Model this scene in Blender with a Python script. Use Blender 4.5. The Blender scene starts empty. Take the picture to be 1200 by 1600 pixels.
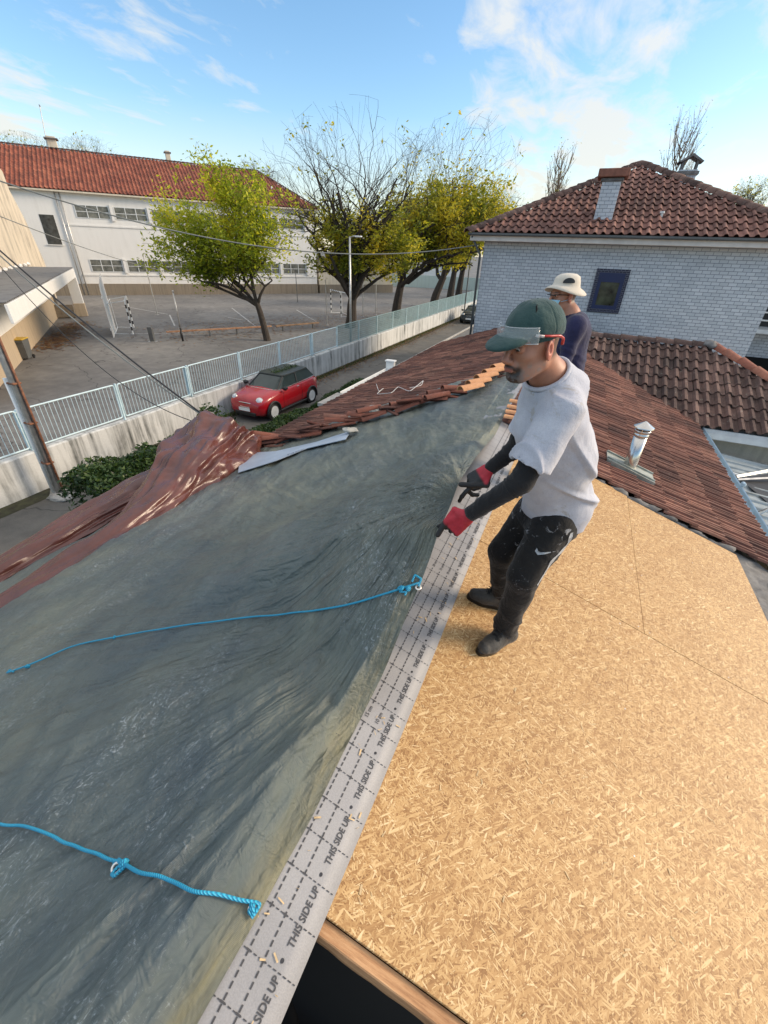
import bpy, math, random
import numpy as np
from mathutils import Vector, Matrix
S = bpy.context.scene
COL = S.collection
# ------------------------------------------------------------------ camera, sky, sun, exposure
CH = 5.5
F_PX, PITCH, ROLL, PSI = 660.0, math.atan(407/660), 0.037, math.radians(22.3)
hv = np.array([-math.sin(PSI), math.cos(PSI), 0.]); rv = np.array([math.cos(PSI), math.sin(PSI), 0.]); uv_ = np.array([0, 0, 1.])
fwv = hv*math.cos(PITCH)-uv_*math.sin(PITCH); upv = uv_*math.cos(PITCH)+hv*math.sin(PITCH)
RV = rv*math.cos(ROLL)+upv*math.sin(ROLL); UV = upv*math.cos(ROLL)-rv*math.sin(ROLL)
cam = bpy.data.cameras.new("camera"); camo = bpy.data.objects.new("camera", cam); COL.objects.link(camo)
m = Matrix.Identity(4)
for i in range(3):
    m[i][0] = RV[i]; m[i][1] = UV[i]; m[i][2] = -fwv[i]
m[2][3] = CH
camo.matrix_world = m
cam.sensor_fit = 'VERTICAL'; cam.sensor_height = 36; cam.lens = 36*F_PX/1600
cam.clip_start = 0.05; cam.clip_end = 3000
S.camera = camo
S.view_settings.view_transform = 'Standard'; S.view_settings.look = 'None'
S.view_settings.gamma = 1; S.view_settings.use_curve_mapping = False
S.view_settings.exposure = 1.32
SUN_AZ, SUN_EL = math.radians(28), math.radians(24)      # azimuth from +X towards +Y
W = bpy.data.worlds.new("World"); S.world = W; W.use_nodes = True
nt = W.node_tree; N = nt.nodes; Lk = nt.links; N.clear()
def nn(t, **k):
    n = N.new(t)
    for a, b in k.items(): setattr(n, a, b)
    return n
out = nn('ShaderNodeOutputWorld'); bg = nn('ShaderNodeBackground'); bg.inputs['Strength'].default_value = 0.135
sky = nn('ShaderNodeTexSky', sky_type='NISHITA', sun_disc=False)
sky.sun_elevation = SUN_EL; sky.sun_rotation = math.pi/2-SUN_AZ
sky.air_density = 1.0; sky.dust_density = 0.6; sky.ozone_density = 1.4
tc = nn('ShaderNodeTexCoord'); sep = nn('ShaderNodeSeparateXYZ'); Lk.new(tc.outputs['Generated'], sep.inputs[0])
def mth(op, a, b=None, c=None, clamp=False):
    n = nn('ShaderNodeMath', operation=op, use_clamp=clamp)
    for i, v in enumerate((a, b, c)):
        if v is None: continue
        if isinstance(v, (int, float)): n.inputs[i].default_value = v
        else: Lk.new(v, n.inputs[i])
    return n.outputs[0]
zz = mth('ADD', mth('MAXIMUM', sep.outputs[2], 0.0), 0.12)
cx = mth('DIVIDE', sep.outputs[0], zz); cy = mth('DIVIDE', sep.outputs[1], zz)
cmb = nn('ShaderNodeCombineXYZ'); Lk.new(cx, cmb.inputs[0]); Lk.new(cy, cmb.inputs[1])
mp = nn('ShaderNodeMapping'); mp.inputs['Rotation'].default_value = (0, 0, math.radians(-35)); mp.inputs['Scale'].default_value = (1.5, 0.8, 1)
mp.inputs['Location'].default_value = (3.1, 1.7, 0)
Lk.new(cmb.outputs[0], mp.inputs[0])
n1 = nn('ShaderNodeTexNoise'); n1.inputs['Scale'].default_value = 0.8; n1.inputs['Detail'].default_value = 3; Lk.new(mp.outputs[0], n1.inputs['Vector'])
n2 = nn('ShaderNodeTexNoise'); n2.inputs['Scale'].default_value = 3.2; n2.inputs['Detail'].default_value = 9; n2.inputs['Roughness'].default_value = 0.62
n2.inputs['Distortion'].default_value = 0.35; Lk.new(mp.outputs[0], n2.inputs['Vector'])
def dirblob(az, el, wid):       # soft region of sky where the cloud field is thicker; az from +Y towards +X
    d = (math.sin(az)*math.cos(el), math.cos(az)*math.cos(el), math.sin(el))
    n = nn('ShaderNodeVectorMath', operation='DISTANCE'); n.inputs[1].default_value = d; Lk.new(tc.outputs['Generated'], n.inputs[0])
    return mth('SUBTRACT', 1.0, mth('DIVIDE', n.outputs['Value'], wid), None, True)
R_ = math.radians
blobs = None
for az, el, wd, s in ((R_(17), R_(28), .34, .30), (R_(12), R_(18), .24, .13), (R_(-12), R_(16), .26, .30), (R_(-40), R_(14), .22, .14), (R_(-62), R_(9), .30, .42), (R_(0), R_(6), .25, .30), (R_(60), R_(25), .8, .35), (R_(-120), R_(20), .7, .3)):
    b = mth('MULTIPLY', dirblob(az, el, wd), s)
    blobs = b if blobs is None else mth('ADD', blobs, b)
f0 = mth('ADD', mth('MULTIPLY', n1.outputs[0], 0.55), mth('MULTIPLY', n2.outputs[0], 0.75))
f1 = mth('ADD', mth('SUBTRACT', f0, 0.80), blobs)
f2 = mth('MULTIPLY', f1, 5.0, None, True)
hz = mth('SUBTRACT', 1.0, mth('MULTIPLY', sep.outputs[2], 5.0), None, True)
over = mth('MULTIPLY', mth('MULTIPLY', mth('SUBTRACT', sep.outputs[2], 0.40), 4.0, None, True), mth('ADD', 0.55, mth('MULTIPLY', n2.outputs[0], 0.45)))  # bright cloud overhead, out of view, added to raise the soft fill light
f3 = mth('MAXIMUM', mth('MAXIMUM', mth('MULTIPLY', f2, 0.8), mth('MULTIPLY', hz, 0.7)), over)
hs = nn('ShaderNodeHueSaturation'); hs.inputs['Saturation'].default_value = 1.18; hs.inputs['Value'].default_value = 0.72; hs.inputs['Hue'].default_value = 0.497
Lk.new(sky.outputs[0], hs.inputs['Color'])
mx = nn('ShaderNodeMix', data_type='RGBA'); Lk.new(f3, mx.inputs[0]); Lk.new(hs.outputs[0], mx.inputs[6])
cr = nn('ShaderNodeValToRGB'); Lk.new(mth('MULTIPLY', sep.outputs[2], 1.6), cr.inputs[0])
cr.color_ramp.elements[0].color = (2.75, 2.55, 2.1, 1); cr.color_ramp.elements[1].color = (3.7, 3.62, 3.5, 1); cr.color_ramp.elements[1].position = 1.0; _e = cr.color_ramp.elements.new(.72); _e.color = (2.9, 2.95, 2.95, 1)
Lk.new(cr.outputs[0], mx.inputs[7]); Lk.new(mx.outputs[2], bg.inputs['Color']); Lk.new(bg.outputs[0], out.inputs['Surface'])
sl = bpy.data.lights.new("sun", 'SUN'); sl.energy = 1.5; sl.angle = math.radians(20); sl.color = (1, .80, .58)
so = bpy.data.objects.new("sun", sl); COL.objects.link(so)
sd = Vector((math.cos(SUN_AZ)*math.cos(SUN_EL), math.sin(SUN_AZ)*math.cos(SUN_EL), math.sin(SUN_EL)))
so.rotation_euler = (-sd).to_track_quat('-Z', 'Y').to_euler()

# ------------------------------------------------------------------ helpers
def ray(x, y):
    d = fwv*F_PX+RV*(x-600)+UV*(800-y); return d/np.linalg.norm(d)
C0 = np.array([0, 0, CH])
def at(x, y, n, p):
    d = ray(x, y); n = np.array(n, float); return C0+d*(((np.array(p, float)-C0)@n)/(d@n))
def atD(x, y, D): return at(x, y, hv, hv*D)
def atZ(x, y, z): return at(x, y, (0, 0, 1), (0, 0, z))
def atX(x, y, X): return at(x, y, (1, 0, 0), (X, 0, 0))
def tag(o, label=None, cat=None, group=None, kind=None, category=None):
    cat = cat or category
    if label: o['label'] = label
    if cat: o['category'] = cat
    if group: o['group'] = group
    if kind: o['kind'] = kind
    return o
def empty(name, loc=(0, 0, 0), rz=0, **k):
    o = bpy.data.objects.new(name, None); COL.objects.link(o); o.location = loc; o.rotation_euler = (0, 0, rz); o.empty_display_size = .1
    return tag(o, **k)
def copy_tree(o, parent=None):
    c = o.copy(); COL.objects.link(c); c.parent = parent
    for ch in o.children: copy_tree(ch, c)
    return c
def mesh_obj(name, v, f, mat=None, parent=None, smooth=False, mi=None, attrs=None, **k):
    me = bpy.data.meshes.new(name)
    me.from_pydata([tuple(map(float, p)) for p in v] if not isinstance(v, np.ndarray) else v.tolist(), [], f if isinstance(f, list) else f.tolist())
    mats = mat if isinstance(mat, (list, tuple)) else [mat]
    for mm in mats:
        if mm: me.materials.append(mm)
    if mi is not None: me.polygons.foreach_set('material_index', mi)
    if smooth: me.polygons.foreach_set('use_smooth', [True]*len(me.polygons))
    if attrs:
        for an, (dom, arr) in attrs.items():
            arr = np.asarray(arr, np.float32)
            if arr.ndim == 1:
                a = me.attributes.new(an, 'FLOAT', dom); a.data.foreach_set('value', arr)
            else:
                a = me.attributes.new(an, 'FLOAT_COLOR', dom)
                c4 = np.ones((len(arr), 4), np.float32); c4[:, :3] = arr[:, :3]; a.data.foreach_set('color', c4.ravel())
    me.update()
    o = bpy.data.objects.new(name, me); COL.objects.link(o)
    if parent: o.parent = parent
    return tag(o, **k)
class MB:
    def __init__(s): s.v = []; s.f = []; s.mi = []; s.t = []
    def add(s, v, f, mi=0, t=0.0):
        b = len(s.v); s.v += [tuple(p) for p in v]; s.f += [tuple(i+b for i in q) for q in f]; s.mi += [mi]*len(f); s.t += [t]*len(f); return s
    def box(s, c, d, rz=0, mi=0, t=0.0, M=None, bev=0):
        x, y, z = [q/2 for q in d]
        if bev > 0:
            b = min(bev, x*.9, y*.9, z*.9); V = []
            for sx in (-1, 1):
                for sy in (-1, 1):
                    for sz in (-1, 1):
                        V += [(sx*x, sy*(y-b), sz*(z-b)), (sx*(x-b), sy*y, sz*(z-b)), (sx*(x-b), sy*(y-b), sz*z)]
            F_ = []
            def I(a, b2, c2, k): return ((a*2+b2)*2+c2)*3+k
            for a in (0, 1):
                q = [I(a, 0, 0, 0), I(a, 1, 0, 0), I(a, 1, 1, 0), I(a, 0, 1, 0)]; F_.append(q if a else q[::-1])
                q = [I(0, a, 0, 1), I(1, a, 0, 1), I(1, a, 1, 1), I(0, a, 1, 1)]; F_.append(q[::-1] if a else q)
                q = [I(0, 0, a, 2), I(1, 0, a, 2), I(1, 1, a, 2), I(0, 1, a, 2)]; F_.append(q if a else q[::-1])
            for a in (0, 1):
                for b2 in (0, 1):
                    F_.append([I(a, b2, 0, 0), I(a, b2, 1, 0), I(a, b2, 1, 1), I(a, b2, 0, 1)])
                    F_.append([I(a, 0, b2, 0), I(a, 1, b2, 0), I(a, 1, b2, 2), I(a, 0, b2, 2)])
                    F_.append([I(0, a, b2, 1), I(1, a, b2, 1), I(1, a, b2, 2), I(0, a, b2, 2)])
                    for c2 in (0, 1): F_.append([I(a, b2, c2, 0), I(a, b2, c2, 1), I(a, b2, c2, 2)])
        else:
            V = [(sx*x, sy*y, sz*z) for sx in (-1, 1) for sy in (-1, 1) for sz in (-1, 1)]
            F_ = [(0, 1, 3, 2), (4, 6, 7, 5), (0, 4, 5, 1), (2, 3, 7, 6), (0, 2, 6, 4), (1, 5, 7, 3)]
        if M is None:
            cr_, sr = math.cos(rz), math.sin(rz)
            V = [(c[0]+p[0]*cr_-p[1]*sr, c[1]+p[0]*sr+p[1]*cr_, c[2]+p[2]) for p in V]
        else: V = [tuple(np.array(c)+M@np.array(p)) for p in V]
        return s.add(V, F_, mi, t)
    def tube(s, pts, r, n=8, mi=0, cap=True, t=0.0, rfun=None):
        pts = [np.array(p, float) for p in pts]; k = len(pts); V = []; F_ = []
        rs = r if isinstance(r, (list, tuple, np.ndarray)) else [r]*k
        up = None
        for i in range(k):
            tg = pts[min(i+1, k-1)]-pts[max(i-1, 0)]; tg = tg/(np.linalg.norm(tg)+1e-9)
            if up is None:
                a = np.array([0, 0, 1.]) if abs(tg[2]) < .9 else np.array([1., 0, 0])
            else: a = up
            x = np.cross(a, tg); x /= np.linalg.norm(x)+1e-9; y = np.cross(tg, x); up = y
            for j in range(n):
                q = 2*math.pi*j/n; V.append(pts[i]+rs[i]*(math.cos(q)*x+math.sin(q)*y))
        for i in range(k-1):
            for j in range(n):
                F_.append((i*n+j, i*n+(j+1) % n, (i+1)*n+(j+1) % n, (i+1)*n+j))
        if cap: F_ += [tuple(range(n))[::-1], tuple(range((k-1)*n, k*n))]
        return s.add(V, F_, mi, t)
    def lathe(s, prof, c=(0, 0, 0), n=24, mi=0, M=None):
        V = []; F_ = []
        for r, z in prof:
            for j in range(n):
                q = 2*math.pi*j/n; p = np.array([r*math.cos(q), r*math.sin(q), z])
                if M is not None: p = M@p
                V.append(p+np.array(c))
        for i in range(len(prof)-1):
            for j in range(n): F_.append((i*n+j, i*n+(j+1) % n, (i+1)*n+(j+1) % n, (i+1)*n+j))
        F_ += [tuple(range(n))[::-1], tuple(range((len(prof)-1)*n, len(prof)*n))]
        return s.add(V, F_, mi)
    def build(s, name, mat, parent=None, smooth=False, **k):
        return mesh_obj(name, s.v, s.f, mat, parent, smooth, s.mi, {'tint': ('FACE', s.t)} if any(s.t) else None, **k)
def basis(d):
    d = np.array(d, float); d /= np.linalg.norm(d); a = np.array([0, 0, 1.]) if abs(d[2]) < .95 else np.array([1., 0, 0])
    x = np.cross(a, d); x /= np.linalg.norm(x); return np.stack([x, np.cross(d, x), d], 1)
def hashf(i, j, k, sd):
    n = (i*374761393+j*668265263+k*2147483647+sd*1274126177) & 0xffffffff
    n = ((n ^ (n >> 13))*1274126177) & 0xffffffff
    n = ((n ^ (n >> 16))*2246822519) & 0xffffffff
    return (n ^ (n >> 15))/4294967295.0
def vnoise(P, sc=1.0, sd=0):
    P = np.asarray(P, float)*sc; i = np.floor(P).astype(np.int64); f = P-i; f = f*f*(3-2*f)
    r = 0
    for a in (0, 1):
        for b in (0, 1):
            for c in (0, 1):
                w = (f[..., 0] if a else 1-f[..., 0])*(f[..., 1] if b else 1-f[..., 1])*(f[..., 2] if c else 1-f[..., 2])
                r = r+w*hashf(i[..., 0]+a, i[..., 1]+b, i[..., 2]+c, sd)
    return r*2-1
def fbm(P, sc, oct=4, sd=0, g=.5):
    r = 0; a = 1
    for o in range(oct): r = r+a*vnoise(P, sc*2**o, sd+o*7); a *= g
    return r
def ridged(P, sc, oct=3, sd=0, g=.5):
    r = 0; a = 1
    for o in range(oct): r = r+a*(1-2*np.abs(vnoise(P, sc*2**o, sd+o*11))); a *= g
    return r
# ------------------------------------------------------------------ materials
class MT:
    def __init__(s, name):
        s.m = bpy.data.materials.new(name); s.m.use_nodes = True; s.t = s.m.node_tree; s.t.nodes.clear()
        s.o = s.t.nodes.new('ShaderNodeOutputMaterial'); s.b = s.t.nodes.new('ShaderNodeBsdfPrincipled')
        s.t.links.new(s.b.outputs[0], s.o.inputs[0]); s.tc = None
    def n(s, t, **k):
        q = s.t.nodes.new(t)
        for a, b in k.items(): setattr(q, a, b)
        return q
    def l(s, a, b): s.t.links.new(a, b)
    def setv(s, sock, v):
        if isinstance(v, bpy.types.NodeSocket): s.l(v, sock)
        elif isinstance(v, tuple) and len(v) == 3 and sock.type == 'RGBA': sock.default_value = (*v, 1)
        else: sock.default_value = v
    def obj(s, scale=None, rot=None, gen='Object', loc=None):
        if s.tc is None: s.tc = s.n('ShaderNodeTexCoord')
        o = s.tc.outputs[gen]
        if scale is None and rot is None and loc is None: return o
        q = s.n('ShaderNodeMapping'); s.l(o, q.inputs[0])
        if scale: q.inputs['Scale'].default_value = scale
        if rot: q.inputs['Rotation'].default_value = rot
        if loc: q.inputs['Location'].default_value = loc
        return q.outputs[0]
    def noise(s, sc, det=4, rough=.55, vec=None, dist=0):
        q = s.n('ShaderNodeTexNoise'); q.inputs['Scale'].default_value = sc; q.inputs['Detail'].default_value = det; q.inputs['Roughness'].default_value = rough
        q.inputs['Distortion'].default_value = dist
        s.l(vec if vec is not None else s.obj(), q.inputs['Vector']); return q.outputs[0]
    def ma(s, op, a, b=None, c=None, clamp=False):
        q = s.n('ShaderNodeMath', operation=op, use_clamp=clamp)
        for i, v in enumerate((a, b, c)):
            if v is not None: s.setv(q.inputs[i], v)
        return q.outputs[0]
    def ramp(s, fac, *st):
        q = s.n('ShaderNodeValToRGB'); s.l(fac, q.inputs[0]); e = q.color_ramp.elements
        while len(e) < len(st): e.new(.5)
        for i, (p, c) in enumerate(st):
            e[i].position = p; e[i].color = (*c, 1) if isinstance(c, tuple) else (c, c, c, 1)
        return q.outputs[0]
    def mix(s, fac, a, b, bt='MIX'):
        q = s.n('ShaderNodeMix', data_type='RGBA', blend_type=bt); s.setv(q.inputs[0], fac); s.setv(q.inputs[6], a); s.setv(q.inputs[7], b); return q.outputs[2]
    def attr(s, name, out='Fac'):
        q = s.n('ShaderNodeAttribute'); q.attribute_name = name; return q.outputs[out]
    def bump(s, h, st=.3, d=.01, norm=None):
        q = s.n('ShaderNodeBump'); q.inputs['Strength'].default_value = st; q.inputs['Distance'].default_value = d; s.l(h, q.inputs['Height'])
        if norm is not None: s.l(norm, q.inputs['Normal'])
        s.l(q.outputs[0], s.b.inputs['Normal']); return q.outputs[0]
    def set(s, **k):
        for a, v in k.items(): s.setv(s.b.inputs[{'col': 'Base Color', 'rough': 'Roughness', 'metal': 'Metallic', 'spec': 'Specular IOR Level', 'coat': 'Coat Weight', 'trans': 'Transmission Weight', 'alpha': 'Alpha', 'sheen': 'Sheen Weight', 'sss': 'Subsurface Weight'}[a]], v)
        return s.m
def simple(name, c, rough=.6, var=.15, sc=3.0, bump=0., bsc=40, metal=0., coat=0., c2=None, det=5):
    t = MT(name); nz = t.noise(sc, det)
    a = tuple(x*(1-var) for x in c); b = c2 or tuple(min(1, x*(1+var)) for x in c)
    col = t.ramp(nz, (.3, a), (.7, b))
    if bump: t.bump(t.noise(bsc, 5, .65), bump, .01)
    t.set(col=col, rough=rough, metal=metal, coat=coat); return t.m
def asphalt(name, c, patch):
    t = MT(name); big = t.noise(.18, 5, .6); mid = t.noise(1.7, 6, .65); fine = t.noise(60, 3, .7)
    col = t.mix(t.ramp(big, (.38, 0.), (.66, 1.)), c, patch)
    col = t.mix(.55, col, t.ramp(mid, (.3, (.45, .45, .45)), (.72, (1.25, 1.22, 1.18))), 'MULTIPLY')
    col = t.mix(.5, col, t.ramp(fine, (.3, (.6, .6, .6)), (.7, (1.3, 1.3, 1.3))), 'MULTIPLY')
    cr_ = t.n('ShaderNodeTexVoronoi', feature='DISTANCE_TO_EDGE'); cr_.inputs['Scale'].default_value = .22
    w = t.n('ShaderNodeVectorMath', operation='ADD'); t.l(t.obj(), w.inputs[0])
    nz = t.n('ShaderNodeTexNoise'); nz.inputs['Scale'].default_value = 1.2; t.l(t.obj(), nz.inputs['Vector']); t.l(nz.outputs[1], w.inputs[1]); t.l(w.outputs[0], cr_.inputs['Vector'])
    col = t.mix(t.ramp(cr_.outputs[0], (0., .75), (.006, 0.)), col, (.012, .012, .012))
    t.bump(fine, .25, .01); t.set(col=col, rough=.85); return t.m
def tilemat(name, c0, c1, c2, dirt=.5, lichen=.3):
    t = MT(name); tn = t.attr('tint')
    col = t.ramp(tn, (0., c0), (.5, c1), (1., c2))
    d = t.noise(1.1, 7, .7); d2 = t.noise(14, 6, .7)
    col = t.mix(t.ma('MULTIPLY', t.ramp(d, (.42, 0.), (.62, 1.)), dirt), col, (.028, .02, .018))
    col = t.mix(.6, col, t.ramp(d2, (.25, (.5, .48, .46)), (.7, (1.35, 1.3, 1.25))), 'MULTIPLY')
    li = t.noise(9, 8, .75, dist=.6)
    col = t.mix(t.ma('MULTIPLY', t.ramp(li, (.60, 0.), (.68, 1.)), lichen), col, (.30, .29, .24))
    t.bump(d2, .35, .01); t.set(col=col, rough=.85); return t.m
M_asph = asphalt('asphalt', (.155, .152, .15), (.23, .224, .215))
M_road = asphalt('road_asphalt', (.12, .117, .11), (.18, .165, .145))
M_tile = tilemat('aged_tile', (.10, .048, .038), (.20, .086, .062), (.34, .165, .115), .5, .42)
M_tileD = tilemat('dark_aged_tile', (.075, .045, .038), (.145, .082, .066), (.23, .14, .112), .55, .85)
M_tileH = tilemat('house_tile', (.12, .055, .043), (.205, .092, .070), (.31, .155, .12), .4, .35)
M_tileS = tilemat('school_tile', (.19, .055, .034), (.29, .085, .050), (.37, .13, .075), .4, .12)
M_tileL = tilemat('loose_tile', (.17, .055, .035), (.30, .105, .065), (.42, .19, .12), .35, .4)
M_tileO = tilemat('painted_sunlit_tile', (.5, .2, .08), (.58, .27, .12), (.66, .36, .19), .15, .2)  # lit copy of the loose tile, sunshine painted into the orange
def wallmat(name, c, dirt, top=None, st=.6, streak=6.0, base=None):
    t = MT(name); v = t.obj((streak, streak, .35)); s1 = t.noise(1.0, 6, .65, v); s2 = t.noise(.7, 6, .65); s3 = t.noise(26, 4, .6)
    k = t.ma('MULTIPLY', t.ramp(s1, (.45, 0.), (.68, 1.)), t.ramp(s2, (.35, .25), (.62, 1.)))
    col = t.mix(t.ma('MULTIPLY', k, st), c, dirt)
    col = t.mix(.35, col, t.ramp(s3, (.3, (.75, .75, .75)), (.7, (1.1, 1.1, 1.1))), 'MULTIPLY')
    t.bump(s3, .2, .01); t.set(col=col, rough=.85); return t.m
M_white = wallmat('white_render', (.74, .73, .70), (.45, .43, .39), st=.22, streak=2.0)
M_cream = wallmat('cream_render', (.62, .56, .45), (.30, .26, .20), st=.6)
M_beige = wallmat('beige_render', (.50, .40, .28), (.28, .22, .16), st=.5)
M_stain = wallmat('stained_white_wall', (.56, .57, .56), (.045, .05, .045), st=.95, streak=4.5)
M_stain2 = wallmat('stained_cream_wall', (.62, .54, .42), (.16, .14, .11), st=.9, streak=1.2)
M_dadoB = wallmat('brown_plinth', (.24, .20, .15), (.10, .085, .065), st=.7)
M_conc = simple('concrete', (.34, .33, .31), .85, .3, 5, .4, 30)
M_concD = simple('dark_concrete', (.16, .155, .15), .85, .35, 7, .5, 30)
M_blue = simple('pale_blue_paint', (.50, .64, .69), .4, .12, 4)
M_black = simple('black_plastic', (.012, .012, .013), .45, .1)
M_shade = simple('painted_shade_black', (.004, .004, .004), .95, .1)  # near-black colour stands in for the shade inside openings
M_galv = simple('galvanised_steel', (.50, .50, .49), .38, .22, 8, .05, 30, metal=.75)
M_steel = simple('stainless_steel', (.62, .60, .56), .22, .12, 5, .03, 30, metal=.95)
M_rust = simple('rusty_steel', (.20, .085, .045), .8, .4, 12, .3, 50)
M_whitep = simple('white_paint', (.78, .78, .76), .45, .06, 4)
M_whitemetal = simple('white_metal', (.66, .68, .68), .4, .15, 4)
M_grey = simple('grey_plastic', (.10, .105, .105), .5, .15)
M_yel = simple('yellow_plastic', (.55, .36, .05), .5, .1)
M_glassD = simple('dark_glass', (.045, .05, .05), .12, .5, 2.5)
M_cable = simple('grey_cable', (.20, .21, .20), .6, .1)
M_cableD = simple('black_cable', (.02, .02, .022), .6, .1)
M_soil = simple('leaf_litter', (.16, .075, .04), .95, .5, 9, .5, 30, c2=(.10, .09, .05))
M_timber = None
# ------------------------------------------------------------------ ground, road
rng = random.Random(7); nr = np.random.RandomState(5)
def sheet(name, pts, z, mat, **k):
    return mesh_obj(name, [(x, y, z) for x, y in pts], [tuple(range(len(pts)))], mat, **k)
sheet('ground', [(-900, -300), (900, -300), (900, 1500), (-900, 1500)], 0, M_asph, kind='structure')
sheet('road', [(-11.6, -6), (-8.95, -6), (-8.95, 60), (-11.6, 60)], .004, M_road, kind='structure')
MB().box((-8.88, 27, .05), (.14, 66, .1), bev=.01).build('kerb', M_conc, kind='structure')
M_earth = simple('dark_earth', (.05, .042, .03), .95, .5, 6, .6, 30, c2=(.06, .065, .03))
sheet('garden_bed', [(-8.8, -2), (-5.25, -2), (-5.25, 18), (-8.8, 18)], .05, M_earth, kind='structure')
sheet('verge', [(-11.65, 0), (-11.15, 0), (-11.2, 20), (-10.9, 30), (-11.3, 55), (-11.65, 55)], .010, M_earth, kind='structure')
def lawn(name, n, fx, hgt, cols, label, cat, wd=.012):
    V = []; F_ = []; T = []
    for i in range(n):
        x, y, z = fx(); a = rng.uniform(0, 6.28); l_ = hgt*rng.uniform(.5, 1.3); w = wd*rng.uniform(.7, 1.5); b = rng.uniform(-.5, .5)*l_; c = rng.uniform(-.5, .5)*l_
        b0 = len(V); V += [(x-w*math.cos(a), y-w*math.sin(a), z), (x+w*math.cos(a), y+w*math.sin(a), z), (x+b, y+c, z+l_)]; F_.append((b0, b0+1, b0+2)); T.append(rng.random())
    return mesh_obj(name, V, F_, cols, attrs={'tint': ('FACE', T)}, label=label, category=cat, kind='stuff') if False else tag(mesh_obj(name, V, F_, cols, attrs={'tint': ('FACE', T)}), label, cat, kind='stuff')
def leafmat(name, c0, c1, c2, trans=.25, rough=.55):
    t = MT(name); col = t.ramp(t.attr('tint'), (0., c0), (.5, c1), (1., c2)); t.set(col=col, rough=rough, spec=.3)
    tr = t.n('ShaderNodeBsdfTranslucent'); t.l(t.mix(1.0, col, (1.5, 1.4, .7), 'MULTIPLY'), tr.inputs[0])
    ms = t.n('ShaderNodeMixShader'); ms.inputs[0].default_value = trans; t.l(t.b.outputs[0], ms.inputs[1]); t.l(tr.outputs[0], ms.inputs[2]); t.l(ms.outputs[0], t.o.inputs[0]); return t.m
M_grass = leafmat('grass_blades', (.035, .055, .016), (.06, .085, .022), (.13, .12, .045))
M_litter = leafmat('fallen_leaf', (.07, .03, .018), (.17, .075, .035), (.28, .18, .06), .1)
lawn('grass', 9000, lambda: (-12.0-abs(rng.gauss(0, .22)), rng.uniform(3, 24), 0), .22, M_grass, 'strip of rough green grass along the school side of the low wall', 'grass')
lawn('grass', 5000, lambda: (-11.45+abs(rng.gauss(0, .13)), rng.uniform(10, 50), 0), .10, M_grass, 'thin mossy grass at the foot of the stained wall beside the lane', 'grass')
def litter(name, n, fx, s, label):
    V = []; F_ = []; T = []
    for i in range(n):
        x, y = fx(); a = rng.uniform(0, 6.28); q = s*rng.uniform(.6, 1.3); b0 = len(V); z = .012+rng.random()*.02
        for k in range(4):
            V.append((x+q*math.cos(a+k*1.571)*(1 if k % 2 else .6), y+q*math.sin(a+k*1.571)*(1 if k % 2 else .6), z+rng.random()*.02))
        F_.append((b0, b0+1, b0+2, b0+3)); T.append(rng.random())
    return tag(mesh_obj(name, V, F_, M_litter, attrs={'tint': ('FACE', T)}), label, 'leaves', kind='stuff')
def gau(p, q, w):
    def f():
        t = rng.random(); return (p[0]+(q[0]-p[0])*t+rng.gauss(0, w), p[1]+(q[1]-p[1])*t+rng.gauss(0, w))
    return f
litter('fallen_leaves', 1500, gau((-28.5, 16.3), (-36, 23.5), .55), .10, 'rusty brown leaf drift on the asphalt beside the beige shed wall')
litter('fallen_leaves', 3500, gau((-11.2, 16), (-11.0, 50), .35), .05, 'brown fallen leaves along the lane at the foot of the wall')
litter('fallen_leaves', 4000, gau((-27, 24), (-13, 52), 2.6), .09, 'brown leaf litter on the playground under the plane trees')
# lane ruts of leaves / court markings
M_line = simple('court_paint', (.42, .42, .41), .8, .3, 12)
def strip(mb, p, q, w, z=.009):
    p = np.array(p); q = np.array(q); d = q-p; d = d/np.linalg.norm(d); nrm = np.array([-d[1], d[0]])*w/2
    mb.add([(*(p-nrm), z), (*(p+nrm), z), (*(q+nrm), z), (*(q-nrm), z)], [(0, 3, 2, 1)])
cl = MB()
for a, b in (((265, 492), (273, 509)), ((362, 481), (402, 512)), ((463, 484), (495, 503)), ((190, 478), (262, 491)), ((205, 521), (250, 521)), ((250, 521), (330, 517)), ((356, 496), (380, 500))):
    strip(cl, atZ(*a, .009)[:2], atZ(*b, .009)[:2], .11)
cl.build('court_markings', M_line, kind='structure')

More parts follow.
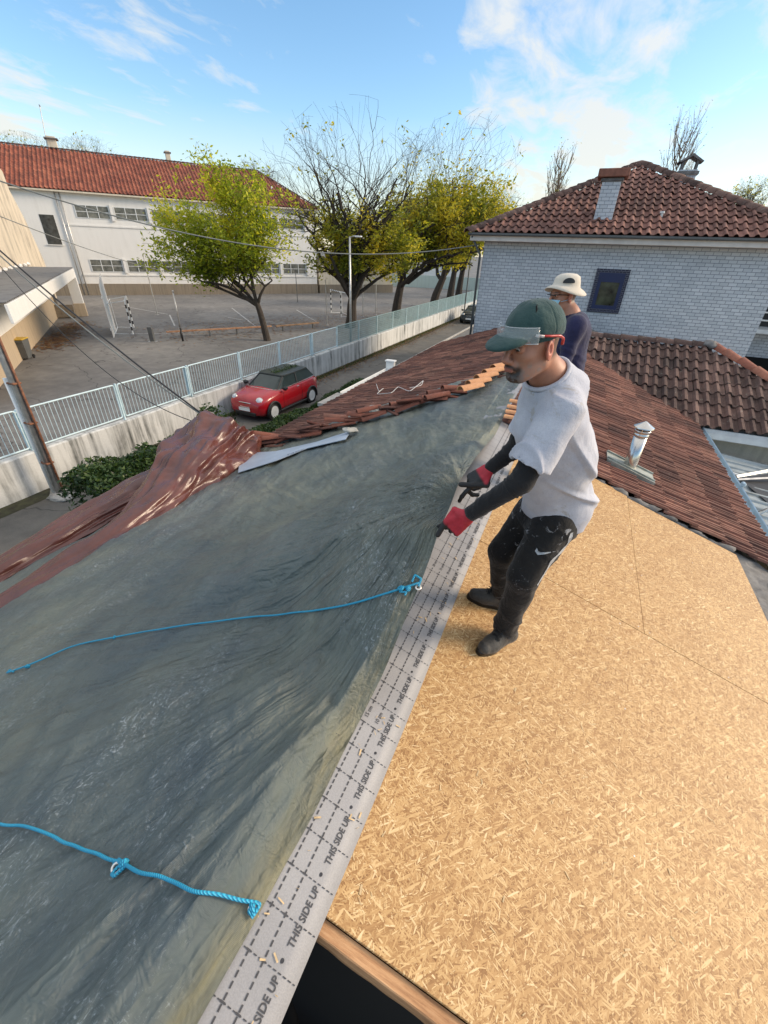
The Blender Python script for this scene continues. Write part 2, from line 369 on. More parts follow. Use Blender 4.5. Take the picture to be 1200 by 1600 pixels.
# ------------------------------------------------------------------ tile machinery
P_MARS = [(0, .012), (.05, .036), (.12, .036), (.17, .004), (.38, .000), (.45, .026), (.55, .026), (.62, .000), (.84, .004), (.88, .030), (.97, .030), (1.0, .012)]
P_BAR = [(0, .03), (.08, .06), (.18, .075), (.28, .075), (.38, .06), (.46, .03), (.55, .006), (.72, 0), (.9, .008), (1.0, .03)]
P_BAR5 = [(0, .02), (.18, .075), (.40, .07), (.58, .015), (.8, 0), (1., .02)]
def tiles(name, O, U, V, ulen, vlen, w, l, prof, mat, parent, inside=None, sd=1, jit=.004, lift=.022, th=.016, tb=.5, skip=0.0, **kw):
    O, U, V = [np.array(q, float) for q in (O, U, V)]; U /= np.linalg.norm(U); V /= np.linalg.norm(V); Nn = np.cross(U, V)
    if Nn[2] < 0: Nn = -Nn
    r = np.random.RandomState(sd); nu = int(round(ulen/w)); nv = int(math.ceil(vlen/l)); pr = np.array(prof); npn = len(pr)
    I, J = np.meshgrid(np.arange(nu), np.arange(nv), indexing='ij'); I = I.ravel(); J = J.ravel()
    if inside is not None:
        k = np.array([inside((i+.5)*w, (j+.5)*l) for i, j in zip(I, J)]); I = I[k]; J = J[k]
    if skip: k = r.rand(len(I)) > skip; I = I[k]; J = J[k]
    n = len(I); ju = r.randn(n)*jit; jv = r.randn(n)*jit*1.5; jh = np.abs(r.randn(n))*jit*.8; rot = r.randn(n)*jit*2
    uu = (I*w+ju)[:, None]+pr[None, :, 0]*w*1.03
    rows = []
    for q, (vo, ho) in enumerate(((-.03, lift-th), (-.03, lift), (l*1.02, 0))):
        vv = (J*l+jv)[:, None]+vo+(pr[None, :, 0]-.5)*rot[:, None]
        hh = pr[None, :, 1]+ho+jh[:, None]
        vv = np.minimum(vv, vlen+.0)
        rows.append(O[None, None, :]+uu[..., None]*U+vv[..., None]*V+hh[..., None]*Nn)
    VV = np.stack(rows, 1).reshape(-1, 3); b = (np.arange(n)*3*npn)[:, None]
    k = np.arange(npn-1)[None, :]; F_ = []
    for q in (0, 1):
        a0 = b+q*npn+k; F_.append(np.stack([a0, a0+1, a0+1+npn, a0+npn], -1).reshape(-1, 4))
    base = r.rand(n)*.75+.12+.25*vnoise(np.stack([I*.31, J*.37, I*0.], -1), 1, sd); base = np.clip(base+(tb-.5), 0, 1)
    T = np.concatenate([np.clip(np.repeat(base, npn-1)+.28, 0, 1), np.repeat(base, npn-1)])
    o = mesh_obj(name, VV, np.concatenate(F_), mat, parent, attrs={'tint': ('FACE', T)}); return tag(o, **kw)
def caps(mb, p0, p1, r=.10, l=.36, sd=3, n=7, mi=0):
    p0, p1 = np.array(p0, float), np.array(p1, float); d = p1-p0; L = np.linalg.norm(d); d /= L; k = max(1, int(L/l)); q = random.Random(sd)
    x = np.cross(d, (0, 0, 1)); x /= np.linalg.norm(x); u = np.cross(x, d)
    for i in range(k):
        a = p0+d*(i*L/k-.03)+x*q.gauss(0, .006)+u*q.gauss(0, .004); b = p0+d*((i+1)*L/k+.02); V = []; F_ = []
        for (c, rr, h) in ((a, r*.92, 0), (a, r*1.12, .012), (b, r*.95, 0)):
            for j in range(n):
                t = math.pi*j/(n-1); V.append(c+x*rr*math.cos(t)+u*(rr*math.sin(t)*.8+h))
        for s_ in range(2):
            for j in range(n-1): F_.append((s_*n+j, s_*n+j+1, (s_+1)*n+j+1, (s_+1)*n+j))
        mb.add(V, F_, mi, q.random()*.8+.1)

# ------------------------------------------------------------------ the low house whose roof is being redone
RX, RZ = -.65, 3.77
def zR(x): return RZ-.34*(x-RX)
def zL(x): return RZ+.33*(x-RX)
H = empty('low_house', (-1.3, 7.5, 0), label='single storey house with a half stripped red tile roof that both workers stand on', category='house')
H['category'] = 'house'
def par(o, p=H):
    o.parent = p; o.matrix_parent_inverse = Matrix.Translation(-Vector(p.location)) if p.rotation_euler.z == 0 else (Matrix.Translation(p.location) @ Matrix.Rotation(p.rotation_euler.z, 4, 'Z')).inverted(); return o
w = MB()
w.box((-4.95, 8.5, 1.1), (.2, 20, 2.2)); w.box((2.45, 8.5, 1.2), (.2, 20, 2.4)); w.box((-1.25, 18.4, 1.1), (7.2, .18, 2.2)); w.box((-1.25, -1.4, 1.1), (7.2, .18, 2.2))
par(w.build('wall', M_cream))
# dark roof deck under tarp; interior painted near-black in place of shade
par(mesh_obj('roof_deck', [(-5.1, -1.5, zL(-5.1)-.06), (RX, -1.5, RZ-.06), (RX, 18.45, RZ-.06), (-5.1, 18.45, zL(-5.1)-.06)], [(0, 1, 2, 3)], M_concD))
par(mesh_obj('roof_deck', [(RX+.01, 2.6, RZ-.10), (2.5, 2.6, zR(2.5)-.10), (2.5, 18.45, zR(2.5)-.10), (RX+.01, 18.45, RZ-.10)], [(0, 1, 2, 3)], M_concD))
par(MB().box((-1.2, 8.5, 1.0), (7.0, 19.5, .05)).build('interior_floor', M_shade))
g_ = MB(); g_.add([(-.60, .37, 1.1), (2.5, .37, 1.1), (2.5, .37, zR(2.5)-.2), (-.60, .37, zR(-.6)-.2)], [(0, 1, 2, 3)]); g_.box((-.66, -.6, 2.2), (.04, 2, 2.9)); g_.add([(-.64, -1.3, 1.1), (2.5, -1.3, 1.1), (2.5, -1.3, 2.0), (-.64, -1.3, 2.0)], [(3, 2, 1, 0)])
par(g_.build('interior_wall', M_shade))
# tile slopes
cr = math.hypot(1, .34); Ur = np.array([0, 1., 0]); Vr = np.array([-1, 0, .34])
def inR(u, v):
    X = 2.62-v/cr; Y = 4.98+u
    return Y < 12.95-.773*(X-RX) and not (v < .3 and u < .1) and not (v > 3.0 and u < .25)
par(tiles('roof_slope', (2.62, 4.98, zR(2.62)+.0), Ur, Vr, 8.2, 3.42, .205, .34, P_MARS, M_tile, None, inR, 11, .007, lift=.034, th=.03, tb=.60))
cl_ = math.hypot(1, .33); Vl = np.array([1, 0, .33])
def inL(u, v):
    X = -5.17+v/cl_; Y = 4.2+u; t = (X+5.0)/(4.35)
    return Y > 4.75+3.0*t+.55*math.sin(math.pi*max(0, min(1, t)))
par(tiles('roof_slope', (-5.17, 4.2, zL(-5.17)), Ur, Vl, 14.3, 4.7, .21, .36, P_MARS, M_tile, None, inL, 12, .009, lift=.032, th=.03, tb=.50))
W1 = math.hypot(2.6, 1.14)
def inW(u, v):
    X = .0+u; f = v/W1
    return X > 2.66-f*3.3-.1 and X < 5.7-2.7*f
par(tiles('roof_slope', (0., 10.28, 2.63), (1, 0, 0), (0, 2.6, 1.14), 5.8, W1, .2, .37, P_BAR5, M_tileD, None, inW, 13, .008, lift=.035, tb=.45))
par(mesh_obj('roof_deck', [(-.6, 12.9, 3.70), (2.7, 10.3, 2.55), (5.7, 10.3, 2.55), (3.0, 12.9, 3.70)], [(0, 1, 2, 3)], M_concD))
par(mesh_obj('roof_slope', [(3.0, 12.9, 3.72), (5.7, 10.3, 2.58), (5.7, 15.5, 2.58)], [(0, 1, 2)], M_tileD))
par(mesh_obj('roof_slope', [(3.0, 12.9, 3.72), (5.7, 15.5, 2.58), (1.0, 15.5, 2.58), (-.6, 12.9, 3.72)], [(0, 1, 2, 3)], M_tileD))
par(MB().box((4.1, 12.9, 1.2), (3.0, 5.0, 2.4)).build('wall', M_cream))
rc = MB(); caps(rc, (RX, 8.1, RZ+.05), (RX, 18.5, RZ+.05), .12, .38, 4); caps(rc, (-.55, 12.9, 3.80), (3.0, 12.9, 3.80), .12, .38, 5)
par(rc.build('ridge_tiles', M_tileD, None, True))
rc = MB(); caps(rc, (3.0, 12.9, 3.82), (5.7, 10.3, 2.70), .13, .38, 6); par(rc.build('hip_tiles', M_tileL, None, True))
# mortar at ridge end, gutters
gm = MB()
def lump(mb, c, s, n=9, sd=1, mi=0, sq=(1, 1, .6)):
    V = []; F_ = []; m2 = n*2
    for i in range(n+1):
        for j in range(m2):
            t = math.pi*i/n; p = 2*math.pi*j/m2; V.append((math.sin(t)*math.cos(p), math.sin(t)*math.sin(p), math.cos(t)))
    V = np.array(V); k = 1+.35*fbm(V+sd*3.7, 1.7, 3, sd); V = V*k[:, None]*s*np.array(sq)+np.array(c)
    for i in range(n):
        for j in range(m2): F_.append((i*m2+j, i*m2+(j+1) % m2, (i+1)*m2+(j+1) % m2, (i+1)*m2+j))
    mb.add(V, F_, mi)
for i, (x, y, z, s_) in enumerate(((2.95, 12.85, 3.86, .16), (-.6, 12.9, 3.86, .1))): _g = MB(); lump(_g, (x, y, z), s_, sd=i); par(_g.build('mortar', M_concD, None, True))
for i in range(16):
    X = .62+.095*i+rng.uniform(-.03, .03); _g = MB(); lump(_g, (X, 4.955+rng.uniform(-.015, .02), zR(X)-.03), rng.uniform(.05, .10), 6, i+5, sq=(1.3, .55, .5)); par(_g.build('mortar', M_concD, None, True))
for i in range(10):
    Y = rng.uniform(8.2, 18); 
    _g = MB(); lump(_g, (RX+rng.uniform(-.14, .14), Y, RZ+.03), rng.uniform(.04, .07), 6, i+33); par(_g.build('mortar', M_concD, None, True))

cs = MB()
for i in range(60):
    t = i/59; y = .2+t*4.75; cs.add([], [])
n_ = 90; V = []; F_ = []
for i in range(n_+1):
    for j in range(9): V.append((2.09+j*.075, -.2+i*.058, zR(2.1)-.06-.02*j))
V = np.array(V); V[:, 2] += .045*fbm(V*[1, 1, 0], 5, 4, 3)
for i in range(n_):
    for j in range(8): F_.append((i*9+j, i*9+j+1, (i+1)*9+j+1, (i+1)*9+j))
par(mesh_obj('wall_head', V, F_, M_concD))
def channel(mb, p, q, wd, dp, t=.006):
    p = np.array(p, float); q = np.array(q, float); d = (q-p)/np.linalg.norm(q-p); x = np.cross(d, (0, 0, 1)); x /= np.linalg.norm(x); u = np.cross(x, d)
    pr = [(-.5, 0), (-.5, -dp), (-.35, -dp-.02), (.35, -dp-.02), (.5, -dp), (.5, 0), (.5+t/wd*2, .008), (.5+t/wd*2, -dp), (.35, -dp-.03), (-.35, -dp-.03), (-.5-t/wd*2, -dp), (-.5-t/wd*2, .008)]
    V = [c+x*a*wd+u*b for c in (p, q) for a, b in pr]; k = len(pr)
    mb.add(V, [(i, (i+1) % k, k+(i+1) % k, k+i) for i in range(k)])
M_gut = simple('painted_gutter', (.42, .54, .62), .35, .15, 5, metal=.3)
gt = MB(); channel(gt, (2.72, 4.6, 2.63), (2.72, 10.32, 2.63), .18, .06); gt.box((2.83, 7.4, 2.67), (.05, .08, .06), bev=.01)
par(gt.build('gutter', M_gut))
gt = MB(); channel(gt, (-5.20, 5.6, zL(-5.17)+.0), (-5.20, 18.45, zL(-5.17)+.0), .07, .06)
par(gt.build('gutter', M_whitep))
gt = MB(); channel(gt, (2.86, 10.15, 2.60), (5.8, 10.15, 2.60), .30, .10)
par(gt.build('gutter', M_whitemetal))
# lead-grey tiles raised in the near edge of the right slope
# ------------------------------------------------------------------ osb boards, beam
def osbmat():
    t = MT('osb'); best = None; colb = None; base = t.obj()
    cols = []
    r = random.Random(3)
    lay = [(r.uniform(0, 3.14), (16, 26, 38, 30, 48, 20, 34, 44, 28, 55)[_], (3.2, 4.5, 6, 8, 9, 5.5, 7, 10, 4, 9)[_]) for _ in range(10)]
    wz = t.n('ShaderNodeTexNoise'); wz.inputs['Scale'].default_value = 4; t.l(base, wz.inputs['Vector'])
    wv = t.n('ShaderNodeVectorMath', operation='MULTIPLY_ADD'); t.l(wz.outputs[1], wv.inputs[0]); wv.inputs[1].default_value = (.022, .022, 0); t.l(base, wv.inputs[2])
    for i, (a, sx, sy) in enumerate(lay):
        q = t.n('ShaderNodeMapping'); q.inputs['Rotation'].default_value = (0, 0, a); q.inputs['Scale'].default_value = (1, 1, 0); t.l(wv.outputs[0], q.inputs[0])
        q2 = t.n('ShaderNodeMapping'); q2.inputs['Scale'].default_value = (sx*4.0, sy*3.0, 0); q2.inputs['Location'].default_value = (i*3.1, i*1.7, i*5); t.l(q.outputs[0], q2.inputs[0])
        v = t.n('ShaderNodeTexVoronoi', feature='F1', voronoi_dimensions='2D'); v.inputs['Scale'].default_value = 1; v.inputs['Randomness'].default_value = .9; t.l(q2.outputs[0], v.inputs['Vector'])
        s2 = t.n('ShaderNodeSeparateColor'); t.l(v.outputs['Color'], s2.inputs[0])
        pri = t.ma('MULTIPLY', s2.outputs[0], t.ramp(v.outputs['Distance'], (.30, 1.), (.46, 0.)))
        if best is None: best = pri; colb = s2.outputs[1]
        else:
            g = t.ma('GREATER_THAN', pri, best)
            mxx = t.n('ShaderNodeMix', data_type='FLOAT'); t.l(g, mxx.inputs[0]); t.l(colb, mxx.inputs[2]); t.l(s2.outputs[1], mxx.inputs[3]); colb = mxx.outputs[0]
            best = t.ma('MAXIMUM', pri, best)
    col = t.ramp(colb, (0., (.27, .145, .055)), (.15, (.38, .22, .09)), (.45, (.47, .295, .128)), (.75, (.55, .37, .175)), (.92, (.63, .46, .24)), (1., (.69, .54, .32)))
    ed = t.ramp(best, (.50, (.62, .52, .42)), (.72, (1, 1, 1)))
    col = t.mix(.8, col, ed, 'MULTIPLY')
    gr = t.noise(3, 6, .7, t.obj((40, 6, 1), (0, 0, .5))); col = t.mix(.35, col, t.ramp(gr, (.3, (.75, .68, .6)), (.7, (1.12, 1.1, 1.08))), 'MULTIPLY')
    big = t.noise(1.3, 4); col = t.mix(.4, col, t.ramp(big, (.35, (.84, .76, .68)), (.65, (1.08, 1.05, 1.02))), 'MULTIPLY')
    h_ = t.ma('ADD', t.ma('MULTIPLY', colb, .6), t.ma('MULTIPLY', best, .8))
    t.bump(h_, .16, .003); t.set(col=col, rough=.58, spec=.35); return t.m
M_osb = osbmat()
ang = math.atan(.34)
def _screws(b, x0, x1, y0, y1):
    for x in (x0+.04, (x0+x1)/2, x1-.04):
        for y in (y0+.04, y0+(y1-y0)*.34, y0+(y1-y0)*.67, y1-.04):
            if x > EX_+.02:
                o = MB().lathe([(.0045, 0), (.004, .0012), (.001, .0004)], n=8).build('screw', M_galv, b); o.location = ((x-(x0+x1)/2)*cr, y-(y0+y1)/2, .0082)
EX_ = -.31
def board(x0, x1, y0, y1, label, rot=0):
    cx_ = (x0+x1)/2; o = empty('osb_board', (cx_, (y0+y1)/2, zR(cx_)), 0)
    L = (x1-x0)*cr; mb = MB().box((0, 0, 0), (L, y1-y0, .016), bev=.002)
    b = mb.build('osb_board', M_osb, None); bpy.data.objects.remove(o)
    b.location = (cx_, (y0+y1)/2, zR(cx_)); b.rotation_euler = (0, ang, 0)
    _screws(b, x0, x1, y0, y1)
    return tag(b, label, 'board', 'osb boards laid on the stripped right slope')
board(-.60, 2.10, .385, 2.698, 'large oriented strand board nearest the camera, reaching down to the dark roof opening')
board(-.60, .9305, 2.7015, 4.95, 'oriented strand board behind the workman in the grey t-shirt, next to the metal flue')
board(.9315, 2.12, 2.7015, 4.88, 'oriented strand board at the right edge, below the ragged end of the tile slope')
def woodmat():
    t = MT('rough_timber'); g = t.noise(2.2, 7, .7, t.obj((3, 40, 40))); k = t.noise(3, 4)
    col = t.ramp(g, (.25, (.20, .09, .04)), (.5, (.42, .23, .11)), (.75, (.56, .35, .19))); col = t.mix(.5, col, t.ramp(k, (.35, (.6, .5, .42)), (.6, (1.1, 1.1, 1.1))), 'MULTIPLY')
    t.bump(g, .4, .004); t.set(col=col, rough=.75); return t.m
M_timber = woodmat()
nb = 60; V = []; F_ = []; Lb = 3.3
for i in range(nb+1):
    x = -.05*0+Lb*i/nb; e = .0025*math.sin(i*.9)+.002*math.sin(i*2.3+1)
    for (yy, z_) in ((.0, 0), (-.040-e*.2, 0), (-.044-e*.2, -.004), (-.050-e*.3, -.035), (-.046-e*.6, -.07), (0, -.075)): V.append((x, yy, z_))
for i in range(nb):
    for j in range(6): F_.append((i*6+j, i*6+(j+1) % 6, (i+1)*6+(j+1) % 6, (i+1)*6+j))
F_ += [tuple(range(6)), tuple(range(nb*6, nb*6+6))[::-1]]
bo = mesh_obj('timber_beam', V, F_, M_timber); bo.location = (-.62, .383, zR(-.62)-.012); bo.rotation_euler = (0, ang, 0)
tag(bo, 'rough sawn timber beam under the near edge of the board, above the dark opening', 'beam')
# ------------------------------------------------------------------ membrane with printing
def memmat():
    t = MT('grey_membrane'); f = t.noise(220, 2, .6); b = t.noise(2.2, 5, .6); col = t.mix(.35, t.ramp(b, (.35, (.265, .262, .27)), (.65, (.32, .315, .32))), t.ramp(f, (.3, (.7, .7, .7)), (.7, (1.2, 1.2, 1.2))), 'MULTIPLY')
    t.bump(t.ma('ADD', f, t.ma('MULTIPLY', t.noise(9, 3), 2.)), .12, .004); t.set(col=col, rough=.55); return t.m
M_mem = memmat(); M_ink = simple('grey_ink', (.045, .045, .05), .6, .25, 90)
mz = lambda x, y: RZ+.018-.34*(x-RX)+.006*math.sin(y*2.1)*math.sin(x*9)
EX = -.31; my0, my1 = -1.0, 8.0
def medge(y): return EX+.006*math.sin(y*1.7)
V = []; F_ = []; nx, ny = 12, 180
for i in range(ny+1):
    y = my0+(my1-my0)*i/ny
    for j in range(nx+1):
        x = (RX-.35)+(medge(y)-(RX-.35))*j/nx; z = mz(x, y) if x > RX else mz(RX, y)-.33*(RX-x)
        V.append((x, y, z))
for i in range(ny):
    for j in range(nx): F_.append((i*(nx+1)+j, i*(nx+1)+j+1, (i+1)*(nx+1)+j+1, (i+1)*(nx+1)+j))
MEM = mesh_obj('roofing_membrane', V, F_, M_mem, None, True, label='long grey roofing membrane strip printed with ruler lines and words, along the ridge', category='membrane')
sld = MEM.modifiers.new('s', 'SOLIDIFY'); sld.thickness = .003; sld.offset = -1
MEM['category'] = 'membrane'
def text_mesh(body, size, align='LEFT', bold=0.0, shear=0.0):
    cu = bpy.data.curves.new('t', 'FONT'); cu.body = body; cu.size = size; cu.offset = bold; cu.align_x = align; cu.align_y = 'CENTER'; cu.shear = shear; cu.resolution_u = 3
    o = bpy.data.objects.new('t', cu); COL.objects.link(o); bpy.context.view_layer.update()
    me = bpy.data.meshes.new_from_object(o.evaluated_get(bpy.context.evaluated_depsgraph_get()))
    v = np.array([q.co[:] for q in me.vertices]); f = [tuple(p.vertices) for p in me.polygons]
    bpy.data.objects.remove(o); bpy.data.curves.remove(cu); bpy.data.meshes.remove(me); return v, f
ink = MB()
def putm(v, f, dx, y0):            # flat lettering (x along +Y, y across) laid on the membrane
    P = [(dx-p[1], y0+p[0], mz(dx-p[1], y0+p[0])+.0022) for p in v]; ink.add(P, f)
tv, tf = text_mesh('THIS SIDE UP', .0290, 'CENTER', .0006); w0 = tv[:, 0].max()-tv[:, 0].min(); tv[:, 0] *= .158/w0; tv[:, 1] *= 1.0
circ = [(math.cos(a*math.pi/6)*.0062, math.sin(a*math.pi/6)*.0062) for a in range(12)]
k = 0; y = -.43
while y < 4.8:
    yd = .24+.2235*(math.floor((y-.24)/.2235+.5)); xx = -.372
    putm(tv, tf, xx+.006, yd+.112)
    ink.add([(xx+c[0], yd+c[1], mz(xx, yd)+.0022) for c in circ], [tuple(range(12))]); y += .2235
def dash(x0, y0, x1, y1, w_): 
    d = math.hypot(x1-x0, y1-y0); nx_, ny_ = -(y1-y0)/d*w_/2, (x1-x0)/d*w_/2
    P = [(x0-nx_, y0-ny_), (x1-nx_, y1-ny_), (x1+nx_, y1+ny_), (x0+nx_, y0+ny_)]
    ink.add([(a, b, mz(a, b)+.0022) for a, b in P], [(0, 1, 2, 3)])
lab = [(1.02, '15 cm', -.468), (1.02, '10 cm', -.418), (2.16, '20 cm', -.518), (2.16, '15 cm', -.468), (2.16, '10 cm', -.418), (3.3, '15 cm', -.468), (3.3, '10 cm', -.418)]
for X in (-.418, -.468, -.518):
    y = -.95
    while y < 5.6:
        if not any(abs(X-lx) < .01 and ly-.012 < y+.01 < ly+.062 for ly, _, lx in lab): dash(X, y, X, y+.0155, .0048)
        y += .0235
for ly, s_, lx in lab:
    v, f = text_mesh(s_, .024, 'LEFT', .0002); v[:, 0] *= .058/(v[:, 0].max()); putm(v, f, lx, ly)
y = .327-.1118*11
while y < 5:
    x = -.60
    while x < EX-.004:
        dash(x, y, min(x+.0105, EX-.003), y, .0028); x += .0165
    for X in (-.418, -.468): dash(X-.008, y, X+.008, y, .0048)
    y += .1118
ink.build('printed_lettering', M_ink, MEM)

q_ = random.Random(77); V = []; F_ = []; T = []
for i in range(420):
    if q_.random() < .85: x, y = q_.uniform(-.3, 2.05), q_.uniform(.42, 4.7)
    else: x, y = q_.uniform(-.5, -.32), q_.uniform(-.1, 3.5)
    a = q_.uniform(0, 3.14); l_ = q_.uniform(.004, .014); w_ = l_*q_.uniform(.12, .35); z = (zR(x)+.0095 if x > -.31 else mz(x, y)+.0035); c, s_ = math.cos(a), math.sin(a); b0 = len(V)
    for u, v in ((-l_, -w_), (l_, -w_*.6), (l_, w_), (-l_, w_*.7)): V.append((x+u*c-v*s_, y+u*s_+v*c, z-.34*(u*c-v*s_)+.001+q_.random()*.0015))
    F_.append((b0, b0+1, b0+2, b0+3)); T.append(q_.random())
tag(mesh_obj('wood_shavings', V, F_, simple('pale_shaving', (.55, .40, .22), .7, .35, 30), attrs={'tint': ('FACE', T)}), 'small pale wood shavings scattered over the boards and membrane', 'shavings', kind='stuff')
# ------------------------------------------------------------------ green tarpaulin
HND1 = atD(688, 828, 1.60); HND2 = atD(722, 748, 1.93)
def aty_(px, py, Y): return at(px, py, (0, 1, 0), (0, Y, 0))
edge_pts = [(-.50, -.9), (-.50, 0.)]
edge = [np.array((x, y, mz(x, y)+.012)) for x, y in edge_pts]+[at(px, py, (.34, 0, 1), (RX, 0, RZ+.03)) for px, py in ((403, 1432), (445, 1352), (482, 1288), (541, 1166), (560, 1130))]
edge += [aty_(600, 1050, 1.17), aty_(640, 950, 1.36), aty_(656, 914, 1.44), aty_(672, 872, 1.52)]
edge += [HND1+np.array((-.005, .0, .0)), atD(703, 792, 1.80), atD(718, 752, 1.93)+np.array((-.005, .01, -.01)), atX(742, 716, -.50), atX(760, 694, -.58), atX(790, 661, -.62), atX(806, 634, -.66), np.array((-.72, 7.6, 3.93))]
edge = np.array(edge)
def resample(P, n, pw=None):
    P = np.array(P, float); d = np.r_[0, np.cumsum(np.linalg.norm(np.diff(P, axis=0), axis=1))]; t = np.linspace(0, d[-1], n)
    # catmull-like smooth: interpolate then light smoothing
    Q = np.stack([np.interp(t, d, P[:, k]) for k in range(3)], 1)
    for _ in range(int(n/len(P)/3)):
        Q[1:-1] = Q[1:-1]*.5+.25*(Q[:-2]+Q[2:])
    return Q
NT, NS = 520, 430
E_ = resample(edge, NT)
far = [E_[-1], (-1.35, 8.35, 3.62), (-2.0, 8.0, 3.38), (-2.87, 7.5, 3.10), (-3.69, 6.5, 2.84), (-4.3, 5.6, 2.62), (-5.3, 4.9, 2.30), (-5.9, 4.6, 2.05)]
Fr = resample(far, NS)
Lf = resample([(-5.9, -1.2, 2.0), (-5.85, 1.5, 2.04), (-5.95, 3.2, 2.05), (-5.9, 4.6, 2.05)], NT)
Nr = resample([E_[0], (-.66, -.95, 3.78), (-2, -1.0, 3.36), (-4, -1.1, 2.70), (-5.2, -1.2, 2.28), (-5.9, -1.2, 2.0)], NS)
tt = np.linspace(0, 1, NT)[:, None, None]; ss = np.linspace(0, 1, NS)**1.35; ss3 = ss[None, :, None]
Frs = np.stack([np.interp(ss, np.linspace(0, 1, NS), Fr[:, k]) for k in range(3)], 1); Nrs = np.stack([np.interp(ss, np.linspace(0, 1, NS), Nr[:, k]) for k in range(3)], 1)
Pt = (1-ss3)*E_[:, None, :]+ss3*Lf[:, None, :]+(1-tt)*Nrs[None]+tt*Frs[None]-((1-tt)*((1-ss3)*E_[0]+ss3*Lf[0])+tt*((1-ss3)*E_[-1]+ss3*Lf[-1]))
# rest height: the deck plane plus slack; blend towards it away from the held edge
X, Y, Z = Pt[..., 0], Pt[..., 1], Pt[..., 2]
deck = np.where(X < RX, zL(X), RZ-.34*(X-RX))+.03; deck = np.where(X < -5.1, zL(-5.1)+.03-(-5.1-X)*.55, deck)
es = np.linalg.norm(Pt-E_[:, None, :], axis=2)
lft_ = np.clip(E_[:, 2]-(RZ-.34*(np.maximum(E_[:, 0], RX)-RX))-.03, 0, 1)[:, None]; bl = np.clip(es/(.35+3.0*lft_), 0, 1); bl = .25*bl*bl*(3-2*bl)+.75*bl
Z = Z*(1-bl)+np.maximum(deck, deck)*bl
Z = np.maximum(Z, deck-.012)
hc = np.array([-.36, 1.85]); dx, dy = X-hc[0], Y-hc[1]; rr = np.hypot(dx, dy)+.05; th = np.mod(np.arctan2(dy, dx)+.6, 2*math.pi)
q3 = lambda a, b, c=0: np.stack([a, b, np.zeros_like(a)+c], -1)
lr = np.log(rr)
fold = ridged(q3(th*5.0+.25*vnoise(q3(X, Y), 1.1, 5), lr*.45), 1.0, 3, 21)
fold2 = ridged(q3(th*16+.3*vnoise(q3(X, Y), 1.7, 15), lr*1.2), 1.0, 2, 22)
amp = np.clip(rr/.6, 0, 1)*np.exp(-np.maximum(rr-1.5, 0)/3.0)
ca, sa = math.cos(.55), math.sin(.55); xs, ys = X*ca+Y*sa, -X*sa+Y*ca
lng = ridged(q3(X*1.0+.12*Y, Y*.22), 1.6, 3, 31); lng2 = fbm(q3(xs*2.2, ys*.9), 1.3, 4, 32); crs = ridged(q3(X*2.2+.35*Y, Y*1.1), 3.2, 4, 33, .55)
inn = np.clip(es/.10, 0, 1)
Z = Z+inn*(amp*(.026*fold+.011*fold2)+.014*lng+.020*lng2+.003*crs+.006*ridged(q3(xs*5.5, ys*1.5)+.3*vnoise(q3(X, Y), 2.2, 61)[..., None], 1., 3, 62, .55)*np.clip(es*2, 0, 1))
sag = np.exp(-((ss[None, :]-.45)/.3)**2)*.05; Z = Z-sag*np.clip(tt[..., 0]*1.4, 0, 1)*0.5
